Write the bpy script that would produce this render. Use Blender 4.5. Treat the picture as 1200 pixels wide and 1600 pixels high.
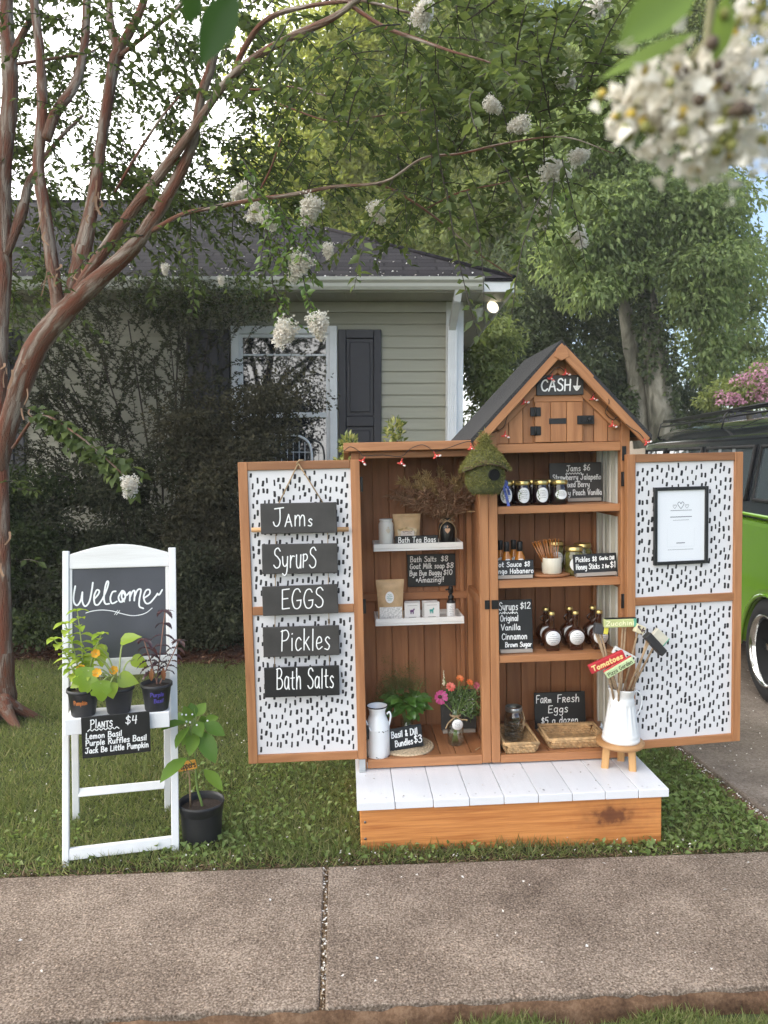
import bpy, math, random
import numpy as np
from mathutils import Matrix, Vector
random.seed(7); RNG = np.random.default_rng(11)
PI = math.pi; rad = math.radians
for o in list(bpy.data.objects): bpy.data.objects.remove(o, do_unlink=True)
SC = bpy.context.scene
COL = SC.collection

# ------------------------------------------------------------------ camera
F = 1180.0; CAMH = 1.5; HOR = 716.0; PITCH = math.atan((800 - HOR) / F)
cd = bpy.data.cameras.new('camera'); cam = bpy.data.objects.new('camera', cd); COL.objects.link(cam)
cam.location = (0, 0, CAMH); cam.rotation_euler = (PI / 2 - PITCH, 0, 0)
cd.sensor_fit = 'VERTICAL'; cd.sensor_height = 36.0; cd.lens = 36.0 * F / 1600
cd.clip_start = 0.02; cd.clip_end = 600
cd.dof.use_dof = True; cd.dof.focus_distance = 3.2; cd.dof.aperture_fstop = 7.0
SC.camera = cam
# ------------------------------------------------------------------ sky, sun, exposure
SUN_EL = rad(38); SUN_AZ = rad(-78)            # azimuth clockwise from the view direction (+Y)
w = bpy.data.worlds.new('World'); SC.world = w; w.use_nodes = True
nt = w.node_tree; N = nt.nodes; L = nt.links; N.clear()
sky = N.new('ShaderNodeTexSky'); sky.sky_type = 'NISHITA'; sky.sun_disc = False
sky.sun_elevation = SUN_EL; sky.sun_rotation = SUN_AZ; sky.dust_density = 2.5; sky.air_density = 1.0; sky.ozone_density = 1.5
tc = N.new('ShaderNodeTexCoord'); nz = N.new('ShaderNodeTexNoise'); nz.inputs['Scale'].default_value = 1.6; nz.inputs['Detail'].default_value = 6
mp = N.new('ShaderNodeMapping'); mp.inputs['Scale'].default_value = (1, 1, 2.2); mp.inputs['Location'].default_value = (0.35, 0.2, 0.1)
sx = N.new('ShaderNodeSeparateXYZ'); mm = N.new('ShaderNodeMath'); mm.operation = 'MULTIPLY_ADD'; mm.inputs[1].default_value = -0.85
cr = N.new('ShaderNodeValToRGB'); cr.color_ramp.elements[0].position = 0.36; cr.color_ramp.elements[1].position = 0.62
mx = N.new('ShaderNodeMix'); mx.data_type = 'RGBA'; mx.inputs[7].default_value = (11.5, 11.4, 11.2, 1)
bg = N.new('ShaderNodeBackground'); bg.inputs['Strength'].default_value = 0.15; wo = N.new('ShaderNodeOutputWorld')
L.new(tc.outputs['Generated'], mp.inputs['Vector']); L.new(mp.outputs[0], nz.inputs['Vector'])
L.new(tc.outputs['Generated'], sx.inputs[0]); L.new(sx.outputs['X'], mm.inputs[0]); L.new(nz.outputs['Fac'], mm.inputs[2])
L.new(mm.outputs[0], cr.inputs[0]); L.new(cr.outputs['Color'], mx.inputs[0])
L.new(sky.outputs[0], mx.inputs[6]); L.new(mx.outputs[2], bg.inputs['Color']); L.new(bg.outputs[0], wo.inputs['Surface'])
sd = bpy.data.lights.new('sun', 'SUN'); sd.energy = 1.3; sd.angle = rad(20); sd.color = (1.0, 0.93, 0.83)
so = bpy.data.objects.new('sun', sd); COL.objects.link(so)
sun_dir = Vector((math.sin(SUN_AZ) * math.cos(SUN_EL), math.cos(SUN_AZ) * math.cos(SUN_EL), math.sin(SUN_EL)))
so.rotation_euler = sun_dir.to_track_quat('Z', 'Y').to_euler()
SC.view_settings.view_transform = 'Standard'; SC.view_settings.look = 'None'
SC.view_settings.gamma = 1.0; SC.view_settings.exposure = 1.20; SC.view_settings.use_curve_mapping = False
SC.render.engine = 'CYCLES'
SC.cycles.use_denoising = True
SC.cycles.max_bounces = 8; SC.cycles.transparent_max_bounces = 12; SC.cycles.diffuse_bounces = 4; SC.cycles.caustics_reflective = False; SC.cycles.caustics_refractive = False

# ------------------------------------------------------------------ pixels of the photograph (1200x1600) to points
def ray(px, py):
    a = (px - 600) / F; b = (800 - py) / F
    return Vector((a, math.cos(PITCH) + b * math.sin(PITCH), -math.sin(PITCH) + b * math.cos(PITCH)))
EYE = Vector((0, 0, CAMH))
def atY(px, py, Y): d = ray(px, py); return EYE + d * (Y / d.y)
def atZ(px, py, z=0.0): d = ray(px, py); return EYE + d * ((z - CAMH) / d.z)
def atD(px, py, dist): return EYE + ray(px, py).normalized() * dist
CAB = Matrix.Translation((-0.067, 3.067, 0.2105)) @ Matrix.Rotation(rad(2.94), 4, 'Z') @ Matrix.Rotation(rad(-1.32), 4, 'Y')
def inframe(M, px, py, ly):
    Mi = M.inverted(); e = Mi @ EYE; d = Mi.to_3x3() @ ray(px, py)
    return e + d * ((ly - e.y) / d.y)
def cab(px, py, ly): return inframe(CAB, px, py, ly)

# ------------------------------------------------------------------ mesh builder
class MB:
    def __init__(s): s.v = []; s.f = []; s.uv = []; s.m = []; s.s = []
    def add(s, vs, fs, uvs=None, mi=0, smooth=False, M=None):
        n = len(s.v)
        if M is not None: vs = [M @ Vector(p) for p in vs]
        s.v += [tuple(p) for p in vs]
        for k, f in enumerate(fs):
            s.f.append([n + i for i in f]); s.m.append(mi); s.s.append(smooth)
            s.uv.append(uvs[k] if uvs else [(vs[i][0], vs[i][2]) for i in f])
        return s
    def box(s, x0, x1, y0, y1, z0, z1, mi=0, M=None, grain=None):
        vs = [(x, y, z) for x in (x0, x1) for y in (y0, y1) for z in (z0, z1)]
        fs = [(0, 1, 3, 2), (4, 6, 7, 5), (0, 4, 5, 1), (2, 3, 7, 6), (0, 2, 6, 4), (1, 5, 7, 3)]
        d = [abs(x1 - x0), abs(y1 - y0), abs(z1 - z0)]
        g = d.index(max(d)) if grain is None else grain
        ou, ov = random.random() * 9, random.random() * 9
        uvs = []
        for k, f in enumerate(fs):
            nax = k // 2; ax = [a for a in range(3) if a != nax]
            if g in ax: u = g; v = [a for a in ax if a != g][0]
            else: u, v = ax
            uvs.append([(vs[i][u] + ou, vs[i][v] + ov + k * .37) for i in f])
        return s.add(vs, fs, uvs, mi, False, M)
    def beam(s, a, b, w, t, nrm, mi=0):
        """bar from a to b, w wide across, t thick along nrm (centred)"""
        a, b, nrm = Vector(a), Vector(b), Vector(nrm).normalized(); d = (b - a); ln = d.length; d.normalize()
        c = nrm.cross(d).normalized(); n2 = d.cross(c).normalized()
        M = Matrix((d, c, n2)).transposed().to_4x4(); M.translation = a
        return s.box(0, ln, -w / 2, w / 2, -t / 2, t / 2, mi, M)
    def prism(s, poly, y0, y1, mi=0, M=None, smooth=False):
        """polygon in x,z extruded along y"""
        n = len(poly)
        vs = [(p[0], y0, p[1]) for p in poly] + [(p[0], y1, p[1]) for p in poly]
        fs = [tuple(range(n)), tuple(range(2 * n - 1, n - 1, -1))] + [(i, i + n, (i + 1) % n + n, (i + 1) % n) for i in range(n)]
        ou = random.random() * 9
        uvs = [[(vs[i][0] + ou, vs[i][2]) for i in fs[0]], [(vs[i][0] + ou, vs[i][2]) for i in fs[1]]] + [[(vs[i][0] + ou, vs[i][2] + vs[i][1]) for i in f] for f in fs[2:]]
        return s.add(vs, fs, uvs, mi, smooth, M)
    def tube(s, pts, rs, seg=6, mi=0, cap=True, M=None, smooth=True):
        pts = [Vector(p) for p in pts]; n = len(pts)
        if not hasattr(rs, '__len__'): rs = [rs] * n
        up = Vector((0.31, 0.17, 0.93)); vs = []; fs = []; uvs = []; ln = 0
        prevc = None
        for i, p in enumerate(pts):
            d = (pts[min(i + 1, n - 1)] - pts[max(i - 1, 0)])
            d = d.normalized() if d.length > 1e-9 else Vector((0, 0, 1))
            c = d.cross(up) if prevc is None else prevc - d * prevc.dot(d)
            if c.length < 1e-4: c = d.cross(Vector((1, 0, 0)))
            c.normalize(); prevc = c; e = d.cross(c)
            for k in range(seg):
                a = 2 * PI * k / seg; vs.append(p + (c * math.cos(a) + e * math.sin(a)) * rs[i])
        for i in range(n - 1):
            l2 = ln + (pts[i + 1] - pts[i]).length; cc = 2 * PI * max(rs[i], rs[i + 1])
            for k in range(seg):
                k2 = (k + 1) % seg
                fs.append((i * seg + k, i * seg + k2, (i + 1) * seg + k2, (i + 1) * seg + k))
                uvs.append([(ln, cc * k / seg), (ln, cc * (k + 1) / seg), (l2, cc * (k + 1) / seg), (l2, cc * k / seg)])
            ln = l2
        if cap:
            fs += [tuple(range(seg - 1, -1, -1)), tuple((n - 1) * seg + k for k in range(seg))]
            uvs += [[(0, 0)] * seg, [(ln, 0)] * seg]
        return s.add(vs, fs, uvs, mi, smooth, M)
    def lathe(s, prof, seg=20, mi=0, M=None, smooth=True, sx=1.0, sy=1.0, close=False):
        """profile (r,z) bottom to top"""
        n = len(prof); vs = []; fs = []; uvs = []
        for r, z in prof:
            for k in range(seg):
                a = 2 * PI * k / seg; vs.append((r * math.cos(a) * sx, r * math.sin(a) * sy, z))
        for i in range(n - 1):
            for k in range(seg):
                k2 = (k + 1) % seg
                fs.append((i * seg + k, i * seg + k2, (i + 1) * seg + k2, (i + 1) * seg + k))
                uvs.append([(k / seg, prof[i][1]), ((k + 1) / seg, prof[i][1]), ((k + 1) / seg, prof[i + 1][1]), (k / seg, prof[i + 1][1])])
        if close:
            fs += [tuple(range(seg - 1, -1, -1)), tuple((n - 1) * seg + k for k in range(seg))]
            uvs += [[(vs[k][0], vs[k][1]) for k in range(seg)]] * 2
        return s.add(vs, fs, uvs, mi, smooth, M)
    def ball(s, c, r, mi=0, seg=10, rings=6, sx=1, sy=1, sz=1, M=None):
        pr = [(max(1e-5, math.sin(PI * i / rings)) * r, -math.cos(PI * i / rings) * r * sz) for i in range(rings + 1)]
        T = Matrix.Translation(c)
        return s.lathe(pr, seg, mi, T if M is None else M @ T, True, sx, sy)
    def disc(s, c, rx, rz, y=0.0, mi=0, n=20, M=None):
        """filled ellipse facing -y"""
        vs = [(c[0] + rx * math.cos(2 * PI * k / n), y, c[1] + rz * math.sin(2 * PI * k / n)) for k in range(n)]
        return s.add(vs, [tuple(range(n))], None, mi, False, M)
    def build(s, name, mats, parent=None, M=None, bevel=0.0, seg=1):
        me = bpy.data.meshes.new(name)
        me.from_pydata(s.v, [], s.f)
        uvl = me.uv_layers.new(name='UVMap')
        flat = [c for fu in s.uv for p in fu for c in p[:2]]
        uvl.data.foreach_set('uv', flat)
        me.polygons.foreach_set('material_index', s.m); me.polygons.foreach_set('use_smooth', s.s)
        for m in (mats if isinstance(mats, (list, tuple)) else [mats]): me.materials.append(m)
        me.update()
        return link(name, me, parent, M, bevel, seg)
def link(name, me, parent=None, M=None, bevel=0.0, seg=1):
    o = bpy.data.objects.new(name, me); COL.objects.link(o)
    if parent is not None: o.parent = parent
    if M is not None: o.matrix_basis = M
    if bevel:
        b = o.modifiers.new('bevel', 'BEVEL'); b.width = bevel; b.segments = seg; b.limit_method = 'ANGLE'; b.angle_limit = rad(50)
    return o
def tag(o, label=None, cat=None, group=None, kind=None):
    if label: o['label'] = label
    if cat: o['category'] = cat
    if group: o['group'] = group
    if kind: o['kind'] = kind
    return o
def thing(name, M, label, cat, group=None):
    o = bpy.data.objects.new(name, None); COL.objects.link(o); o.empty_display_size = .05
    o.matrix_basis = M if isinstance(M, Matrix) else Matrix.Translation(M)
    return tag(o, label, cat, group)
def structure(o): o['kind'] = 'structure'; return o
def T(x, y, z): return Matrix.Translation((x, y, z))
def RZ(d): return Matrix.Rotation(rad(d), 4, 'Z')
def RX(d): return Matrix.Rotation(rad(d), 4, 'X')
def RY(d): return Matrix.Rotation(rad(d), 4, 'Y')
def copy_tree(o, M=None, parent=None):
    c = o.copy(); COL.objects.link(c)
    if parent is not None: c.parent = parent
    if M is not None: c.matrix_basis = M
    for ch in list(o.children): copy_tree(ch, None, c)
    return c
def catmull(pts, k=6):
    P = [Vector(p) for p in pts]
    if len(P) < 3: return P
    out = []
    for i in range(len(P) - 1):
        p0 = P[i - 1] if i else P[0] * 2 - P[1]; p1, p2 = P[i], P[i + 1]
        p3 = P[i + 2] if i + 2 < len(P) else P[-1] * 2 - P[-2]
        for j in range(k):
            t = j / k
            out.append(0.5 * ((2 * p1) + (p2 - p0) * t + (2 * p0 - 5 * p1 + 4 * p2 - p3) * t * t + (3 * p1 - p0 - 3 * p2 + p3) * t ** 3))
    return out + [P[-1]]

# ------------------------------------------------------------------ materials
def mat(name, col, rough=0.6, metal=0.0, spec=0.5, var=0.0, vscale=8.0, bump=0.0, bscale=60.0, trans=0.0, sub=0.0, stretch=(1, 1, 1), coat=0.0):
    m = bpy.data.materials.new(name); m.use_nodes = True; nt = m.node_tree; b = nt.nodes['Principled BSDF']
    b.inputs['Base Color'].default_value = (*col, 1); b.inputs['Roughness'].default_value = rough; b.inputs['Metallic'].default_value = metal
    b.inputs['Specular IOR Level'].default_value = spec; b.inputs['Transmission Weight'].default_value = trans
    b.inputs['Coat Weight'].default_value = coat
    if var or bump:
        tc = nt.nodes.new('ShaderNodeTexCoord'); mp = nt.nodes.new('ShaderNodeMapping'); mp.inputs['Scale'].default_value = stretch
        nt.links.new(tc.outputs['Object'], mp.inputs['Vector'])
    if var:
        n = nt.nodes.new('ShaderNodeTexNoise'); n.inputs['Scale'].default_value = vscale; n.inputs['Detail'].default_value = 5
        nt.links.new(mp.outputs[0], n.inputs['Vector'])
        r = nt.nodes.new('ShaderNodeMapRange'); r.inputs['From Min'].default_value = .3; r.inputs['From Max'].default_value = .7
        r.inputs['To Min'].default_value = 1 - var; r.inputs['To Max'].default_value = 1 + var
        nt.links.new(n.outputs['Fac'], r.inputs['Value'])
        x = nt.nodes.new('ShaderNodeMix'); x.data_type = 'RGBA'; x.blend_type = 'MULTIPLY'; x.inputs[0].default_value = 1; x.inputs[6].default_value = (*col, 1)
        nt.links.new(r.outputs[0], x.inputs[7]); nt.links.new(x.outputs[2], b.inputs['Base Color'])
    if bump:
        n2 = nt.nodes.new('ShaderNodeTexNoise'); n2.inputs['Scale'].default_value = bscale; n2.inputs['Detail'].default_value = 4
        nt.links.new(mp.outputs[0], n2.inputs['Vector'])
        bp = nt.nodes.new('ShaderNodeBump'); bp.inputs['Strength'].default_value = bump; bp.inputs['Distance'].default_value = .004
        nt.links.new(n2.outputs['Fac'], bp.inputs['Height']); nt.links.new(bp.outputs[0], b.inputs['Normal'])
    return m
def ramp(nt, stops):
    r = nt.nodes.new('ShaderNodeValToRGB'); e = r.color_ramp.elements
    e[0].position, e[0].color = stops[0][0], (*stops[0][1], 1); e[1].position, e[1].color = stops[-1][0], (*stops[-1][1], 1)
    for p, c in stops[1:-1]:
        k = e.new(p); k.color = (*c, 1)
    return r
def wood(name, light, dark, knot=(.06, .02, .008), rough=.55, grain=13.0, contrast=1.0, knots=.05, islvar=.22, rings=0.0):
    m = bpy.data.materials.new(name); m.use_nodes = True; nt = m.node_tree; n = nt.nodes; l = nt.links; b = n['Principled BSDF']
    uv = n.new('ShaderNodeUVMap')
    mp = n.new('ShaderNodeMapping'); mp.inputs['Scale'].default_value = (1.1, grain, 1); l.new(uv.outputs[0], mp.inputs[0])
    a = n.new('ShaderNodeTexNoise'); a.inputs['Scale'].default_value = 2.6; a.inputs['Detail'].default_value = 7; a.inputs['Distortion'].default_value = .5; l.new(mp.outputs[0], a.inputs['Vector'])
    mp2 = n.new('ShaderNodeMapping'); mp2.inputs['Scale'].default_value = (6, 170, 1); l.new(uv.outputs[0], mp2.inputs[0])
    f = n.new('ShaderNodeTexNoise'); f.inputs['Scale'].default_value = 2.0; f.inputs['Detail'].default_value = 3; l.new(mp2.outputs[0], f.inputs['Vector'])
    ad = n.new('ShaderNodeMath'); ad.operation = 'MULTIPLY_ADD'; ad.inputs[1].default_value = .35; l.new(f.outputs['Fac'], ad.inputs[0]); l.new(a.outputs['Fac'], ad.inputs[2])
    r = ramp(nt, [(.5 - .1 / contrast, dark), (.82, light)])
    src = ad.outputs[0]
    if rings:
        wv = n.new('ShaderNodeTexWave'); wv.wave_type = 'BANDS'; wv.bands_direction = 'Y'; wv.inputs['Scale'].default_value = rings; wv.inputs['Distortion'].default_value = 6; wv.inputs['Detail'].default_value = 3; wv.inputs['Detail Scale'].default_value = .6
        mp4 = n.new('ShaderNodeMapping'); mp4.inputs['Scale'].default_value = (.25, 1.6, 1); l.new(uv.outputs[0], mp4.inputs[0]); l.new(mp4.outputs[0], wv.inputs['Vector'])
        a2 = n.new('ShaderNodeMath'); a2.operation = 'MULTIPLY_ADD'; a2.inputs[1].default_value = .17; l.new(wv.outputs['Fac'], a2.inputs[0]); l.new(src, a2.inputs[2])
        a3 = n.new('ShaderNodeMath'); a3.operation = 'SUBTRACT'; a3.inputs[1].default_value = .08; l.new(a2.outputs[0], a3.inputs[0]); src = a3.outputs[0]
    l.new(src, r.inputs[0])
    g = n.new('ShaderNodeNewGeometry'); mr = n.new('ShaderNodeMapRange'); mr.inputs['To Min'].default_value = 1 - islvar; mr.inputs['To Max'].default_value = 1 + islvar * .7
    l.new(g.outputs['Random Per Island'], mr.inputs['Value'])
    x = n.new('ShaderNodeMix'); x.data_type = 'RGBA'; x.blend_type = 'MULTIPLY'; x.inputs[0].default_value = 1; l.new(r.outputs[0], x.inputs[6]); l.new(mr.outputs[0], x.inputs[7])
    # knots
    mp3 = n.new('ShaderNodeMapping'); mp3.inputs['Scale'].default_value = (2.3, 7, 1); l.new(uv.outputs[0], mp3.inputs[0])
    v = n.new('ShaderNodeTexVoronoi'); v.inputs['Scale'].default_value = 1.0; l.new(mp3.outputs[0], v.inputs['Vector'])
    kr = n.new('ShaderNodeMapRange'); kr.inputs['From Min'].default_value = knots; kr.inputs['From Max'].default_value = knots * 2.2; kr.inputs['To Min'].default_value = .8; kr.inputs['To Max'].default_value = 0
    l.new(v.outputs['Distance'], kr.inputs['Value'])
    y = n.new('ShaderNodeMix'); y.data_type = 'RGBA'; y.inputs[7].default_value = (*knot, 1); l.new(kr.outputs[0], y.inputs[0]); l.new(x.outputs[2], y.inputs[6])
    l.new(y.outputs[2], b.inputs['Base Color']); b.inputs['Roughness'].default_value = rough
    bp = n.new('ShaderNodeBump'); bp.inputs['Strength'].default_value = .25; bp.inputs['Distance'].default_value = .002; l.new(f.outputs['Fac'], bp.inputs['Height']); l.new(bp.outputs[0], b.inputs['Normal'])
    return m
def leaf(name, c1, c2, trans=.4, gloss=.06, c3=None, rough=.4):
    m = bpy.data.materials.new(name); m.use_nodes = True; nt = m.node_tree; n = nt.nodes; l = nt.links; n.clear()
    o = n.new('ShaderNodeOutputMaterial'); g = n.new('ShaderNodeNewGeometry')
    r = ramp(nt, [(0, c1), (.75, c2), (1, c3 or c2)]); l.new(g.outputs['Random Per Island'], r.inputs[0])
    d = n.new('ShaderNodeBsdfDiffuse'); t = n.new('ShaderNodeBsdfTranslucent'); gl = n.new('ShaderNodeBsdfGlossy'); gl.inputs['Roughness'].default_value = rough
    l.new(r.outputs[0], d.inputs[0])
    hs = n.new('ShaderNodeHueSaturation'); hs.inputs['Hue'].default_value = .485; hs.inputs['Saturation'].default_value = 1.1; hs.inputs['Value'].default_value = 1.5
    l.new(r.outputs[0], hs.inputs['Color']); l.new(hs.outputs[0], t.inputs[0])
    a = n.new('ShaderNodeMixShader'); a.inputs[0].default_value = trans; l.new(d.outputs[0], a.inputs[1]); l.new(t.outputs[0], a.inputs[2])
    b = n.new('ShaderNodeMixShader'); b.inputs[0].default_value = gloss; l.new(a.outputs[0], b.inputs[1]); l.new(gl.outputs[0], b.inputs[2])
    l.new(b.outputs[0], o.inputs[0]); return m
def glass(name, tint=(.93, .96, .94), refl=.16, rough=.02):
    m = bpy.data.materials.new(name); m.use_nodes = True; nt = m.node_tree; n = nt.nodes; l = nt.links; n.clear()
    o = n.new('ShaderNodeOutputMaterial'); t = n.new('ShaderNodeBsdfTransparent'); t.inputs[0].default_value = (*tint, 1)
    g = n.new('ShaderNodeBsdfGlossy'); g.inputs['Roughness'].default_value = rough
    lw = n.new('ShaderNodeLayerWeight'); lw.inputs[0].default_value = .25
    mr = n.new('ShaderNodeMapRange'); mr.inputs['To Min'].default_value = refl * .4; mr.inputs['To Max'].default_value = min(1, refl * 4); l.new(lw.outputs['Facing'], mr.inputs['Value'])
    x = n.new('ShaderNodeMixShader'); l.new(mr.outputs[0], x.inputs[0]); l.new(t.outputs[0], x.inputs[1]); l.new(g.outputs[0], x.inputs[2]); l.new(x.outputs[0], o.inputs[0]); return m

M_ = {}
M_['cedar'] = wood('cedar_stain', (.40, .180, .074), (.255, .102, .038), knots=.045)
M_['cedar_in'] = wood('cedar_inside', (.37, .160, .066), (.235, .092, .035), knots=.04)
M_['pine'] = wood('pine_board', (.66, .275, .080), (.40, .125, .030), knot=(.10, .025, .01), grain=34, contrast=1.5, knots=.010, islvar=.05)
M_['lightwood'] = wood('light_wood', (.55, .33, .16), (.40, .21, .09), knots=.01, islvar=.1)
M_['white'] = mat('white_paint', (.80, .80, .81), .45, var=.05, vscale=14, bump=.15)
M_['wornwhite'] = wood('worn_white_paint', (.80, .79, .77), (.66, .64, .61), knot=(.5, .46, .42), rough=.6, grain=16, knots=.02, islvar=.05)
M_['board'] = mat('chalkboard_glare', (.042, .039, .037), .55, var=.35, vscale=9)  # glare on the boards is put into this base colour as grey
M_['boardblue'] = mat('chalkboard_slate', (.058, .060, .070), .5, var=.25, vscale=4)
M_['black'] = mat('black_board', (.010, .010, .011), .45, var=.2, vscale=12)
M_['chalk'] = mat('white_paint_marker', (.85, .85, .84), .8)
M_['ink'] = mat('black_ink', (.018, .017, .019), .7)
M_['blackmetal'] = mat('black_metal', (.012, .012, .013), .4, metal=.3)
M_['shingle'] = mat('shed_shingle', (.035, .034, .036), .9, var=.5, vscale=160, bump=.6, bscale=260)
M_['twine'] = mat('jute_twine', (.36, .25, .14), .9, var=.25, vscale=80)
M_['paper'] = mat('white_label', (.80, .80, .80), .7)
M_['gold'] = mat('gold_lid', (.60, .45, .17), .3, metal=.9)
M_['kraft'] = mat('kraft_paper', (.56, .38, .21), .6, var=.15, vscale=30, bump=.4, bscale=25)
M_['cream'] = mat('cream_ceramic', (.72, .66, .54), .35)
M_['enamel'] = mat('white_enamel', (.80, .82, .83), .3, var=.03, vscale=5, coat=.3)
M_['glass'] = glass('clear_glass')
M_['plasticpot'] = mat('black_plastic', (.016, .016, .018), .5, var=.25, vscale=20)
M_['soil'] = mat('potting_soil', (.030, .018, .012), .95, var=.6, vscale=120, bump=1, bscale=150)
M_['stem'] = mat('green_stem', (.16, .24, .06), .6)

def pine_knot(name, cx, cz):
    m = M_['pine'].copy(); m.name = name; nt = m.node_tree; n = nt.nodes; l = nt.links; bs = n['Principled BSDF']
    src = bs.inputs['Base Color'].links[0].from_socket
    tc = n.new('ShaderNodeTexCoord'); nz = n.new('ShaderNodeTexNoise'); nz.inputs['Scale'].default_value = 30; nz.inputs['Detail'].default_value = 6; l.new(tc.outputs['Object'], nz.inputs['Vector'])
    mp = n.new('ShaderNodeMapping'); mp.inputs['Location'].default_value = (-cx, 0, -cz); l.new(tc.outputs['Object'], mp.inputs[0])
    m2 = n.new('ShaderNodeMapping'); m2.inputs['Rotation'].default_value = (0, rad(28), 0); m2.inputs['Scale'].default_value = (8.5, 0, 19); l.new(mp.outputs[0], m2.inputs[0])
    ln = n.new('ShaderNodeVectorMath'); ln.operation = 'LENGTH'; l.new(m2.outputs[0], ln.inputs[0])
    ad = n.new('ShaderNodeMath'); ad.operation = 'MULTIPLY_ADD'; ad.inputs[1].default_value = 1.5; l.new(nz.outputs['Fac'], ad.inputs[0]); l.new(ln.outputs['Value'], ad.inputs[2])
    r = ramp(nt, [(.0, (.92, .92, .92)), (.30, (.85, .85, .85)), (.46, (.40, .40, .40)), (.60, (.22, .22, .22)), (1, (0, 0, 0))]); mr = n.new('ShaderNodeMapRange'); mr.inputs['From Min'].default_value = .55; mr.inputs['From Max'].default_value = 2.3; l.new(ad.outputs[0], mr.inputs['Value']); l.new(mr.outputs[0], r.inputs[0])
    x = n.new('ShaderNodeMix'); x.data_type = 'RGBA'; x.inputs[7].default_value = (.10, .028, .012, 1); l.new(r.outputs[0], x.inputs[0]); l.new(src, x.inputs[6]); l.new(x.outputs[2], bs.inputs['Base Color'])
    return m
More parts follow.
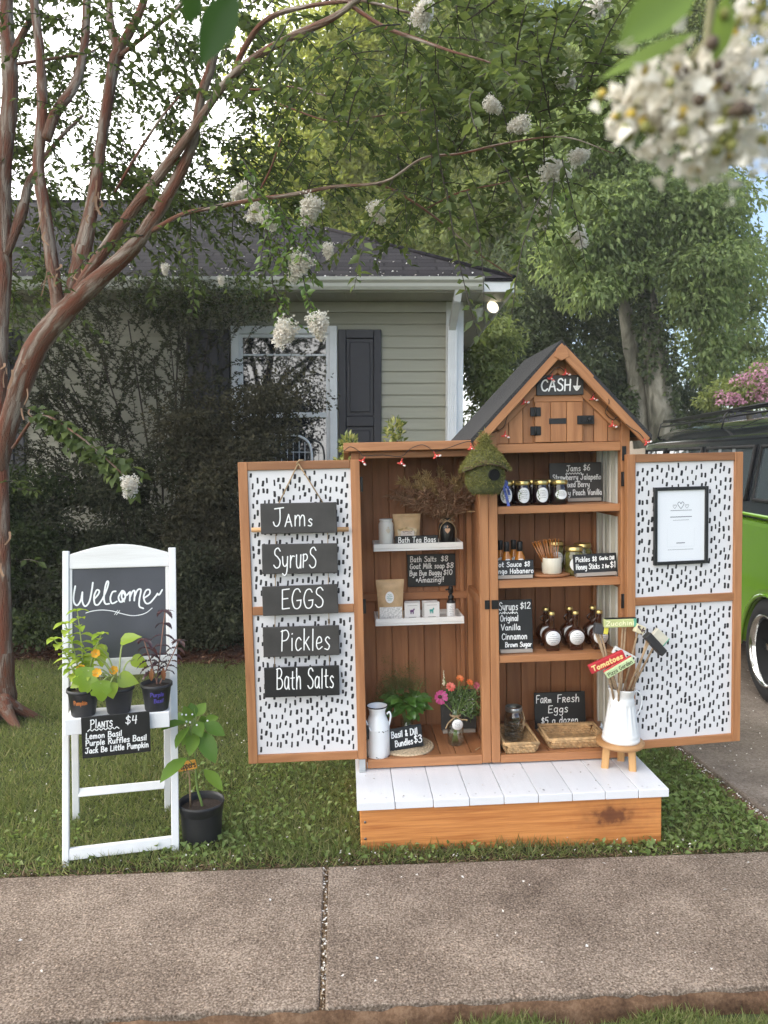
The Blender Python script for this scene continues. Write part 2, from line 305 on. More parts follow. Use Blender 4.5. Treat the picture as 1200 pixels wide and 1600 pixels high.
# ------------------------------------------------------------------ hand lettering (one-stroke letters)
G = {
'A': (.62, [[(0,0),(.30,1)],[(.30,1),(.60,0)],[(.10,.36),(.52,.38)]]),
'B': (.58, [[(.05,0),(.07,1)],[(.0,.97),(.34,1),(.48,.80),(.36,.58),(.08,.53)],[(.08,.53),(.42,.5),(.56,.27),(.40,.04),(.04,.0)]]),
'C': (.58, [[(.56,.80),(.42,.97),(.18,.88),(.04,.5),(.16,.1),(.40,.01),(.58,.17)]]),
'D': (.62, [[(.05,0),(.07,1)],[(.0,.97),(.36,.96),(.60,.70),(.58,.3),(.36,.04),(.0,0)]]),
'E': (.50, [[(.48,1),(.05,.97)],[(.05,.97),(.05,0)],[(.05,0),(.50,.03)],[(.05,.5),(.40,.53)]]),
'F': (.48, [[(.48,1),(.05,.97)],[(.05,.97),(.05,0)],[(.05,.5),(.38,.53)]]),
'G': (.62, [[(.56,.82),(.42,.98),(.18,.9),(.04,.5),(.16,.08),(.38,.0),(.56,.14),(.60,.42)],[(.62,.42),(.34,.40)]]),
'H': (.58, [[(.05,0),(.05,1)],[(.52,1),(.52,0)],[(.05,.5),(.52,.52)]]),
'I': (.16, [[(.08,0),(.08,1)]]),
'J': (.60, [[(.08,.94),(.62,1)],[(.40,.98),(.42,.34),(.30,.04),(.12,.04),(.02,.24)]]),
'K': (.54, [[(.05,0),(.05,1)],[(.48,.96),(.07,.42)],[(.18,.54),(.54,0)]]),
'L': (.46, [[(.06,1),(.05,0)],[(.05,0),(.46,.03)]]),
'M': (.74, [[(.03,0),(.10,1)],[(.10,1),(.36,.3)],[(.36,.3),(.62,1)],[(.62,1),(.70,0)]]),
'N': (.60, [[(.05,0),(.06,1)],[(.06,1),(.52,0)],[(.52,0),(.54,1)]]),
'O': (.64, [[(.34,1),(.10,.84),(.04,.45),(.18,.05),(.42,.02),(.60,.35),(.54,.8),(.32,1)]]),
'P': (.54, [[(.06,0),(.08,1)],[(.0,.94),(.36,1),(.52,.78),(.38,.54),(.08,.48)]]),
'R': (.56, [[(.06,0),(.08,1)],[(.0,.94),(.36,1),(.50,.78),(.38,.56),(.08,.5)],[(.20,.5),(.56,0)]]),
'S': (.52, [[(.50,.84),(.34,.99),(.12,.90),(.10,.68),(.32,.53),(.50,.33),(.44,.07),(.20,0),(.02,.14)]]),
'T': (.58, [[(0,.97),(.58,1)],[(.30,.98),(.30,0)]]),
'U': (.56, [[(.04,1),(.05,.3),(.18,.02),(.40,.05),(.50,.4),(.52,1)],[(.52,.5),(.54,0)]]),
'V': (.58, [[(0,1),(.28,0)],[(.28,0),(.58,1)]]),
'W': (.84, [[(.02,.95),(.06,.30),(.18,.02),(.34,.10),(.44,.7)],[(.44,.7),(.50,.15),(.62,0),(.76,.20),(.82,1)]]),
'Y': (.56, [[(0,1),(.28,.5)],[(.58,1),(.20,0)]]),
'Z': (.54, [[(0,1),(.52,1)],[(.52,1),(.0,.02)],[(.0,.02),(.54,.02)]]),
'a': (.48, [[(.40,.52),(.22,.62),(.06,.42),(.08,.10),(.24,.02),(.38,.22),(.41,.58)],[(.41,.58),(.42,.1),(.48,.0)]]),
'b': (.46, [[(.06,1),(.06,.05)],[(.06,.28),(.20,.60),(.40,.50),(.42,.18),(.26,.0),(.06,.08)]]),
'c': (.42, [[(.40,.50),(.26,.62),(.08,.48),(.05,.2),(.18,.01),(.42,.12)]]),
'd': (.48, [[(.40,.46),(.22,.62),(.06,.40),(.08,.10),(.24,.02),(.40,.22)],[(.42,1),(.42,.02)]]),
'e': (.44, [[(.07,.30),(.36,.36),(.36,.54),(.22,.63),(.07,.46),(.06,.16),(.20,.01),(.43,.13)]]),
'f': (.36, [[(.40,.92),(.26,1),(.16,.82),(.15,0)],[(.02,.56),(.34,.58)]]),
'g': (.48, [[(.40,.52),(.22,.62),(.06,.42),(.10,.14),(.26,.08),(.40,.28)],[(.42,.60),(.42,-.18),(.28,-.38),(.08,-.28)]]),
'h': (.48, [[(.06,1),(.06,0)],[(.06,.30),(.22,.60),(.38,.50),(.41,0)]]),
'i': (.16, [[(.08,.60),(.08,0)],[(.07,.80),(.10,.83)]]),
'j': (.24, [[(.16,.60),(.15,-.2),(.0,-.34)],[(.16,.80),(.18,.83)]]),
'k': (.44, [[(.06,1),(.06,0)],[(.38,.62),(.08,.28)],[(.16,.36),(.43,0)]]),
'l': (.16, [[(.08,1),(.08,0)]]),
'm': (.70, [[(.05,.60),(.06,0)],[(.06,.36),(.18,.60),(.32,.52),(.34,0)],[(.34,.36),(.46,.60),(.60,.52),(.64,0)]]),
'n': (.48, [[(.05,.60),(.06,0)],[(.06,.34),(.22,.60),(.38,.50),(.42,0)]]),
'o': (.48, [[(.26,.62),(.08,.48),(.06,.18),(.22,.0),(.40,.16),(.42,.46),(.24,.62)]]),
'p': (.48, [[(.06,.60),(.06,-.38)],[(.06,.34),(.20,.62),(.42,.48),(.40,.14),(.22,.02),(.06,.14)]]),
'q': (.48, [[(.40,.52),(.22,.62),(.06,.42),(.10,.12),(.26,.06),(.40,.24)],[(.42,.60),(.42,-.38)]]),
'r': (.36, [[(.06,.60),(.06,0)],[(.06,.32),(.18,.56),(.36,.56)]]),
's': (.38, [[(.36,.54),(.22,.63),(.08,.50),(.20,.34),(.35,.20),(.26,.02),(.04,.06)]]),
't': (.36, [[(.17,.95),(.16,.12),(.34,.02)],[(.0,.60),(.34,.62)]]),
'u': (.48, [[(.05,.60),(.06,.18),(.20,.01),(.36,.14),(.41,.60)],[(.41,.6),(.44,0)]]),
'v': (.42, [[(.02,.60),(.20,0)],[(.20,0),(.40,.60)]]),
'w': (.62, [[(.02,.60),(.16,0)],[(.16,0),(.30,.48)],[(.30,.48),(.44,0)],[(.44,0),(.60,.60)]]),
'x': (.42, [[(.03,.60),(.40,0)],[(.38,.60),(.02,0)]]),
'y': (.46, [[(.03,.60),(.08,.22),(.24,.10),(.40,.26)],[(.42,.60),(.38,-.14),(.22,-.36),(.05,-.26)]]),
'z': (.42, [[(.03,.60),(.38,.60)],[(.38,.60),(.03,.02)],[(.03,.02),(.42,.02)]]),
'0': (.50, [[(.26,1),(.08,.8),(.05,.35),(.22,.0),(.42,.2),(.44,.7),(.24,1)]]),
'1': (.20, [[(.02,.82),(.12,1)],[(.12,1),(.12,0)]]),
'2': (.48, [[(.05,.80),(.22,1),(.42,.82),(.30,.45),(.03,.03)],[(.03,.03),(.48,.03)]]),
'3': (.46, [[(.04,.90),(.24,1),(.40,.80),(.18,.55)],[(.18,.55),(.42,.42),(.40,.10),(.18,0),(.02,.12)]]),
'4': (.50, [[(.12,1),(.06,.44)],[(.06,.44),(.46,.46)],[(.40,1),(.36,0)]]),
'5': (.46, [[(.44,1),(.10,.98)],[(.10,.98),(.07,.55)],[(.07,.55),(.34,.58),(.43,.3),(.26,.0),(.03,.06)]]),
'6': (.46, [[(.38,1),(.14,.7),(.05,.25),(.20,0),(.40,.12),(.40,.42),(.20,.50),(.07,.30)]]),
'8': (.46, [[(.40,.84),(.22,1),(.07,.80),(.22,.56),(.40,.30),(.26,.0),(.06,.14),(.10,.40),(.34,.62),(.40,.84)]]),
'&': (.46, [[(.44,.0),(.10,.72),(.20,.90),(.32,.74),(.06,.28),(.16,.02),(.44,.36)]]),
'!': (.16, [[(.09,1),(.07,.30)],[(.07,.06),(.09,.03)]]),
'*': (.36, [[(.05,.30),(.32,.60)],[(.32,.30),(.05,.60)],[(.18,.22),(.18,.68)]]),
'~': (.0, []), ' ': (.34, []),
"'": (.1, [[(.05,1),(.03,.85)]]),
'-': (.4, [[(.05,.35),(.35,.36)]]),
}
G['$'] = (.46, [[(x * .84 + .02, y * .8 + .1) for x, y in G['S'][1][0]], [(.25,1.05),(.23,-.05)]])
G['\u00f1'] = (.48, G['n'][1] + [[(.05,.76),(.16,.86),(.28,.78),(.40,.88)]])
G['\u2193'] = (.42, [[(.21,1.05),(.21,.1)],[(.02,.38),(.21,.05),(.40,.38)],[(.06,.36),(.36,.36)],[(.12,.24),(.30,.24)]])
def stroke(mb, pts, wd, mi=0, h=.0007, M=None, smooth=True, base=.0003):
    """a raised flat line through (x,z) points on the plane y=0, facing -y"""
    P = catmull([(p[0], p[1], 0) for p in pts], 5) if smooth else [Vector((p[0], p[1], 0)) for p in pts]
    P = [p for i, p in enumerate(P) if i == 0 or (p - P[i - 1]).length > 1e-6]
    if len(P) < 2: return
    n = len(P); vs = []; fs = []; r = wd / 2
    d0 = (P[1] - P[0]).normalized(); d1 = (P[-1] - P[-2]).normalized()
    P2 = [P[0] - d0 * r * .9] + P + [P[-1] + d1 * r * .9]; n = len(P2)
    for i, p in enumerate(P2):
        d = (P2[min(i + 1, n - 1)] - P2[max(i - 1, 0)]).normalized(); c = Vector((-d.y, d.x, 0))
        rr = r * (.45 if i in (0, n - 1) else 1); hh = h * (.3 if i in (0, n - 1) else 1)
        a = p + c * rr; b = p - c * rr
        vs += [(a.x, -base, a.y), (p.x, -base - hh, p.y), (b.x, -base, b.y)]
    for i in range(n - 1):
        k = i * 3; fs += [(k, k + 1, k + 4, k + 3), (k + 1, k + 2, k + 5, k + 4)]
    mb.add(vs, fs, None, mi, True, M)
def text_width(t): return sum(G[c][0] * (1 if True else 1) + .13 for c in t.replace('^', '')) - .13
def write(mb, t, x0, z0, w, h, wd, mi=0, M=None, slant=.06, jit=.02, rise=0.0, track=.13):
    """letter text t from x0, baseline z0, fitted to width w, capital height h"""
    rr = random.Random(sum(ord(c) * (i + 3) for i, c in enumerate(t)))
    sx = w / (text_width(t) + track - .13 if len(t) else 1); x = 0; small = False
    for c in t:
        if c == '^': small = True; continue
        gw, st = G[c]; k = .68 if small else 1.0; jz = rr.uniform(-jit, jit); ks = 1 + rr.uniform(-.05, .05)
        for s in st:
            q = []
            for px, pz in s:
                xx = x + px * k + slant * pz * k
                q.append((x0 + xx * sx, z0 + (pz * k * ks + jz) * h + rise * xx * sx))
            stroke(mb, q, wd, mi, M=M)
        x += gw * k + track; small = False
def wavy(mb, x0, x1, z, amp, n, wd, mi=0, M=None):
    stroke(mb, [(x0 + (x1 - x0) * i / (2 * n), z + (amp if i % 2 else -amp)) for i in range(2 * n + 1)], wd, mi, M=M)

def sign(name, label, M, w, h, lines, cat='sign', group=None, bm='black', t=.006, base=True, wd=.0032, extra=None, color='chalk', corner=0.0, jag=0.0):
    """small lettered board standing on its lower edge, front facing -y; lines = (text, x, z, width, cap height[, rise])"""
    o = thing(name, M, label, cat, group)
    b = MB(); b.box(-w / 2, w / 2, 0, t, 0, h); b.build('board', M_[bm], o, bevel=.0015)
    x = MB()
    for ln in lines: write(x, ln[0], ln[1] - w / 2, ln[2], ln[3], ln[4], ln[6] if len(ln) > 6 else wd, rise=ln[5] if len(ln) > 5 else 0)
    if extra: extra(x)
    if x.v: x.build('lettering', M_[color], o)
    if base:
        s = MB(); s.box(-w * .46, w * .46, -.012, t + .014, -.012, .003); s.build('stand', M_['greywood'], o, bevel=.001)
    return o
M_['greywood'] = wood('grey_wood', (.36, .32, .28), (.25, .21, .18), knots=.005)

# ------------------------------------------------------------------ leaves as arrays
def leaf_arrays(P, D, Nn, ln, wd, fold=.25, mid=.45):
    """P base, D axis, Nn normal (N,3); ln, wd (N,) -> verts (N*6), quads (N*2)"""
    D = D / np.linalg.norm(D, axis=1)[:, None]
    S = np.cross(D, Nn); S /= (np.linalg.norm(S, axis=1)[:, None] + 1e-9); U = np.cross(S, D)
    ln = ln[:, None]; wd = wd[:, None]
    a = P; b = P + D * ln * mid + S * wd * .5 + U * wd * fold; c = P + D * ln - U * ln * .12; d = P + D * ln * mid - S * wd * .5 + U * wd * fold
    V = np.stack([a, b, c, d], 1).reshape(-1, 3)
    return V
def leaves_mesh(name, V, mt, parent=None, kind=None, M=None, extra=None):
    """V: (4n,3) rhombic leaves with a crease, two triangles each"""
    n = len(V) // 4; i = np.arange(n)[:, None] * 4
    tri = np.concatenate([i + np.array([[0, 1, 2]]), i + np.array([[0, 2, 3]])], 1).reshape(-1)
    me = bpy.data.meshes.new(name); me.vertices.add(len(V)); me.vertices.foreach_set('co', V.astype(np.float32).ravel())
    me.loops.add(len(tri)); me.loops.foreach_set('vertex_index', tri.astype(np.int32))
    me.polygons.add(2 * n); me.polygons.foreach_set('loop_start', (np.arange(2 * n) * 3).astype(np.int32))
    me.update(calc_edges=True); me.validate()
    me.materials.append(mt)
    o = link(name, me, parent, M)
    if kind: o['kind'] = kind
    return o
def unit(n): v = RNG.normal(size=(n, 3)); return v / np.linalg.norm(v, axis=1)[:, None]
def crown(clumps, ln, wd, droop=.5, fill=.6, flat=0.6):
    """clumps: list of (centre, (rx,ry,rz), n): leaves set through each clump, hanging outward"""
    out = []
    for c, r, n in clumps:
        u = unit(n); rr = RNG.random(n) ** (1 / 3 * fill + .12); P = np.array(c) + u * rr[:, None] * np.array(r)
        D = u * .7 + unit(n) * .8; D[:, 2] -= droop
        Nn = unit(n) * flat; Nn[:, 2] += .8
        s = RNG.uniform(.65, 1.25, n)
        out.append(leaf_arrays(P, D, Nn, ln * s, wd * s))
    return np.concatenate(out)
def subclumps(c, r, m, rs, n, top=0.0):
    """scatter m leaf clumps of radius about rs through an ellipsoid crown"""
    L_ = []
    u = unit(m); q = RNG.random(m) ** .45
    for k in range(m):
        p = np.array(c) + u[k] * q[k] * np.array(r)
        s = rs * RNG.uniform(.55, 1.35); L_.append((p, (s * RNG.uniform(.9, 1.5), s * RNG.uniform(.9, 1.5), s * RNG.uniform(.45, .8)), max(8, int(n * s * s / rs / rs))))
    return L_
# ------------------------------------------------------------------ ground, lawn, pavement, driveway
def ground_mat(name, c1, c2, c3, aw=1.0, s1=3.0, s2=60.0, bump=.8, rough=.95, speck=None, speck_s=140.0, stain=None):
    m = bpy.data.materials.new(name); m.use_nodes = True; nt = m.node_tree; n = nt.nodes; l = nt.links; b = n['Principled BSDF']
    tc = n.new('ShaderNodeTexCoord')
    a = n.new('ShaderNodeTexNoise'); a.inputs['Scale'].default_value = s1; a.inputs['Detail'].default_value = 8; a.inputs['Roughness'].default_value = .65; l.new(tc.outputs['Object'], a.inputs['Vector'])
    f = n.new('ShaderNodeTexNoise'); f.inputs['Scale'].default_value = s2; f.inputs['Detail'].default_value = 6; f.inputs['Roughness'].default_value = .7; l.new(tc.outputs['Object'], f.inputs['Vector'])
    ad = n.new('ShaderNodeMath'); ad.operation = 'MULTIPLY_ADD'; ad.inputs[1].default_value = .9 + (1 - aw); l.new(f.outputs['Fac'], ad.inputs[0]); am = n.new('ShaderNodeMath'); am.operation = 'MULTIPLY'; am.inputs[1].default_value = aw; l.new(a.outputs['Fac'], am.inputs[0]); l.new(am.outputs[0], ad.inputs[2])
    r = ramp(nt, [(.66, c1), (.92, c2), (1.18 if False else 1.0, c3)]); mrr = n.new('ShaderNodeMapRange'); mrr.inputs['From Max'].default_value = 1.25; l.new(ad.outputs[0], mrr.inputs['Value']); 
    r.color_ramp.elements[0].position = .55; r.color_ramp.elements[1].position = .74; r.color_ramp.elements[2].position = .92
    l.new(mrr.outputs[0], r.inputs[0]); src = r.outputs[0]; hsrc = f.outputs['Fac']
    if speck:
        v = n.new('ShaderNodeTexVoronoi'); v.inputs['Scale'].default_value = speck_s; l.new(tc.outputs['Object'], v.inputs['Vector'])
        sp = n.new('ShaderNodeSeparateColor'); l.new(v.outputs['Color'], sp.inputs[0])
        pick = ramp(nt, [(0, (.55, .5, .45)), (.3, (1, 1, 1)), (.68, (1.0, 1.0, 1.0)), (.82, speck[0]), (1, speck[1])]); pick.color_ramp.interpolation = 'CONSTANT'
        l.new(sp.outputs[0], pick.inputs[0])
        dm = n.new('ShaderNodeMapRange'); dm.inputs['From Min'].default_value = .25; dm.inputs['From Max'].default_value = .5; dm.inputs['To Min'].default_value = .85; dm.inputs['To Max'].default_value = .0; l.new(v.outputs['Distance'], dm.inputs['Value'])
        x = n.new('ShaderNodeMix'); x.data_type = 'RGBA'; x.blend_type = 'MULTIPLY'; l.new(dm.outputs[0], x.inputs[0]); l.new(src, x.inputs[6]); l.new(pick.outputs[0], x.inputs[7]); src = x.outputs[2]
    if stain:
        sn = n.new('ShaderNodeTexNoise'); sn.inputs['Scale'].default_value = 1.3; sn.inputs['Detail'].default_value = 5; l.new(tc.outputs['Object'], sn.inputs['Vector'])
        sm = n.new('ShaderNodeMapRange'); sm.inputs['From Min'].default_value = .42; sm.inputs['From Max'].default_value = .66; sm.inputs['To Max'].default_value = .55; l.new(sn.outputs['Fac'], sm.inputs['Value'])
        y = n.new('ShaderNodeMix'); y.data_type = 'RGBA'; y.blend_type = 'MULTIPLY'; y.inputs[7].default_value = (*stain, 1); l.new(sm.outputs[0], y.inputs[0]); l.new(src, y.inputs[6]); src = y.outputs[2]
    l.new(src, b.inputs['Base Color']); b.inputs['Roughness'].default_value = rough; b.inputs['Specular IOR Level'].default_value = .25
    bp = n.new('ShaderNodeBump'); bp.inputs['Strength'].default_value = bump; bp.inputs['Distance'].default_value = .004; l.new(hsrc, bp.inputs['Height']); l.new(bp.outputs[0], b.inputs['Normal'])
    return m
m_conc = ground_mat('aggregate_concrete', (.060, .043, .032), (.198, .150, .116), (.46, .375, .305), aw=.55, s1=2.6, s2=150, speck=((1.5, 1.45, 1.4), (2.1, 2.0, 1.9)), speck_s=105, bump=1.6, stain=(.86, .83, .80))
m_drive = ground_mat('driveway_concrete', (.10, .078, .062), (.18, .145, .12), (.27, .225, .19), s1=3, s2=80, speck=((1.3, 1.3, 1.25), (1.8, 1.8, 1.75)), speck_s=120, bump=.9, stain=(.65, .62, .58))
m_lawn = ground_mat('lawn_soil', (.030, .034, .014), (.055, .070, .024), (.09, .10, .04), s1=5, s2=90)
m_dirt = ground_mat('brown_dirt', (.055, .030, .017), (.125, .070, .040), (.21, .13, .08), s1=8, s2=90)
m_mulch = ground_mat('bark_mulch', (.030, .014, .009), (.085, .036, .022), (.16, .075, .045), s1=20, s2=70, bump=1)

gb = MB(); gb.add([(-300, -300, -.06), (300, -300, -.06), (300, 300, -.06), (-300, 300, -.06)], [(0, 1, 2, 3)]); structure(gb.build('ground', m_lawn))
# pavement lines found on the ground
def g2(px, py, z=.012): p = atZ(px, py, z); return Vector((p.x, p.y))
bL, bR = g2(0, 1371), g2(1200, 1330); fL, fR = g2(0, 1598), g2(1200, 1539)
jB, jF = g2(510, 1353), g2(503, 1586)
ub = (bR - bL).normalized(); uf = (fR - fL).normalized()
def meet(p, d, q, e):
    den = d.x * e.y - d.y * e.x; s = ((q.x - p.x) * e.y - (q.y - p.y) * e.x) / den; return p + d * s
jF = meet(jB, jF - jB, fL, uf); jB = meet(jF, jB - jF, bL, ub)
bL2, bR2, fL2, fR2 = bL - ub * 6, bR + ub * 7, fL - uf * 6, fR + uf * 7
gap = ub * .008
def slab(mb, poly, z0, z1, mi=0):
    n = len(poly); vs = [(p.x, p.y, z0) for p in poly] + [(p.x, p.y, z1) for p in poly]
    mb.add(vs, [tuple(range(n, 2 * n)), tuple(range(n - 1, -1, -1))] + [(i, (i + 1) % n, (i + 1) % n + n, i + n) for i in range(n)], None, mi)
sw = MB()
slab(sw, [fL2, jF - gap, jB - gap, bL2], -.16, .012); slab(sw, [jF + gap, fR2, bR2, jB + gap], -.16, .012)
structure(sw.build('sidewalk', m_conc, bevel=.006, seg=2))
jd = MB(); slab(jd, [jF - gap, jF + gap, jB + gap, jB - gap], -.15, .002); structure(jd.build('pavement_joint', m_dirt))
# dirt stuck on the pavement's front edge
de = MB(); nrm = Vector((uf.y, -uf.x))
nseg_ = 420; vs = []; fs = []
for k in range(nseg_ + 1):
    p = fL2 + (fR2 - fL2) * (k / nseg_); a = random.uniform(.002, .008); c_ = random.uniform(.010, .022); zt_ = random.uniform(-.014, .0)
    q0_, q1_ = p + nrm * .0005, p + nrm * a; q2_ = p + nrm * c_; vs += [(q0_.x, q0_.y, zt_ + .004), (q1_.x, q1_.y, zt_), (q2_.x, q2_.y, -.035 + random.uniform(-.008, .008)), (q2_.x, q2_.y - .012, -.2)]
for k in range(nseg_): fs += [(4 * k + m, 4 * k + 4 + m, 4 * k + 5 + m, 4 * k + 1 + m) for m in range(3)]
de.add(vs, fs, None, 0, True); structure(de.build('dirt_edge', m_dirt))
# lawn sheet behind the pavement
lw_ = MB(); slab(lw_, [bL2 + Vector((0, .005)), bR2 + Vector((0, .005)), Vector((9, 40)), Vector((-12, 40))], -.05, 0); structure(lw_.build('lawn', m_lawn))
dA, dB = g2(1200, 1270, .03), g2(1066, 1166, .03); dd = (dB - dA).normalized()
tt = 0
dN = meet(dA, dd, bL, ub) + dd * .012; dFar = dA + dd * 14
dv = MB(); slab(dv, [dN, dN + ub * 7, dFar + ub * 7, dFar], -.04, .03); structure(dv.build('driveway', m_drive, bevel=.012, seg=2))
dirt2 = MB(); pr = Vector((-dd.y, dd.x)); slab(dirt2, [dN + pr * .05, dN - pr * .004, dFar - pr * .004, dFar + pr * .05], -.04, .004); structure(dirt2.build('driveway_edge_soil', m_dirt))
bed = MB(); bp_ = [Vector(g2(-600, 1050, .01)), Vector(g2(0, 1046, .01)), Vector(g2(180, 1040, .01)), Vector(g2(380, 1034, .01)), Vector(g2(560, 1036, .01)), Vector((.9, 5.9)), Vector((.9, 7.5)), Vector((-8, 7.5))]
slab(bed, bp_, -.03, .012); structure(bed.build('mulch_bed', m_mulch))
# loose bark chips on the bed
chips = []
nchip = 5200; P = np.stack([RNG.uniform(-3.6, .3, nchip), RNG.uniform(5.25, 6.6, nchip), RNG.uniform(.014, .035, nchip)], 1)
P = P[P[:, 1] > 5.36 + .05 * np.sin(P[:, 0] * 7)]
Dd = unit(len(P)); Dd[:, 2] *= .25; Nn = unit(len(P)) * .5; Nn[:, 2] += 1
m_chip = leaf('bark_chip', (.035, .015, .009), (.14, .062, .036), .0, .02, (.26, .15, .09))
leaves_mesh('bark_chips', leaf_arrays(P, Dd, Nn, RNG.uniform(.03, .09, len(P)), RNG.uniform(.008, .02, len(P))), m_chip, kind='stuff')

# ------------------------------------------------------------------ grass
def side(p, a, d): return (p[:, 0] - a.x) * d.y - (p[:, 1] - a.y) * d.x      # >0 right of the line
PLATFORM = CAB  # filled in below, footprint test in cabinet space
def scatter(n, x0, x1, y0, y1, bias=1.0):
    y = y0 + (y1 - y0) * RNG.random(n) ** bias
    return np.stack([RNG.uniform(x0, x1, n), y, np.zeros(n)], 1)
def lawn_ok(P, margin=.0):
    ok = side(P, bL, ub) < -.004 - margin
    ok &= side(P, dA, dd) < -.045
    q = np.array(CAB.inverted()); lx = P @ q[:3, :3].T + q[:3, 3]
    ok &= ~((lx[:, 0] > -.045) & (lx[:, 0] < 1.14) & (lx[:, 1] > -.277) & (lx[:, 1] < .42))
    ok &= P[:, 1] < 5.42 + .05 * np.sin(P[:, 0] * 9)
    return ok
def blades(P, lmin, lmax, w, lean=.55):
    n = len(P); D = RNG.normal(size=(n, 3)) * lean; D[:, 2] = 1.0
    patch = .75 + .5 * (.5 + .5 * np.sin(P[:, 0] * 5.1 + 1.3 * np.sin(P[:, 1] * 4.3)) * np.sin(P[:, 1] * 6.7 + P[:, 0] * 2.1))
    Nn = unit(n); Nn[:, 2] = 0
    return leaf_arrays(P, D, Nn, RNG.uniform(lmin, lmax, n) * patch, RNG.uniform(.6, 1.3, n) * w, fold=.1, mid=.35)
P1 = scatter(250000, -3.6, 3.2, 2.55, 5.6, 1.25); P1 = P1[lawn_ok(P1)]
# thinner, shorter grass right at the pavement edge
dist = -side(P1, bL, ub); keep = RNG.random(len(P1)) < np.clip(.25 + dist * 7, 0, 1); P1 = P1[keep]
V1 = blades(P1, .022, .060, .0036, .75)
m_grass = leaf('grass_blades', (.130, .165, .050), (.215, .265, .090), .44, .02, (.38, .35, .17), .6)
P2_ = scatter(46000, .0, 2.3, 1.80, 2.25); s2 = side(P2_, fL, uf); P2_ = P2_[(s2 > .045 + .03 * np.sin(P2_[:, 0] * 14)) & (s2 < .30) & (P2_[:, 0] > .05)]; P2_[:, 2] = -.045
V2 = blades(P2_, .025, .052, .004, .8)
gr = leaves_mesh('grass', np.concatenate([V1, V2]), m_grass, kind='stuff'); tag(gr, 'short mown green grass of the lawn and kerb strip', 'grass')
# low broad weeds and clover
W1 = scatter(4200, .95, 2.2, 2.7, 3.7); W1 = W1[lawn_ok(W1)]
W2 = scatter(2600, -3, 1.2, 2.62, 3.05); W2 = W2[lawn_ok(W2)]; W2 = W2[RNG.random(len(W2)) < .45 + .5 * np.sin(W2[:, 0] * 8)]
W3 = scatter(4000, -.9, .1, 2.7, 3.6); W3 = W3[lawn_ok(W3)]; W3 = W3[RNG.random(len(W3)) < .4]
W = np.concatenate([W1, W2, W3]); W[:, 2] = RNG.uniform(.006, .032, len(W))
Dw = unit(len(W)); Dw[:, 2] = np.abs(Dw[:, 2]) * .6 + .12; Nw = unit(len(W)) * .5; Nw[:, 2] += 1
sz = RNG.uniform(.012, .032, len(W)); sz[:len(W1)] *= 1.2
m_weed = leaf('weed_leaf', (.135, .195, .050), (.22, .31, .095), .42, .02, (.30, .35, .14), .55)
wd_ = leaves_mesh('lawn_weeds', leaf_arrays(W, Dw, Nw, sz, sz * RNG.uniform(.4, .8, len(W))), m_weed, kind='stuff'); tag(wd_, 'low broad leaved weeds and clover growing in the lawn', 'weeds')
# dry brown thatch at the pavement's edge
Q = bL2.x + RNG.random(9000) * 12; q0 = np.stack([Q, np.zeros_like(Q), np.full_like(Q, .004)], 1)
off = RNG.random(9000) ** 1.6 * .10; q0[:, 1] = bL.y + (q0[:, 0] - bL.x) * ub.y / ub.x + .004 + off; q0 = q0[lawn_ok(q0)]; q0 = q0[(np.abs(q0[:, 0]) < 3.4)]
Dq = unit(len(q0)); Dq[:, 2] = np.abs(Dq[:, 2]) * .35; Nq = unit(len(q0)) * .4; Nq[:, 2] += 1
m_thatch = leaf('dry_thatch', (.06, .034, .018), (.20, .13, .07), .1, .03, (.34, .25, .15))
leaves_mesh('dry_thatch', leaf_arrays(q0, Dq, Nq, RNG.uniform(.012, .045, len(q0)), RNG.uniform(.002, .006, len(q0))), m_thatch, kind='stuff')
# crumbs and dry bits caught in the pavement joint
t_ = RNG.random(900); q1 = np.stack([jB.x + (jF.x - jB.x) * t_ + RNG.normal(size=900) * .0045, jB.y + (jF.y - jB.y) * t_, np.full(900, .006)], 1)
Dq = unit(900); Dq[:, 2] *= .3; Nq = unit(900) * .4; Nq[:, 2] += 1
leaves_mesh('joint_debris', leaf_arrays(q1, Dq, Nq, RNG.uniform(.004, .014, 900), RNG.uniform(.003, .007, 900)), leaf('joint_crumb', (.06, .035, .02), (.24, .16, .09), .05, .02, (.50, .42, .32)), kind='stuff')
# fallen crape myrtle petals
pet = []
a = scatter(330, -3, 1.9, 2.7, 5.3); a = a[lawn_ok(a)]; a[:, 2] = RNG.uniform(.02, .04, len(a)); pet.append(a)
a = scatter(900, -3, 3, 2.6, 3.2); dd_ = -side(a, bL, ub); a = a[lawn_ok(a) & (dd_ < .10)]; a[:, 2] = RNG.uniform(.008, .03, len(a)); pet.append(a)
a = scatter(110, -3, 2.5, 2.0, 2.85); sb = side(a, bL, ub); sf = side(a, fL, uf); a = a[(sb > .01) & (sf < -.01)]; a[:, 2] = .0155; pet.append(a)
t_ = RNG.random(70); a = np.stack([jB.x + (jF.x - jB.x) * t_ + RNG.normal(size=70) * .004, jB.y + (jF.y - jB.y) * t_, np.full(70, .008)], 1); pet.append(a)
t_ = RNG.random(800) * 4; k = RNG.random(800) ** 2 * .05; a = np.stack([dN.x + dd.x * t_ + pr.x * k, dN.y + dd.y * t_ + pr.y * k, np.full(800, .012)], 1); pet.append(a)
a = scatter(420, 1.2, 3.2, 2.9, 5.5); a = a[side(a, dA, dd) > .01]; a[:, 2] = .034; pet.append(a)
pet = np.concatenate(pet); Dp = unit(len(pet)); Dp[:, 2] *= .25; Np = unit(len(pet)) * .5; Np[:, 2] += 1
m_petal = leaf('white_petal', (.62, .56, .48), (.80, .78, .74), .2, .02, (.82, .80, .78))
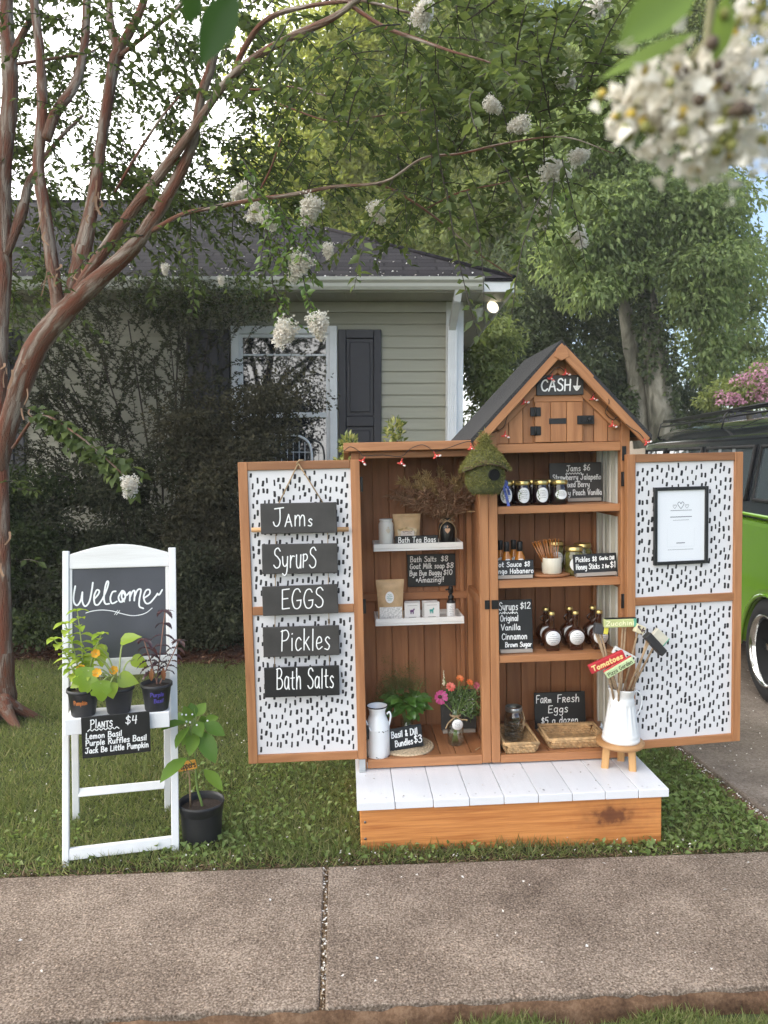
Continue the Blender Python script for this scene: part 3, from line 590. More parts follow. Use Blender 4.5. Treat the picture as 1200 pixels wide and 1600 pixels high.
fp = leaves_mesh('fallen_petals', leaf_arrays(pet, Dp, Np, RNG.uniform(.005, .015, len(pet)), RNG.uniform(.005, .011, len(pet))), m_petal, kind='stuff'); tag(fp, 'small white petals fallen on lawn, pavement and driveway', 'petals')

# ------------------------------------------------------------------ the house
HW = 7.5
def hx(px, Y=HW): return (px - 600) / F * Y
def hz(py, Y=HW): return atY(600, py, Y).z
m_siding = mat('sage_vinyl_siding', (.315, .305, .235), .5, var=.06, vscale=3, bump=.12, bscale=9, stretch=(.4, 1, 14))
m_trim = mat('white_trim', (.74, .75, .76), .45, var=.06, vscale=6)
m_gutter = mat('cream_gutter', (.55, .545, .49), .4, var=.08, vscale=3)
m_soffit = mat('cream_soffit', (.46, .455, .40), .6, var=.05)
m_shut = mat('navy_shutter', (.012, .013, .022), .45, var=.15, vscale=30)
m_pane = mat('dark_window_pane', (.018, .02, .022), .03, spec=1.0, coat=1.0)
m_blind = mat('window_blind', (.45, .44, .42), .7)
def shingles(name, a, b):
    m = bpy.data.materials.new(name); m.use_nodes = True; nt = m.node_tree; n = nt.nodes; l = nt.links; bs = n['Principled BSDF']; uv = n.new('ShaderNodeUVMap')
    br = n.new('ShaderNodeTexBrick'); br.inputs['Scale'].default_value = 1; br.inputs['Brick Width'].default_value = .32; br.inputs['Row Height'].default_value = .14; br.inputs['Mortar Size'].default_value = .012; br.inputs['Mortar Smooth'].default_value = .2
    br.inputs['Color1'].default_value = (*a, 1); br.inputs['Color2'].default_value = (*b, 1); br.inputs['Mortar'].default_value = (.006, .006, .007, 1); br.offset = .43
    l.new(uv.outputs[0], br.inputs['Vector'])
    nz = n.new('ShaderNodeTexNoise'); nz.inputs['Scale'].default_value = 60; nz.inputs['Detail'].default_value = 4; l.new(uv.outputs[0], nz.inputs['Vector'])
    mr = n.new('ShaderNodeMapRange'); mr.inputs['From Min'].default_value = .3; mr.inputs['From Max'].default_value = .7; mr.inputs['To Min'].default_value = .6; mr.inputs['To Max'].default_value = 1.4; l.new(nz.outputs['Fac'], mr.inputs['Value'])
    x = n.new('ShaderNodeMix'); x.data_type = 'RGBA'; x.blend_type = 'MULTIPLY'; x.inputs[0].default_value = 1; l.new(br.outputs['Color'], x.inputs[6]); l.new(mr.outputs[0], x.inputs[7]); l.new(x.outputs[2], bs.inputs['Base Color']); bs.inputs['Roughness'].default_value = .95; bs.inputs['Specular IOR Level'].default_value = .15
    bp = n.new('ShaderNodeBump'); bp.inputs['Strength'].default_value = .8; bp.inputs['Distance'].default_value = .01; l.new(br.outputs['Fac'], bp.inputs['Height']); bp.invert = True; l.new(bp.outputs[0], bs.inputs['Normal'])
    return m
m_roof = shingles('dark_roof_shingles', (.017, .015, .018), (.030, .027, .030))
house = thing('house', (0, HW, 0), 'sage green sided house with dark hip roof, white window and navy shutters', 'house')
XR = hx(722); XL = -9.5; ZT = 3.02; DEP = 6.6
wb = MB()
z = .30; course = .114
while z < ZT - .02:
    z1 = min(z + course, ZT)
    wb.add([(XL, -.018, z), (XR - .17, -.018, z), (XR - .17, -.004, z1), (XL, -.004, z1), (XL, -.004, z), (XR - .17, -.004, z)], [(0, 1, 2, 3), (4, 5, 1, 0)])
    z = z1
wb.box(XL, XR - .03, 0, DEP, .25, ZT + .1)
wb.box(XL - .02, XR - .03, .03, DEP, -.05, .25)
wb.build('wall', m_siding, house)
ct = MB(); ct.box(XR - .075, XR, -.035, .06, .25, ZT); ct.box(XR - .17, XR - .075, -.026, -.001, .25, ZT); ct.build('corner_trim', m_trim, house, bevel=.004)
# roof
EY = -.45; EX = XR + .42; RUN = 3.4; P_ = .53; ZE = 3.145
A = (EX, EY, ZE); Bk = (EX, EY + 2 * RUN, ZE); Rg = (EX - RUN, EY + RUN, ZE + P_ * RUN); Lg = (XL - .4, EY + RUN, ZE + P_ * RUN); Fl = (XL - .4, EY, ZE); Bl = (XL - .4, EY + 2 * RUN, ZE)
rf = MB(); sl = math.hypot(1, P_)
rf.add([Fl, A, Rg, Lg], [(0, 1, 2, 3)], [[(Fl[0], 0), (A[0], 0), (Rg[0], RUN * sl), (Lg[0], RUN * sl)]])
rf.add([A, Bk, Rg], [(0, 1, 2)], [[(0, 0), (2 * RUN, 0), (RUN, RUN * sl)]])
rf.add([Bk, Bl, Lg, Rg], [(0, 1, 2, 3)], [[(0, 0), (10, 0), (10, RUN * sl), (3, RUN * sl)]])
rf.tube([A, Rg], .028, 6); rf.tube([Rg, Lg], .028, 6)
rf.box(Fl[0], A[0], EY - .02, EY + .2, ZE - .03, ZE - .012)
roof = rf.build('roof', m_roof, house)
so_ = MB(); so_.box(XL - .4, XR + .40, EY + .02, -.002, ZT + .005, ZT + .03); so_.box(XR + .002, XR + .40, 0, DEP + .4, ZT + .005, ZT + .03)
for k in range(90):
    x0 = XR + .35 - k * .115; so_.box(x0, x0 + .012, EY + .05, -.03, ZT - .002, ZT + .0045)
so_.box(XL, XR - .17, -.03, -.019, ZT - .10, ZT - .004)
so_.build('soffit', m_soffit, house)
fa = MB(); fa.box(XL - .4, EX - .02, EY - .004, EY + .018, ZT - .0, ZE - .03); fa.box(EX - .022, EX, EY + .02, EY + 2 * RUN, ZT, ZE - .02); fa.build('fascia', m_trim, house, bevel=.003)
gu = MB(); gp = [(-.005, 0), (-.075, 0), (-.095, .03), (-.10, .06), (-.125, .085), (-.13, .115), (-.118, .115), (-.115, .095), (-.09, .07), (-.005, .07)]
gu.prism([(p[1] * .92 + ZT + .005, p[0] + EY) for p in gp], XL - .4, hx(752, 7.0), 0, Matrix(((0, 1, 0, 0), (0, 0, 1, 0), (1, 0, 0, 0), (0, 0, 0, 1))))
gutter = gu.build('gutter', m_gutter, house)
ds = MB(); dx = hx(704)
ds.beam((dx + .02, EY - .05, ZT + .05), (dx + .01, EY + .02, ZT - .07), .085, .065, (1, 0, 0)); ds.beam((dx + .01, EY + .02, ZT - .06), (dx, -.075, ZT - .26), .085, .065, (1, 0, 0)); ds.box(dx - .045, dx + .045, -.11, -.04, .1, ZT - .24)
for k in (-.02, .0, .02): ds.box(dx + k - .004, dx + k + .004, -.114, -.1095, .1, ZT - .3)
ds.build('downspout', m_trim, house, bevel=.006)
# window
x0, x1 = hx(366), hx(528); zt, zb = hz(511), hz(745)
wn = MB(); fw = .075
wn.box(x0, x0 + fw, -.07, -.016, zb, zt); wn.box(x1 - fw, x1, -.07, -.016, zb, zt); wn.box(x0 + fw, x1 - fw, -.068, -.016, zt - fw, zt); wn.box(x0 + fw, x1 - fw, -.075, -.016, zb, zb + .06)
i0, i1 = x0 + fw + .035, x1 - fw - .035; zm = hz(648)
wn.box(x0 + fw, i0, -.05, -.02, zb + .06, zt - fw); wn.box(i1, x1 - fw, -.05, -.02, zb + .06, zt - fw); wn.box(i0, i1, -.048, -.02, zt - fw - .035, zt - fw); wn.box(i0, i1, -.055, -.02, zm - .03, zm + .02); wn.box(i0, i1, -.05, -.02, zb + .06, zb + .11)
wn.box(i0, i1, -.046, -.02, hz(556) - .008, hz(556) + .012)
win = wn.build('window', m_trim, house, bevel=.004)
pn = MB(); pn.box(i0, i1, -.034, -.028, zb + .11, zt - fw - .036); pn.build('pane', m_pane, win)
def shutter(x0, x1, zt, zb):
    s = MB(); r = .075
    s.box(x0, x0 + r, -.055, -.02, zb, zt); s.box(x1 - r, x1, -.055, -.02, zb, zt)
    zs = [zt, zt - .08]; mid = zt - (zt - zb) * .62
    s.box(x0 + r, x1 - r, -.054, -.02, zt - .085, zt); s.box(x0 + r, x1 - r, -.054, -.02, mid - .05, mid + .05); s.box(x0 + r, x1 - r, -.054, -.02, zb, zb + .085)
    for a, b in ((mid + .05, zt - .085), (zb + .085, mid - .05)):
        s.box(x0 + r, x1 - r, -.034, -.02, a, b); s.box(x0 + r + .035, x1 - r - .035, -.05, -.033, a + .04, b - .04)
    return s.build('shutter', m_shut, house, bevel=.006)
shutter(hx(530), hx(596), hz(516), hz(745)); shutter(hx(297), hx(363), hz(516), hz(745)); shutter(hx(-22), hx(44), hz(516), hz(745))
# petals lying on the roof
pp = []; 
for k in range(260):
    u = random.uniform(-4.5, .9); v = random.random() ** 2.2 * 2.2
    if u > EX - v: continue
    pp.append((u, EY + v, ZE + P_ * v + .012))
pp = np.array(pp) + np.array([0, HW, 0]); Np = unit(len(pp)) * .4 + np.array([0, -.5, .9])
rp = leaves_mesh('roof_petals', leaf_arrays(pp, unit(len(pp)) * np.array([1, 1, .4]), Np, RNG.uniform(.012, .03, len(pp)), RNG.uniform(.012, .024, len(pp))), m_petal, kind='stuff')
tag(rp, 'white petals scattered over the dark roof above the gutter', 'petals')
# flood lights under the side eave
m_lamp = bpy.data.materials.new('lit_lamp'); m_lamp.use_nodes = True
_b = m_lamp.node_tree.nodes['Principled BSDF']; _b.inputs['Emission Color'].default_value = (1, .86, .62, 1); _b.inputs['Emission Strength'].default_value = 1.1; _b.inputs['Base Color'].default_value = (.8, .75, .6, 1)
fl = thing('flood_light', atY(757, 477, 7.62), 'white twin flood light under the side eave, one lamp lit', 'light')
f = MB(); f.lathe([(.001, 0), (.055, .0), (.06, .02), (.055, .035), (.001, .036)], 14, M=T(0, 0, .035)); f.tube([(0, 0, .04), (.05, -.03, -.01), (.055, -.06, -.04)], .012, 6); f.tube([(0, 0, .04), (-.05, -.03, .0), (-.06, -.05, -.06)], .012, 6); f.build('mount', m_trim, fl)
for nm, loc, rot, lit in (('lamp_head', (.05, -.08, -.055), (-105, 18), True), ('lamp_head', (-.062, -.05, -.08), (-155, -20), False)):
    Mh = T(*loc) @ RZ(rot[1]) @ RX(rot[0] + 180)
    h = MB(); h.lathe([(.02, -.08), (.028, -.06), (.03, -.03), (.062, .035), (.066, .05), (.060, .05)], 18); hh = h.build(nm, m_trim, fl, Mh)
    b = MB(); b.lathe([(.0605, .048), (.052, .056), (.001, .06)], 18); b.build('bulb', m_lamp if lit else M_['enamel'], hh)

# ------------------------------------------------------------------ far house beyond the driveway
fh = thing('far_house', (13.5, 27, 0), 'distant low house with dark shingle roof beyond the parked van', 'house')
b = MB(); b.box(-4.2, 5, 0, 6, -.5, 2.35); b.prism([(-4.4, 2.35), (-2.2, 2.35), (-3.3, 2.95)], -.05, .05); b.build('wall', mat('tan_brick', (.30, .24, .19), .8, var=.2, vscale=20), fh)
b = MB(); b.add([(-4.8, -.5, 2.3), (5.6, -.5, 2.3), (5.6, 3, 3.35), (-4.8, 3, 3.35), (5.6, 6.5, 2.3), (-4.8, 6.5, 2.3)], [(0, 1, 2, 3), (3, 2, 4, 5)], [[(0, 0), (10, 0), (10, 3.7), (0, 3.7)], [(0, 0), (10, 0), (10, 3.7), (0, 3.7)]]); b.build('roof', m_roof, fh)

# ------------------------------------------------------------------ parked van on the driveway
m_green = mat('green_van_paint', (.155, .325, .020), .16, coat=1.0, var=.06, vscale=1.5)
m_vblack = mat('black_van_paint', (.012, .015, .020), .14, coat=1.0)
m_vglass = mat('van_glass', (.05, .065, .075), .04, spec=.9, coat=.6)
m_rubber = mat('black_rubber', (.012, .012, .013), .75, var=.2, vscale=30)
m_chrome = mat('polished_alloy', (.75, .75, .74), .15, metal=1.0)
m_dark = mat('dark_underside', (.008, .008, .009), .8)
axle = atZ(1192, 1097, .03)
van = thing('parked_van', T(axle.x, axle.y, .03) @ RZ(-4.5), 'old green and black van with roof rack parked on the driveway', 'van')
VW_ = 1.70; YN, YF = -.98, 3.40
def arch(y, r=.365, zc=.27, n=10): return [(y + r * math.cos(PI * k / n), zc + r * math.sin(PI * k / n) * 1.0) for k in range(n, -1, -1)]
outline = [(YN + .05, .36), (YN, .5), (YN, 1.05), (YN + .04, 1.10), (YF - .04, 1.10), (YF, 1.05), (YF, .5), (YF - .05, .36), (2.40 + .36, .36)]
low = [(YN + .05, .33), (YN, .5), (YN, 1.10), (YF, 1.10), (YF, .5), (YF - .05, .33)] + [(y, z) for y, z in reversed(arch(2.40))] + [(y, z) for y, z in reversed(arch(0.0))]
b = MB(); b.prism(low, 0, VW_, 0, Matrix(((0, 1, 0, 0), (1, 0, 0, 0), (0, 0, 1, 0), (0, 0, 0, 1)))); body = b.build('body', m_green, van, bevel=.05, seg=3)
b = MB()
for y in (0.0, 2.40):
    pts = [(0.004, yy, zz) for yy, zz in arch(y, .378, .27, 14)]; b.tube(pts, .014, 6)
b.tube([(-.004, YN + .1, 1.115), (-.006, 1, 1.118), (-.004, YF - .1, 1.115)], .012, 6)
b.build('arch_trim', m_green, body)
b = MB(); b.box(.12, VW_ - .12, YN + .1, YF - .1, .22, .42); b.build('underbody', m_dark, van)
# upper body: loft of cross sections
st = []
for y in [YN + .02, YN + .06, YN + .18, YN + .42, YN + .8, .6, 1.4, 2.2, YF - .8, YF - .42, YF - .18, YF - .06, YF - .02]:
    e = min(y - YN, YF - y); k = min(1, e / .65); k = math.sin(k * PI / 2) ** .5
    ins = .0 + .16 * (1 - k); top = 1.55 + .25 * k; gz = 1.50 + .10 * k
    hw = VW_ / 2 - ins; c = VW_ / 2
    prof = [(-hw, 1.10), (-hw, 1.16), (-hw + .02, 1.2), (-hw + .075, gz - .02), (-hw + .06, gz), (-hw + .055, gz + .02), (-hw + .085, gz + .03), (-hw + .15, gz + .085), (-hw + .30, gz + .15), (-hw + .55, top - .012), (0, top)]
    prof = [(c + x, z) for x, z in prof] + [(c - x, z) for x, z in reversed(prof[:-1])]
    st.append([(x, y, z) for x, z in prof])
n = len(st[0]); vs = [p for s in st for p in s]; fs = []
for i in range(len(st) - 1):
    for k in range(n - 1): fs.append((i * n + k, (i + 1) * n + k, (i + 1) * n + k + 1, i * n + k + 1))
fs += [tuple(range(n)), tuple((len(st) - 1) * n + k for k in range(n - 1, -1, -1))]
b = MB(); b.add(vs, fs, None, 0, True); b.build('upper_body', m_vblack, van)
def sidewin(y0, y1):
    z0, z1 = 1.21, 1.545
    def P(y, z, o): x = .02 + (z - 1.2) / (1.58 - 1.2) * .055; return (x - o, y, z)
    g_ = MB(); g_.add([P(y0, z0, .006), P(y1, z0, .006), P(y1, z1, .006), P(y0, z1, .006)], [(0, 3, 2, 1)])
    g0 = g_.build('window', m_vglass, van)
    t = MB(); t.tube([P(y0, z0, .008), P(y1, z0, .008), P(y1, z1, .008), P(y0, z1, .008), P(y0, z0, .008)], .012, 6); t.build('seal', m_rubber, g0)
    c = MB()
    for k in range(2): 
        yc = y0 + (y1 - y0) * (.25 + .3 * k); c.add([P(yc, z0 + .01, .0085), P(yc + .06, z0 + .01, .0085), P(yc + .16, z1 - .01, .0085), P(yc + .1, z1 - .01, .0085)], [(0, 3, 2, 1)])
    c.build('slant_strip', mat('pale_slant_strip', (.20, .22, .23), .5), g0)  # two pale slanted strips laid just outside each van pane
for a_, c_ in ((-.62, .28), (.40, 1.28), (1.40, 2.28), (2.40, 3.0)): sidewin(a_, c_)
def wheel(y, side=0):
    Mw = T(.095 if side == 0 else VW_ - .095, y, .315) @ RY(-90 if side == 0 else 90)
    t = MB(); t.lathe([(.20, -.09), (.27, -.10), (.312, -.075), (.318, -.03), (.318, .03), (.312, .075), (.27, .10), (.215, .095), (.20, .08)], 36); wv = t.build('wheel', m_rubber, van, Mw)
    r = MB(); r.lathe([(.205, .085), (.214, .098), (.218, .104), (.208, .104), (.200, .088), (.196, .07)], 36); r.lathe([(.001, .062), (.03, .062), (.036, .05), (.04, .03)], 16)
    for k in range(5):
        a = 2 * PI * k / 5 + .3; 
        for s_ in (-.035, .035): r.beam((.03 * math.cos(a), .03 * math.sin(a), .04), (.19 * math.cos(a + s_ * 3), .19 * math.sin(a + s_ * 3), .03), .022, .016, (0, 0, 1))
        r.ball((.07 * math.cos(a + .6), .07 * math.sin(a + .6), .03), .011)
    r.build('rim', m_chrome, wv)
    d = MB(); d.lathe([(.001, -.01), (.188, -.01), (.194, .07)], 24); d.build('hub', m_dark, wv)
wheel(0); wheel(2.40); wheel(0, 1); wheel(2.40, 1)
b = MB()
for x in (.22, .30, VW_ - .3): b.tube([(x, -.5, 1.838), (x, 3.0, 1.828)], .010, 6)
for y in (-.5, 1.3, 3.0): b.tube([(.16, y, 1.66), (.19, y, 1.80), (.22, y, 1.822), (VW_ - .22, y, 1.822), (VW_ - .16, y, 1.66)], .006, 6)
b.tube([(.20, -.5, 1.785), (.20, 3.0, 1.775)], .008, 6)
b.build('roof_rack', M_['blackmetal'], van)
# ------------------------------------------------------------------ display cabinet
SEAM = .521; XE = 1.112; D_ = .40; ce = M_['cedar']; ci = M_['cedar_in']
cabinet = thing('display_cabinet', CAB, 'tall cedar farm stand cabinet with open doors and small gabled roof', 'cabinet')
def planks(mb, x0, x1, z0, z1, y0, y1, n, gapw=.003):
    wdt = (x1 - x0) / n
    for k in range(n): mb.box(x0 + k * wdt + gapw / 2, x0 + (k + 1) * wdt - gapw / 2, y0, y1, z0, z1 if not callable(z1) else z1, 0, None, 2)
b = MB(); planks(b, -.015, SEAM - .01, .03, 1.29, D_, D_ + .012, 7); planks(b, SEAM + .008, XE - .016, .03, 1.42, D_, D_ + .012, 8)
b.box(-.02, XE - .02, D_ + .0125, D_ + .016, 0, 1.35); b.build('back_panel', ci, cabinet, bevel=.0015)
b = MB()
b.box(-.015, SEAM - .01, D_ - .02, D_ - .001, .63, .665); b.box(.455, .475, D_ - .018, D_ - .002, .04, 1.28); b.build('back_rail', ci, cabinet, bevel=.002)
b = MB(); b.box(-.0375, -.004, .003, .038, -.003, 1.315); b.box(-.04, -.006, D_ - .035, D_, -.003, 1.24); b.build('post', ce, cabinet, bevel=.002)
b = MB(); b.box(.483, SEAM - .0008, 0, .036, .0, 1.315); b.box(.487, SEAM - .0005, D_ - .036, D_ - .001, .0, 1.30); b.build('post', ce, cabinet, bevel=.002)
b = MB(); b.box(SEAM + .0008, .558, -.002, .034, .0, 1.40); b.build('post', ce, cabinet, bevel=.002)
b = MB(); b.box(1.074, XE, 0, .036, .0, 1.42); b.box(1.078, XE, D_ - .036, D_ - .001, .0, 1.42); b.build('post', ce, cabinet, bevel=.002)
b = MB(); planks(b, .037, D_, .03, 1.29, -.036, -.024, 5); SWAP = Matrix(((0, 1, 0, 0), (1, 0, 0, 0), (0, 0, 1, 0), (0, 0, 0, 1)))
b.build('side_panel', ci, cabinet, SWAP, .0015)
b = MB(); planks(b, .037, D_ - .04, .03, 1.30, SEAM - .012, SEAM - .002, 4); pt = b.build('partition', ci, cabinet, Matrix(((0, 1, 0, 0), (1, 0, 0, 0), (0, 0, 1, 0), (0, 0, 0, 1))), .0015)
b = MB(); b.box(.49, .508, .04, D_ - .04, .66, .695); b.build('partition_rail', ci, cabinet)
# pale ribbed clear panel on the right side
m_poly = bpy.data.materials.new('ribbed_clear_panel'); m_poly.use_nodes = True; _n = m_poly.node_tree.nodes; _l = m_poly.node_tree.links; _n.clear()
_o = _n.new('ShaderNodeOutputMaterial'); _d = _n.new('ShaderNodeBsdfDiffuse'); _d.inputs[0].default_value = (.70, .63, .52, 1); _t = _n.new('ShaderNodeBsdfTranslucent'); _t.inputs[0].default_value = (.80, .70, .54, 1)
_x = _n.new('ShaderNodeMixShader'); _x.inputs[0].default_value = .3; _l.new(_d.outputs[0], _x.inputs[1]); _l.new(_t.outputs[0], _x.inputs[2]); _l.new(_x.outputs[0], _o.inputs[0])
b = MB(); ny = 44
for k in range(ny):
    y0 = .037 + (D_ - .075) * k / ny; y1 = .037 + (D_ - .075) * (k + 1) / ny
    f0 = .010 * ((k // 4) % 2); f1 = .010 * (((k + 1) // 4) % 2)
    b.add([(1.092 + f0, y0, .04), (1.092 + f1, y1, .04), (1.092 + f1, y1, 1.33), (1.092 + f0, y0, 1.33)], [(0, 1, 2, 3)])
b.build('side_panel', m_poly, cabinet)
b = MB()
for y_ in (.085, .165, .245, .325): b.box(1.084, 1.0915, y_, y_ + .012, .04, 1.33)
b.build('panel_batten', mat('pale_batten', (.74, .71, .64), .6), cabinet)
b = MB()
for z in (.40, .72, 1.02): b.box(1.076, 1.089, .037, D_ - .037, z, z + .03); b.build('side_rail', ci, cabinet, bevel=.002); b = MB()
b = MB(); b.box(0.0, .4825, .001, .03, -.003, .034); b.box(.559, 1.0735, .001, .03, -.003, .030); b.build('bottom_rail', ce, cabinet, bevel=.002)
b = MB(); wdt = .066
for k in range(17):
    x0 = -.02 + k * wdt
    b.box(x0 + .0015, min(x0 + wdt - .0015, 1.08), .0315, D_ - .001, .012, .030, 0, None, 1)
b.build('floor', ci, cabinet, bevel=.0012)
SH = {}
for nm, z0, z1 in (('jam', 1.047, 1.078), ('mid', .738, .770), ('low', .423, .453)):
    SH[nm] = z1
    b = MB(); b.box(.5595, 1.0732, .006, .024, z0, z1)
    for k in range(5): b.box(.5595, 1.0732, .0255 + k * .066, .0255 + k * .066 + .0635, z1 - .016, z1 - .002)
    b.box(.565, .585, .03, .34, z0, z1 - .017); b.box(1.05, 1.0735, .03, .34, z0, z1 - .017)
    b.build('shelf', ce, cabinet, bevel=.0015)
# low roof over the left bay
b = MB()
Mr = T(0, -.055, 1.332) @ RX(-4)
b.box(-.066, SEAM + .0, 0, .016, -.014, .020, 0, Mr); b.box(-.066, -.046, .017, .52, -.018, .018, 0, Mr); b.box(-.045, SEAM - .0, .017, .52, .004, .016, 0, Mr)
b.box(-.0035, .4825, .0, .028, 1.288, 1.3135); b.build('low_roof', ce, cabinet, bevel=.002)
# gable front
AX, AZ, SLP = .811, 1.729, 1.058; XL_, XR_ = SEAM + .001, XE
def gz(x): return AZ - .022 - SLP * abs(x - AX)
b = MB(); nb = 9; wx = (XR_ - .03 - XL_ - .03) / nb
for k in range(nb):
    xa = XL_ + .03 + k * wx + .0012; xb = XL_ + .03 + (k + 1) * wx - .0012
    if k in (3, 4, 5) or False: pass
    pl = [(xa, 1.336), (xb, 1.336), (xb, gz(xb)), (xa, gz(xa))]
    if xa < AX < xb: pl = [(xa, 1.336), (xb, 1.336), (xb, gz(xb)), (AX, gz(AX)), (xa, gz(xa))]
    n = len(pl); vs = [(x, .010, z) for x, z in pl] + [(x, .022, z) for x, z in pl]; o_ = random.random() * 9
    b.add(vs, [tuple(range(n)), tuple(range(2 * n - 1, n - 1, -1))] + [(i, i + n, (i + 1) % n + n, (i + 1) % n) for i in range(n)], [[(vs[i][2] + o_, vs[i][0]) for i in range(n)], [(0, 0)] * n] + [[(0, 0), (0, .01), (.01, .01), (.01, 0)]] * n)
b.build('gable_board', ce, cabinet, bevel=.001)
b = MB(); b.box(.5592, 1.0733, -.0015, .030, 1.297, 1.334); b.build('gable_beam', ce, cabinet, bevel=.002)
b = MB(); nrm_y = (0, 1, 0)
b.beam((.56, .002, 1.395), (AX - .004, .002, AZ - .095), .03, .014, nrm_y); b.beam((1.062, .002, 1.395), (AX + .004, .002, AZ - .095), .03, .014, nrm_y); b.build('gable_brace', ce, cabinet, bevel=.002)
b = MB(); cz = math.cos(math.atan(SLP)); hwid = .040
for s_ in (-1, 1):
    b.beam((AX + s_ * .352, -.055, AZ - SLP * .352 - hwid * .52 / cz * .7), (AX - s_ * .0, -.055 - (.0015 if s_ > 0 else 0), AZ - hwid * .52 / cz * .7), hwid, .016, nrm_y)
b.prism([(AX - .03, AZ - .055), (AX, AZ - .07), (AX + .03, AZ - .055), (AX + .022, AZ - .023), (AX, AZ - .001), (AX - .022, AZ - .023)], -.068, -.048)
b.build('bargeboard', ce, cabinet, bevel=.002)
b = MB(); RD = .56
for s_ in (-1, 1):
    e = (AX + s_ * .365, AZ - SLP * .365); p = [(AX, AZ + .012), (AX, AZ - .004), (e[0], e[1] - .004), (e[0] + s_ * .004, e[1] + .014)]
    if s_ > 0: p = p[::-1]
    b.prism(p, -.064, RD)
b.build('gable_roof', M_['shingle'], cabinet)
b = MB()
for s_ in (-1, 1):
    b.beam((AX + s_ * .36, RD - .005, AZ - SLP * .36 - .022), (AX, RD - .005, AZ - .022), .04, .016, nrm_y)
    b.beam((AX + s_ * .352, -.045, AZ - SLP * .352 - .012), (AX + s_ * .352, RD - .02, AZ - SLP * .352 - .012), .016, .012, (1, 0, 0))
nb = 7
b.box(XL_, XR_, D_ + .0165, D_ + .022, 1.2, 1.42); b.prism([(XL_, 1.42), (XR_, 1.42), (AX, AZ - .03)], D_ + .0165, D_ + .022); b.build('gable_trim', ci, cabinet, bevel=.001)
# cash door
b = MB(); x0, x1, z0, z1 = .716, .913, 1.338, 1.500
for k in range(3): b.box(x0 + (x1 - x0) * k / 3 + .001, x0 + (x1 - x0) * (k + 1) / 3 - .001, -.004, .0085, z0, z1, 0, None, 2)
cdoor = b.build('cash_door', ce, cabinet, bevel=.0015)
b = MB(); b.box(.774, .845, -.0055, -.002, 1.411, 1.434); b.build('slot', M_['black'], cdoor)
b = MB(); b.box(x0 - .004, x0 - .001, -.001, .0095, z0 - .003, z1 + .03); b.box(x1 + .001, x1 + .004, -.001, .0095, z0 - .003, z1 + .03); b.box(x0 - .004, x1 + .004, -.001, .0095, z1 + .002, z1 + .03); b.build('door_surround', ce, cabinet, bevel=.001)
for zc in (1.462, 1.385):
    b = MB(); b.box(.696, .740, -.009, -.0045, zc - .018, zc + .018); b.tube([(.718, -.011, zc - .019), (.718, -.011, zc + .019)], .004, 8); b.build('hinge', M_['blackmetal'], cdoor, bevel=.001)
b = MB(); b.box(.890, .960, -.010, -.0045, 1.408, 1.443); b.lathe([(.001, .012), (.009, .012), (.009, 0)], 12, M=T(.940, -.010, 1.425) @ RX(90)); b.box(.905, .93, -.016, -.0105, 1.418, 1.434); b.build('latch', M_['blackmetal'], cdoor, bevel=.001)
# doors lined with white paper printed with black dashes
def make_door(M, wd, z0, z1, zm, st, hinge):
    f = MB()
    f.box(0, st, 0, .030, z0, z1); f.box(wd - st, wd, 0, .030, z0, z1)
    r = .034
    for za, zb in ((z0, z0 + r), (zm - r / 2, zm + r / 2), (z1 - r, z1)): f.box(st + .0005, wd - st - .0005, .001, .029, za, zb)
    d = f.build('door', ce, cabinet, M, bevel=.002)
    p = MB(); p.box(st * .6, wd - st * .6, .012, .018, z0 + .01, z1 - .01)
    rr = random.Random(int(wd * 1000)); x0, x1, za, zb = st + .006, wd - st - .006, z0 + r + .004, z1 - r - .004
    cw, ch = .0215, .0415; nx = int((x1 - x0) / cw) + 1; nz = int((zb - za) / ch) + 1
    for i in range(nx):
        ph = rr.random()
        for j in range(nz + 1):
            x = x0 + (i + .5) * (x1 - x0) / nx + rr.uniform(-.0058, .0058); z = za + (j + (.5 if i % 2 else 0) + .8 * ph) * ch + rr.uniform(-.009, .009)
            h = rr.uniform(.0085, .013); w_ = rr.uniform(.0036, .0058); a = rr.uniform(-.06, .16)
            if z - h < za or z + h > zb: continue
            if abs(z - zm) < h + r / 2 + .002: continue
            pl = [(-w_, -h * .8), (-w_ * .3, -h), (w_ * .8, -h * .95), (w_, -h * .2), (w_ * .9, h * .85), (w_ * .1, h), (-w_ * .9, h * .9), (-w_ * .85, h * .1)]
            p.add([(x + q[0] + q[1] * a, .0117, z + q[1]) for q in pl], [tuple(range(8))], None, 1)
    p.build('patterned_panel', [M_['dashpaper'], M_['ink']], d)
    h = MB(); hxp = (wd if hinge > 0 else 0)
    for z in (z0 + .10, zm, z1 - .10): h.box(hxp - .012, hxp + .012, .0305, .0335, z - .03, z + .03); h.tube([(hxp, .033, z - .03), (hxp, .033, z + .03)], .004, 8)
    h.build('hinge', M_['blackmetal'], d)
    return d
M_['dashpaper'] = mat('white_lining_paper', (.70, .69, .705), .55)
doorL = make_door(T(-.486, -.047, 0), .482, .058, 1.285, .686, .037, 1)
doorR = make_door(T(1.085, -.045, 0) @ RZ(5.5), .512, .046, 1.280, .672, .036, -1)
for c_ in ((.500, .520, -.007, -.0005, .655, .692), (.528, .556, -.009, -.0025, .655, .692), (1.078, 1.094, -.008, -.0005, 1.255, 1.315)):
    b = MB(); b.box(*c_); b.build('catch', M_['blackmetal'], cabinet, bevel=.001)
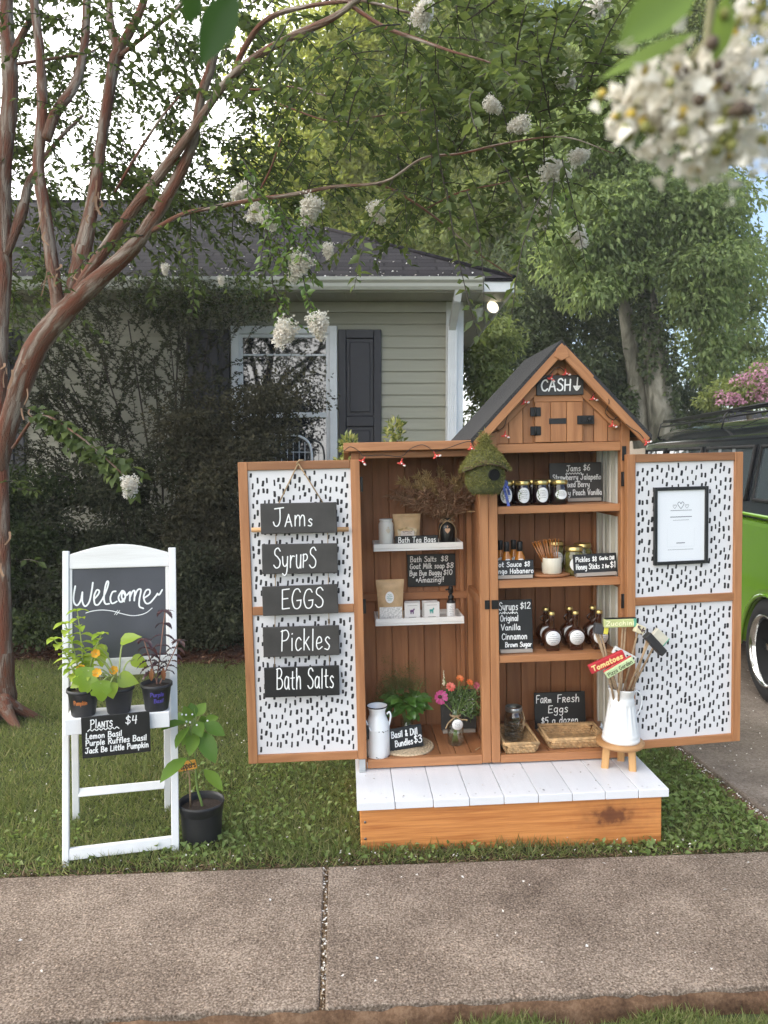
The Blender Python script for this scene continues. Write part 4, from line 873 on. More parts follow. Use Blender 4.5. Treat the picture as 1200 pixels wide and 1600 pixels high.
b = MB(); b.box(-.037, -.010, -.006, -.0045, -.045, .040); b.box(-.037, -.010, -.02, -.0065, -.0085, -.006); b.lathe([(.001, .002), (.004, .002), (.004, 0)], 8, M=T(-.024, -.006, -.02) @ RX(90)); b.build('bracket', mat('galvanised', (.55, .57, .58), .35, metal=.8), cabinet)
# ------------------------------------------------------------------ step platform
plat = thing('step_platform', CAB @ T(0, 0, -.010), 'low pine step with white painted board top under the cabinet', 'step')
b = MB(); px0, px1 = -.052, 1.155; nb = 9
ed = [px0, .094, .24, .378, .512, .645, .776, .905, 1.035, px1]
for k in range(9): b.box(ed[k] + .0011, ed[k + 1] - .0011, -.292 - .003 * random.random(), .44, -.032, 0, 0, None, 1)
m_deck = wood('white_deck_paint', (.76, .77, .80), (.70, .71, .74), knot=(.55, .54, .52), rough=.35, grain=8, knots=.008, islvar=.04)
b.build('deck', m_deck, plat, bevel=.0022, seg=2)
pb = MB(); pb.box(px0 + .012, px1 - .022, -.277, -.240, -.245, -.0325)
front = pb.build('front_board', pine_knot('pine_with_knot', .935, -.105), plat, bevel=.005, seg=2)
sb_ = MB()
for z in (-.085, -.15, -.19): sb_.lathe([(.001, .0015), (.005, .0015), (.005, 0)], 8, M=T(px0 + .03, -.2775, z) @ RX(90))
sb_.build('screw', mat('steel_screw', (.2, .2, .2), .4, metal=.9), front)
b = MB(); b.box(px0 + .012, px0 + .05, -.238, .42, -.245, -.0325, 0, None, 1); b.box(px1 - .06, px1 - .022, -.238, .42, -.245, -.0325, 0, None, 1); b.box(px0 + .05, px1 - .06, .385, .42, -.245, -.0325); b.build('side_board', M_['pine'], plat, bevel=.004)
b = MB()
for k in range(9):
    for y_ in (-.262, .02):
        for f_ in (.22, .78): xk = ed[k] + (ed[k + 1] - ed[k]) * f_; b.lathe([(.001, .0006), (.0036, .0006), (.004, 0)], 8, M=T(xk, y_, .0002))
b.build('screw_heads', mat('painted_screw', (.50, .50, .52), .5), plat)
# petals and specks on the step
pp = np.stack([RNG.uniform(-.04, 1.14, 46), RNG.uniform(-.28, -.01, 46), np.full(46, -.0072)], 1); q = np.array(CAB); pp = pp @ q[:3, :3].T + q[:3, 3]
Np = unit(46) * .3; Np[:, 2] += 1
o = leaves_mesh('step_petals', leaf_arrays(pp, unit(46) * np.array([1, 1, .15]), Np, RNG.uniform(.005, .013, 46), RNG.uniform(.004, .009, 46)), leaf('step_petal', (.55, .50, .46), (.80, .79, .78), .1, .02, (.12, .09, .07)), kind='stuff'); tag(o, 'tiny petals and specks lying on the white step boards', 'petals')

# ------------------------------------------------------------------ signs hung down the left door
hang = thing('rope_hanger', CAB @ T(-.25, -.048, .9), 'jute rope and wooden dowel holding the five signs on the left door', 'rope')
def dl(px, py, ly=-.055): return cab(px, py, ly)
b = MB(); H0 = Vector((-.25, -.048, .9)); k0 = dl(466, 724, -.052); cA, cB = dl(434, 790, -.058), dl(506, 788, -.058)
b.tube([k0 - H0, cA - H0], .0028, 6); b.tube([k0 - H0, cB - H0], .0028, 6); b.tube([k0 - H0 + Vector((-.008, 0, -.004)), k0 - H0 + Vector((.004, -.004, .012)), k0 - H0 + Vector((.022, 0, .012))], .0035, 6)
for xa, ya, xb, yb in ((431, 833, 429, 1045), (512, 832, 515, 1045)): b.tube([dl(xa, ya, -.052) - H0, dl(xb, yb, -.052) - H0], .0018, 5)
b.build('rope', M_['twine'], hang)
b = MB(); a1, a2 = dl(393, 828, -.058) - H0, dl(545, 827, -.058) - H0; b.tube([a1, a2], .0095, 10); b.build('dowel', M_['lightwood'], hang)
def hsign(corners, txt, u0, u1, base, cap, bm, label, rz=0):
    (xl, yt), (xr, yb) = corners; A_ = dl(xl, yb, -.072); B_ = dl(xr, yb, -.072); C_ = dl(xl, yt, -.072)
    w_ = B_.x - A_.x; h_ = C_.z - A_.z
    M = CAB @ T(A_.x + w_ / 2, -.078, A_.z) @ RY(rz)
    o = thing('hanging_sign', M, label, 'sign', 'chalk signs hung down the left door')
    b = MB(); b.box(-w_ / 2, w_ / 2, 0, .007, 0, h_); b.build('board', M_[bm], o, bevel=.003, seg=2)
    x = MB(); write(x, txt, -w_ / 2 + u0 * w_, base * h_, (u1 - u0) * w_, cap * h_, .0046, slant=.05); x.build('lettering', M_['chalk'], o)
hsign(((408, 787), (527, 835)), 'J^Am^s', .16, .74, .24, .58, 'board', 'topmost glare-greyed chalk sign hung on the left door reading Jams', .3)
hsign(((410, 851), (528, 898)), 'Syr^U^PS', .15, .77, .20, .66, 'board', 'glare-greyed chalk sign on the left door reading Syrups', .8)
hsign(((411, 916), (529, 962)), 'EGGS', .25, .80, .22, .68, 'board', 'middle chalk sign on the left door reading EGGS in capitals', -.3)
hsign(((412, 980), (531, 1027)), 'Pickles', .23, .87, .20, .70, 'board', 'glare-greyed chalk sign on the left door reading Pickles', .3)
hsign(((414, 1043), (531, 1090)), 'Bath Salts', .16, .92, .26, .66, 'black', 'lowest and blackest sign on the left door reading Bath Salts', .2)
# framed notice on the right door
Mn = CAB @ doorR.matrix_basis
c0 = inframe(Mn, 1022, 884, .0); c1 = inframe(Mn, 1107, 762, .0); w_ = c1.x - c0.x; h_ = .322
notice = thing('framed_notice', Mn @ T((c0.x + c1.x) / 2, .0105, (c0.z + c1.z) / 2 - h_ / 2 + .004), 'black framed white notice with three hearts on the right door', 'notice')
b = MB(); fr = .014
b.box(-w_ / 2, -w_ / 2 + fr, -.014, -.0005, 0, h_); b.box(w_ / 2 - fr, w_ / 2, -.014, -.0005, 0, h_); b.box(-w_ / 2 + fr, w_ / 2 - fr, -.0138, -.0005, 0, fr); b.box(-w_ / 2 + fr, w_ / 2 - fr, -.0138, -.0005, h_ - fr, h_); b.build('frame', M_['black'], notice, bevel=.0015)
b = MB(); b.box(-w_ / 2 + fr, w_ / 2 - fr, -.006, -.001, fr, h_ - fr); b.build('paper', mat('notice_paper', (.78, .80, .84), .25), notice)
x = MB(); My = T(0, -.006, 0)
def heart(cx, cz, r): return [(cx, cz + .35 * r), (cx - .5 * r, cz + .95 * r), (cx - r, cz + .4 * r), (cx - .6 * r, cz - .35 * r), (cx, cz - r), (cx + .6 * r, cz - .35 * r), (cx + r, cz + .4 * r), (cx + .5 * r, cz + .95 * r), (cx, cz + .35 * r)]
stroke(x, heart(0, h_ * .765, .014), .0022, M=My); stroke(x, heart(-.027, h_ * .748, .008), .0014, M=My); stroke(x, heart(.027, h_ * .748, .008), .0014, M=My)
for zz, hw_, wd in ((.695, .045, .0022), (.612, .046, .0030), (.57, .034, .0016), (.275, .018, .0034), (.19, .056, .0016)):
    rr = random.Random(int(zz * 999)); px = -hw_
    while px < hw_:
        q = rr.uniform(.003, .007); stroke(x, [(px, h_ * zz), (px + q * .5, h_ * zz + .0012), (px + q, h_ * zz)], wd, M=My, h=.0002); px += q + .0022
x.build('print', mat('grey_print', (.16, .17, .20), .6), notice)
x = MB()
for p in ([(-.06, .27), (-.06, .08)], [(.06, .08), (.06, .27)], [(-.06, .08), (.06, .08)]): stroke(x, [(a, h_ * .23 + (b_ - .08) * .4) for a, b_ in p], .0006, M=My, h=.0002)
x.build('panel_outline', mat('pale_print', (.55, .57, .62), .6), notice)
# CASH sign
o = sign('cash_sign', 'black sign reading CASH with a down arrow under the gable peak', CAB @ T(.818, -.014, 1.527), .194, .080, [('CASH', .018, .018, .122, .046, 0, .0062), ('\u2193', .150, .016, .030, .050, 0, .005)], base=False, t=.008, bm='board')

# ------------------------------------------------------------------ shelf items
def spot(px, py, ly, z): return cab(px, py, ly).x, ly, z
def at(px, py, ly, z): return CAB @ T(*spot(px, py, ly, z))
def bend(mb, r):
    mb.v = [((r - y) * math.sin(x / r), -(r - y) * math.cos(x / r), z) for x, y, z in mb.v]; return mb
def patch(r, zc, rx, rz, rect=False, n=24, rings=3):
    mb = MB(); vs = [(0, -.0006, zc)]; fs = []
    for k in range(1, rings + 1):
        for i in range(n):
            a = 2 * PI * i / n; ca, sa = math.cos(a), math.sin(a)
            if rect: m_ = max(abs(ca), abs(sa)); ca, sa = ca / m_, sa / m_
            vs.append((rx * ca * k / rings, -.0006, zc + rz * sa * k / rings))
    for i in range(n): fs.append((0, 1 + (i + 1) % n, 1 + i)) 
    for k in range(rings - 1):
        for i in range(n): a = 1 + k * n + i; c = 1 + k * n + (i + 1) % n; fs.append((a, c, c + n, a + n))
    mb.add(vs, fs); return bend(mb, r)
def scribble(r, zc, hw, lines, wd, gapz, mi=0, seed=1):
    mb = MB(); rr = random.Random(seed)
    for k in range(lines):
        z = zc + ((lines - 1) / 2 - k) * gapz; h = hw * rr.uniform(.6, 1)
        stroke(mb, [(-h + 2 * h * i / 9, z + rr.uniform(-1, 1) * gapz * .22) for i in range(10)], wd, mi, h=.0002, base=.0009)
    return bend(mb, r)
m_jam = mat('dark_jam_glass', (.010, .004, .005), .08, coat=.6)
m_greyink = mat('grey_ink', (.12, .12, .12), .7); m_greenink = mat('green_ink', (.16, .22, .10), .7)
def jam_jar(M, label, lw=.0265, lh=.032, ribbon=False, lab=True):
    o = thing('jam_jar', M, label, 'jar', 'jam jars on the top shelf')
    r = .0355; b = MB(); b.lathe([(.001, 0), (.030, 0), (.034, .004), (r, .012), (r, .066), (.033, .076), (.031, .08), (.031, .09)], 20); b.build('jar', m_jam, o)
    b = MB(); b.lathe([(.0335, .084), (.0345, .086), (.0345, .094), (.0338, .0955), (.0338, .099), (.032, .102), (.001, .102)], 20); b.build('lid', M_['gold'], o)
    if lab:
        l_ = patch(r, .042, lw, lh).build('label', M_['paper'], o); scribble(r, .046, lw * .6, 5, .0012, lh * .24, seed=len(label)).build('print', m_greyink, l_)
        g_ = MB()
        for k in range(5): g_.disc((-lw * .62 + random.uniform(-.003, .003), .042 + (k - 2) * .008), .003, .0035, -.0012, 0, 7)
        bend(g_, r).build('sprig', m_greenink, l_)
    return o
zj = SH['jam']
JJ = [(789, .075, 'jam jar with blue ribbon beside the mossy birdhouse', .0265, .032), (816, .075, 'jam jar with oval label, second from the birdhouse', .0265, .032), (845, .075, 'jam jar with oval label, third from the birdhouse', .0265, .031), (874, .07, 'jam jar with small landscape oval label in front of the Jams sign', .026, .0195)]
for px, ly, lb, lw, lh in JJ: jam_jar(at(px, 786, ly, zj), lb, lw, lh)
for px, wh in ((803, 'first and second'), (832, 'second and third'), (858, 'third and fourth')): jam_jar(at(px, 780, .155, zj), 'dark jam jar standing behind, between the %s labelled jars' % wh, lab=False)
rb = thing('prize_ribbon', at(789, 787, .036, zj), 'blue and white prize ribbon tied on the jam jar by the birdhouse', 'ribbon')
b = MB(); 
for pts, wd in (([(0, 0, .100), (-.004, -.004, .075), (.006, -.004, .04), (.012, -.005, .01), (.016, -.020, -.022)], .011), ([(.002, -.001, .095), (.012, -.006, .07), (.018, -.005, .045)], .010)):
    P_s = catmull(pts, 4); vs = []; fs = []
    for i, p in enumerate(P_s): vs += [(p.x - wd / 2, p.y, p.z), (p.x + wd / 2, p.y - .001, p.z)]
    for i in range(len(P_s) - 1): fs.append((2 * i, 2 * i + 1, 2 * i + 3, 2 * i + 2))
    b.add(vs, fs)
b.lathe([(.001, .003), (.012, .002), (.014, 0)], 12, M=T(0, -.004, .095) @ RX(90)); b.build('ribbon', mat('blue_ribbon', (.08, .12, .42), .5, var=.9, vscale=70), rb)
sign('price_sign', 'black sign listing jams behind the jam jars on the top shelf', at(901, 785, .20, zj + .012) @ RX(-6), .232, .160,
     [('Jams', .075, .122, .062, .026), ('$6', .150, .124, .030, .026), ('Strawberry Jalape\u00f1o', .012, .084, .216, .024), ('Mixed Berry', .06, .052, .115, .024), ('Mulberry Peach Vanilla', .006, .016, .222, .024)],
     group='small lettered signs', extra=lambda x: wavy(x, -.045, .028, .112, .003, 6, .003), bm='board', wd=.0034)
zm_ = SH['mid']
m_sauce = mat('orange_hot_sauce', (.42, .15, .015), .12, coat=.5, var=.15, vscale=30)
def sauce(px, ly, lb):
    o = thing('hot_sauce_bottle', at(px, 893, ly, zm_), lb, 'bottle', 'hot sauce bottles on the middle shelf')
    b = MB(); b.lathe([(.001, 0), (.020, 0), (.0225, .004), (.0225, .075), (.020, .090), (.012, .106), (.010, .118), (.010, .125)], 18); b.build('bottle', m_sauce, o)
    b = MB(); b.lathe([(.0118, .112), (.0122, .113), (.0122, .150), (.011, .1525), (.001, .1525)], 16); b.build('cap', M_['blackmetal'], o)
    l_ = patch(.0225, .055, .021, .027).build('label', M_['paper'], o); scribble(.0225, .058, .013, 4, .001, .008, seed=px).build('print', m_greyink, l_)
sauce(792, .085, 'hot sauce bottle second from the left, behind the Habanero sign'); sauce(812.5, .085, 'rightmost hot sauce bottle in the front row behind the Habanero sign'); sauce(782, .145, 'hot sauce bottle half hidden by the centre post'); sauce(803, .15, 'hot sauce bottle set back between the two front bottles')
sign('price_sign', 'black sign for mango habanero hot sauce on the middle shelf', at(797, 897, .052, zm_ + .012) @ RX(-8), .205, .066, [('Hot Sauce $8', .040, .038, .148, .020), ('Mango Habanero', .022, .010, .180, .020)], group='small lettered signs')
bd = thing('round_board', at(856, 893, .135, zm_), 'round dark wooden board under the honey stick cup', 'board'); b = MB(); b.lathe([(.001, 0), (.095, 0), (.100, .004), (.100, .010), (.096, .013), (.001, .013)], 32); b.build('board', ci, bd)
zb_ = zm_ + .0135
Mc = at(862, 897, .08, zb_); cup = thing('ribbed_cup', Mc, 'cream ribbed ceramic cup holding honey sticks', 'cup')
b = MB(); nr = 60; pr = [(.036, 0), (.040, .004), (.041, .066), (.0405, .068), (.037, .068), (.036, .01), (.001, .01)]; vs = []; fs = []
for i, (r, z) in enumerate(pr):
    for k in range(nr): a = 2 * PI * k / nr; rr_ = r + (.0012 * (k % 3 == 0) if 0 < i < 3 else 0); vs.append((rr_ * math.cos(a), rr_ * math.sin(a), z))
for i in range(len(pr) - 1):
    for k in range(nr): fs.append((i * nr + k, i * nr + (k + 1) % nr, (i + 1) * nr + (k + 1) % nr, (i + 1) * nr + k))
fs.append(tuple(range(nr - 1, -1, -1))); b.add(vs, fs, None, 0, True); b.build('cup', M_['cream'], cup)
m_honey = mat('amber_honey_straw', (.33, .115, .022), .2, coat=.4)
for k in range(16):
    f = k / 15; o = thing('honey_stick', Mc @ T(-.022 + .040 * f, -.012 + .02 * random.random(), .013) @ RY(-26 + 30 * f + random.uniform(-2, 2)) @ RX(random.uniform(-6, 4)), 'thin amber honey straw standing in the cream ribbed cup', 'honey stick', 'honey sticks in the ribbed cup')
    b = MB(); b.tube([(0, 0, 0), (0, 0, .128)], .0026, 6); b.tube([(0, 0, .128), (0, 0, .135)], [.0028, .0034], 4); b.build('straw', m_honey, o)
m_pickle = mat('pickle_jar_contents', (.105, .095, .022), .1, coat=.8, var=.7, vscale=38)
def pickle(px, ly, lb, z, s=1.0):
    o = thing('pickle_jar', at(px, 890, ly, z), lb, 'jar', 'pickle jars on the middle shelf')
    b = MB(); r = .041 * s; b.lathe([(.001, 0), (r * .88, 0), (r, .008), (r, .082), (r * .92, .094), (r * .84, .10), (r * .84, .108)], 20); b.build('jar', m_pickle, o)
    b = MB(); b.lathe([(r * .88, .102), (r * .93, .104), (r * .93, .112), (r * .9, .114), (r * .9, .120), (r * .86, .123), (.001, .123)], 20); b.build('lid', M_['gold'], o)
    l_ = patch(r, .05, .030, .030).build('label', M_['paper'], o); scribble(r, .052, .016, 4, .0013, .010, seed=px).build('print', m_greyink, l_)
    return o
pickle(897, .105, 'pickle jar with round white label in front of its twin', zb_ - .0135); pickle(910, .21, 'pickle jar at the back behind the price sign', zm_); pickle(867, .20, 'pickle jar hidden behind the honey stick cup', zb_)
sign('price_sign', 'tilted black sign for pickles and honey sticks on the middle shelf', at(931, 894, .05, zm_ + .013) @ RY(-1.2) @ RX(-8), .186, .082, [('Pickles $8', .010, .050, .090, .020), ('Garlic Dill', .112, .054, .064, .014), ('Honey Sticks', .010, .018, .100, .022), ('2 for', .122, .020, .030, .016), ('$1', .155, .020, .024, .026)], group='small lettered signs')
zl = SH['low']
sign('price_sign', 'tall black sign listing four syrup flavours on the lower shelf', at(806, 1010, .055, zl + .012) @ RX(-5), .150, .212, [('Syrups', .008, .168, .080, .032), ('$12', .098, .172, .044, .028), ('Original', .012, .122, .076, .024), ('Vanilla', .014, .084, .082, .024), ('Cinnamon', .016, .044, .108, .026), ('Brown Sugar', .030, .012, .112, .020)], group='small lettered signs', extra=lambda x: wavy(x, -.067, .012, .156, .003, 7, .003), wd=.0036)
m_syrup = mat('dark_maple_syrup', (.040, .011, .004), .06, coat=.8)
def syrup(px, ly, lb):
    o = thing('syrup_bottle', at(px, 1010, ly, zl), lb, 'bottle', 'round syrup bottles on the lower shelf')
    R_ = .043; Mb = T(0, 0, .056) @ RX(90)
    b = MB(); b.lathe([(.001, -.026), (.034, -.026), (R_ - .003, -.018), (R_, -.008), (R_, .008), (R_ - .003, .018), (.034, .026), (.001, .026)], 28, M=Mb); b.box(-.028, .028, -.021, .021, 0, .03); b.lathe([(.014, .088), (.0125, .105), (.0115, .120), (.0115, .146), (.0135, .148), (.0135, .152), (.001, .152)], 16, sy=1); b.build('bottle', m_syrup, o, bevel=.002)
    b = MB(); b.lathe([(.0145, .1525), (.0145, .164), (.0135, .166), (.001, .166)], 16); b.build('cap', M_['gold'], o)
    b = MB(); b.tube([(-.010 - .014 * math.sin(PI * k / 8), 0, .104 + .030 * k / 8 * 1.0) for k in range(9)], .0035, 6); b.build('handle', M_['glass'] if False else m_syrup, o)
    b = MB(); b.lathe([(.001, .0268), (.0315, .0268), (.0315, .0255)], 28, M=Mb); l_ = b.build('label', M_['paper'], o)
    s_ = MB(); rr = random.Random(px)
    for k in range(5):
        z = .074 - k * .009; h = [.006, .016, .022, .018, .010][k]; stroke(s_, [(-h + 2 * h * i / 8, z + rr.uniform(-.001, .001)) for i in range(9)], .0014, M=T(0, -.0269, 0), h=.0002)
    s_.build('print', m_greyink, l_)
for k, (px, lb) in enumerate(((862, 'front syrup bottle nearest the Syrups sign'), (899, 'front syrup bottle in the middle of its row'), (936, 'front syrup bottle behind the plant markers'))): syrup(px, .075, lb)
for px, lb in ((853, 'syrup bottle behind the one nearest the Syrups sign'), (890, 'syrup bottle behind the middle front bottle'), (926, 'back row syrup bottle nearest the ribbed clear panel')): syrup(px, .165, lb)
# bottom shelf of the right bay
zf = .030
m_weave = mat('woven_hyacinth', (.46, .29, .14), .8, var=.35, vscale=45, bump=.5, bscale=120)
def basket(M, w_, d_, h_, lb):
    o = thing('woven_basket', M, lb, 'basket', 'shallow woven trays on the cabinet floor')
    b = MB(); b.box(-w_ / 2 + .006, w_ / 2 - .006, -d_ / 2 + .006, d_ / 2 - .006, 0.002, .008); b.build('base', m_weave, o)
    b = MB(); t = .006
    cs = [(-w_ / 2, -d_ / 2), (w_ / 2, -d_ / 2), (w_ / 2, d_ / 2), (-w_ / 2, d_ / 2)]
    for e in range(4):
        a, c = Vector((*cs[e], 0)), Vector((*cs[(e + 1) % 4], 0)); ln = (c - a).length; u = (c - a) / ln; nn = Vector((u.y, -u.x, 0)); n = max(8, int(ln / .009))
        for row in range(4):
            z = .007 + row * (h_ - .014) / 3.4; fl_ = .012 * (row / 3)
            for s_ in (1, -1):
                b.tube([a + u * (ln * i / n) + nn * (s_ * .0045 * math.sin(i * PI / 2 + row) + fl_) + Vector((0, 0, z + .003 * s_ * math.cos(i * PI / 2 + row))) for i in range(n + 1)], .0052, 5)
    b.build('weave', m_weave, o)
    b = MB(); q = [(x * 1 + .012 * (1 if x > 0 else -1), y + .012 * (1 if y > 0 else -1), h_) for x, y in cs]; b.tube([(q[0][0], q[0][1], h_)] + [Vector(p) for p in q[1:]] + [q[0]], .0075, 7); 
    for e in range(4):
        a, c = Vector(q[e]), Vector(q[(e + 1) % 4]); n = int((c - a).length / .008)
        for i in range(n): p = a + (c - a) * (i / n); b.tube([p + Vector((0, 0, .0085)), p + Vector((.0, 0, -.0085)) + (c - a).normalized() * .002], .0022, 4)
    b.build('rim', m_weave, o)
basket(at(893, 1160, .125, zf), .225, .155, .043, 'wide woven tray in front of the Farm Fresh Eggs sign'); basket(at(806, 1161, .115, zf), .120, .20, .045, 'narrow woven tray holding the glass mason jar')
mj = thing('mason_jar', at(803, 1150, .155, zf + .0085), 'clear glass mason jar with twine in the narrow woven tray', 'jar')
b = MB(); b.lathe([(.001, .002), (.038, .001), (.042, .006), (.042, .105), (.038, .120), (.034, .126), (.034, .140)], 22); b.build('jar', glass('jar_glass', (.78, .80, .78), .22), mj)
b = MB(); b.lathe([(.036, .128), (.0375, .129), (.0375, .146), (.036, .147), (.033, .147)], 22); b.build('lid_ring', mat('grey_zinc', (.35, .35, .34), .35, metal=.8), mj)
b = MB(); b.tube(catmull([(.036, -.012, .128), (.042, -.016, .10), (.036, -.024, .07), (.040, -.02, .05)], 4), .002, 5); b.tube(catmull([(.036, -.012, .128), (.047, -.008, .09), (.044, -.012, .06)], 4), .002, 5); b.build('twine', M_['twine'], mj)
b = MB()
for k in range(14): a = k * 2.4; b.tube([(.03 * math.cos(a), .03 * math.sin(a), .004 + .006 * k), (.03 * math.cos(a + 2.3), .03 * math.sin(a + 2.3), .012 + .006 * k)], .003, 5)
b.build('filling', mat('folded_paper_filling', (.16, .13, .10), .8), mj)
sign('price_sign', 'black Farm Fresh Eggs sign standing behind the wide woven tray', at(876, 1140, .25, zf + .012) @ RX(-5), .235, .165, [('Fa^R^m', .008, .118, .082, .034), ('F^Resh', .106, .118, .108, .034), ('Eggs', .062, .072, .090, .034), ('$5 a dozen', .028, .022, .170, .030)], group='small lettered signs', wd=.0038)
# ------------------------------------------------------------------ leaves and flowers big enough to model singly
PROF_OV = [(0, .0), (.12, .45), (.3, .92), (.5, 1.0), (.7, .78), (.87, .38), (1, .0)]
PROF_HEART = [(-.12, .35), (-.05, .75), (.1, 1.0), (.3, .98), (.55, .72), (.8, .32), (1, 0)]
PROF_LOBE = [(-.15, .3), (-.08, .8), (.08, .95), (.25, .78), (.36, 1.0), (.52, .95), (.62, .55), (.8, .42), (1, 0)]
PROF_JAG = [(0, 0), (.12, .5), (.2, .38), (.3, .95), (.4, .7), (.5, 1.0), (.6, .66), (.72, .75), (.8, .42), (.9, .4), (1, 0)]
PROF_PET = [(0, .25), (.25, .55), (.55, .9), (.8, 1.0), (.95, .7), (1, .3)]
def big_leaf(mb, base, d, up, ln, wd, prof=PROF_OV, droop=.35, fold=.3, mi=0, wave=0.0):
    base, d, up = Vector(base), Vector(d).normalized(), Vector(up); s = d.cross(up).normalized(); u = s.cross(d).normalized()
    vs = []; n = len(prof)
    for i, (t, w_) in enumerate(prof):
        c = base + d * ln * t * (1 - .12 * droop * t * t) - u * ln * droop * t * t * .5 if t > 0 else base + d * ln * t
        e = w_ * wd * .5; wv = wave * wd * (1 if i % 2 else -1)
        vs += [c + s * e + u * (e * fold + wv), c + s * e * .5 + u * e * fold * .4, c, c - s * e * .5 + u * e * fold * .4, c - s * e + u * (e * fold - wv)]
    fs = []
    for i in range(n - 1):
        for k in range(4): a = i * 5 + k; fs.append((a, a + 1, a + 6, a + 5))
    mb.add(vs, fs, None, mi, True)
def flower(mb, c, face, r, petals, wd, droop=.3, mi=0, prof=PROF_PET, rings=1, tilt=.25):
    f = Vector(face).normalized(); a = f.cross(Vector((.3, .2, 1))).normalized(); e = f.cross(a)
    for q in range(rings):
        for k in range(petals):
            t = 2 * PI * (k + .5 * q) / petals + random.uniform(-.08, .08); dr = a * math.cos(t) + e * math.sin(t)
            big_leaf(mb, Vector(c) + dr * r * .12, dr + f * (tilt + .35 * q), f, r * (1 - .25 * q), wd, prof, droop, .15, mi)
# ------------------------------------------------------------------ left bay
def tray(z, y0, y1, lb):
    o = thing('tray_shelf', CAB @ T(.249, y1, z), lb, 'shelf', 'white trays on the left bay back wall')
    w_ = .392; d_ = y1 - y0; b = MB()
    b.box(-w_ / 2, w_ / 2, -d_, 0, 0, .008); b.build('tray_base', M_['wornwhite'], o)
    b = MB(); b.box(-w_ / 2, w_ / 2, -d_, -d_ + .011, .0085, .031); b.box(-w_ / 2, -w_ / 2 + .010, -d_ + .0115, -.0005, .0085, .0305); b.box(w_ / 2 - .010, w_ / 2, -d_ + .0115, -.0005, .0085, .0305); b.box(-w_ / 2 + .0105, w_ / 2 - .0105, -.010, -.0005, .0085, .030); b.build('tray_rim', M_['wornwhite'], o, bevel=.0015)
tray(.883, .200, .380, 'upper white tray shelf with the black vase and tea bags'); tray(.553, .200, .380, 'lower white tray shelf with the soap boxes')
zt1, zt2 = .8915, .5615
def heart_tag(parent, M, r, mt):
    b = MB(); pl = [(p[0] * r, p[1] * r) for p in [(0, .45), (.3, .85), (.75, .8), (.95, .35), (.7, -.2), (0, -1), (-.7, -.2), (-.95, .35), (-.75, .8), (-.3, .85)]]
    b.prism(pl, -.002, .001); b.tube([(0, 0, r * .5), (0, .001, r * 1.9)], .0012, 5); b.tube([(-.003, -.002, r * 1.5), (.003, -.002, r * 1.5)], .003, 6); return b.build('heart_tag', mt, parent, M)
m_peach = mat('peach_wood_heart', (.58, .36, .23), .5); m_lightmetal = mat('pale_heart', (.62, .56, .45), .5)
co = thing('wooden_coaster', at(603, 841, .255, zt1), 'pale carved wooden block under the white jar', 'coaster'); b = MB(); b.box(-.034, .036, -.036, .036, 0, .015); b.build('block', M_['lightwood'], co, bevel=.003)
j = thing('ceramic_jar', at(603.5, 841, .257, zt1 + .0152), 'white ceramic jar with a wooden heart tag on the upper tray', 'jar')
b = MB(); b.lathe([(.001, 0), (.031, 0), (.033, .004), (.033, .088), (.031, .096), (.027, .101), (.029, .106), (.030, .112), (.026, .112), (.025, .10), (.001, .09)], 24); b.build('jar', mat('white_ceramic', (.70, .70, .67), .4), j); heart_tag(j, T(.008, -.0345, .062), .0105, m_lightmetal)
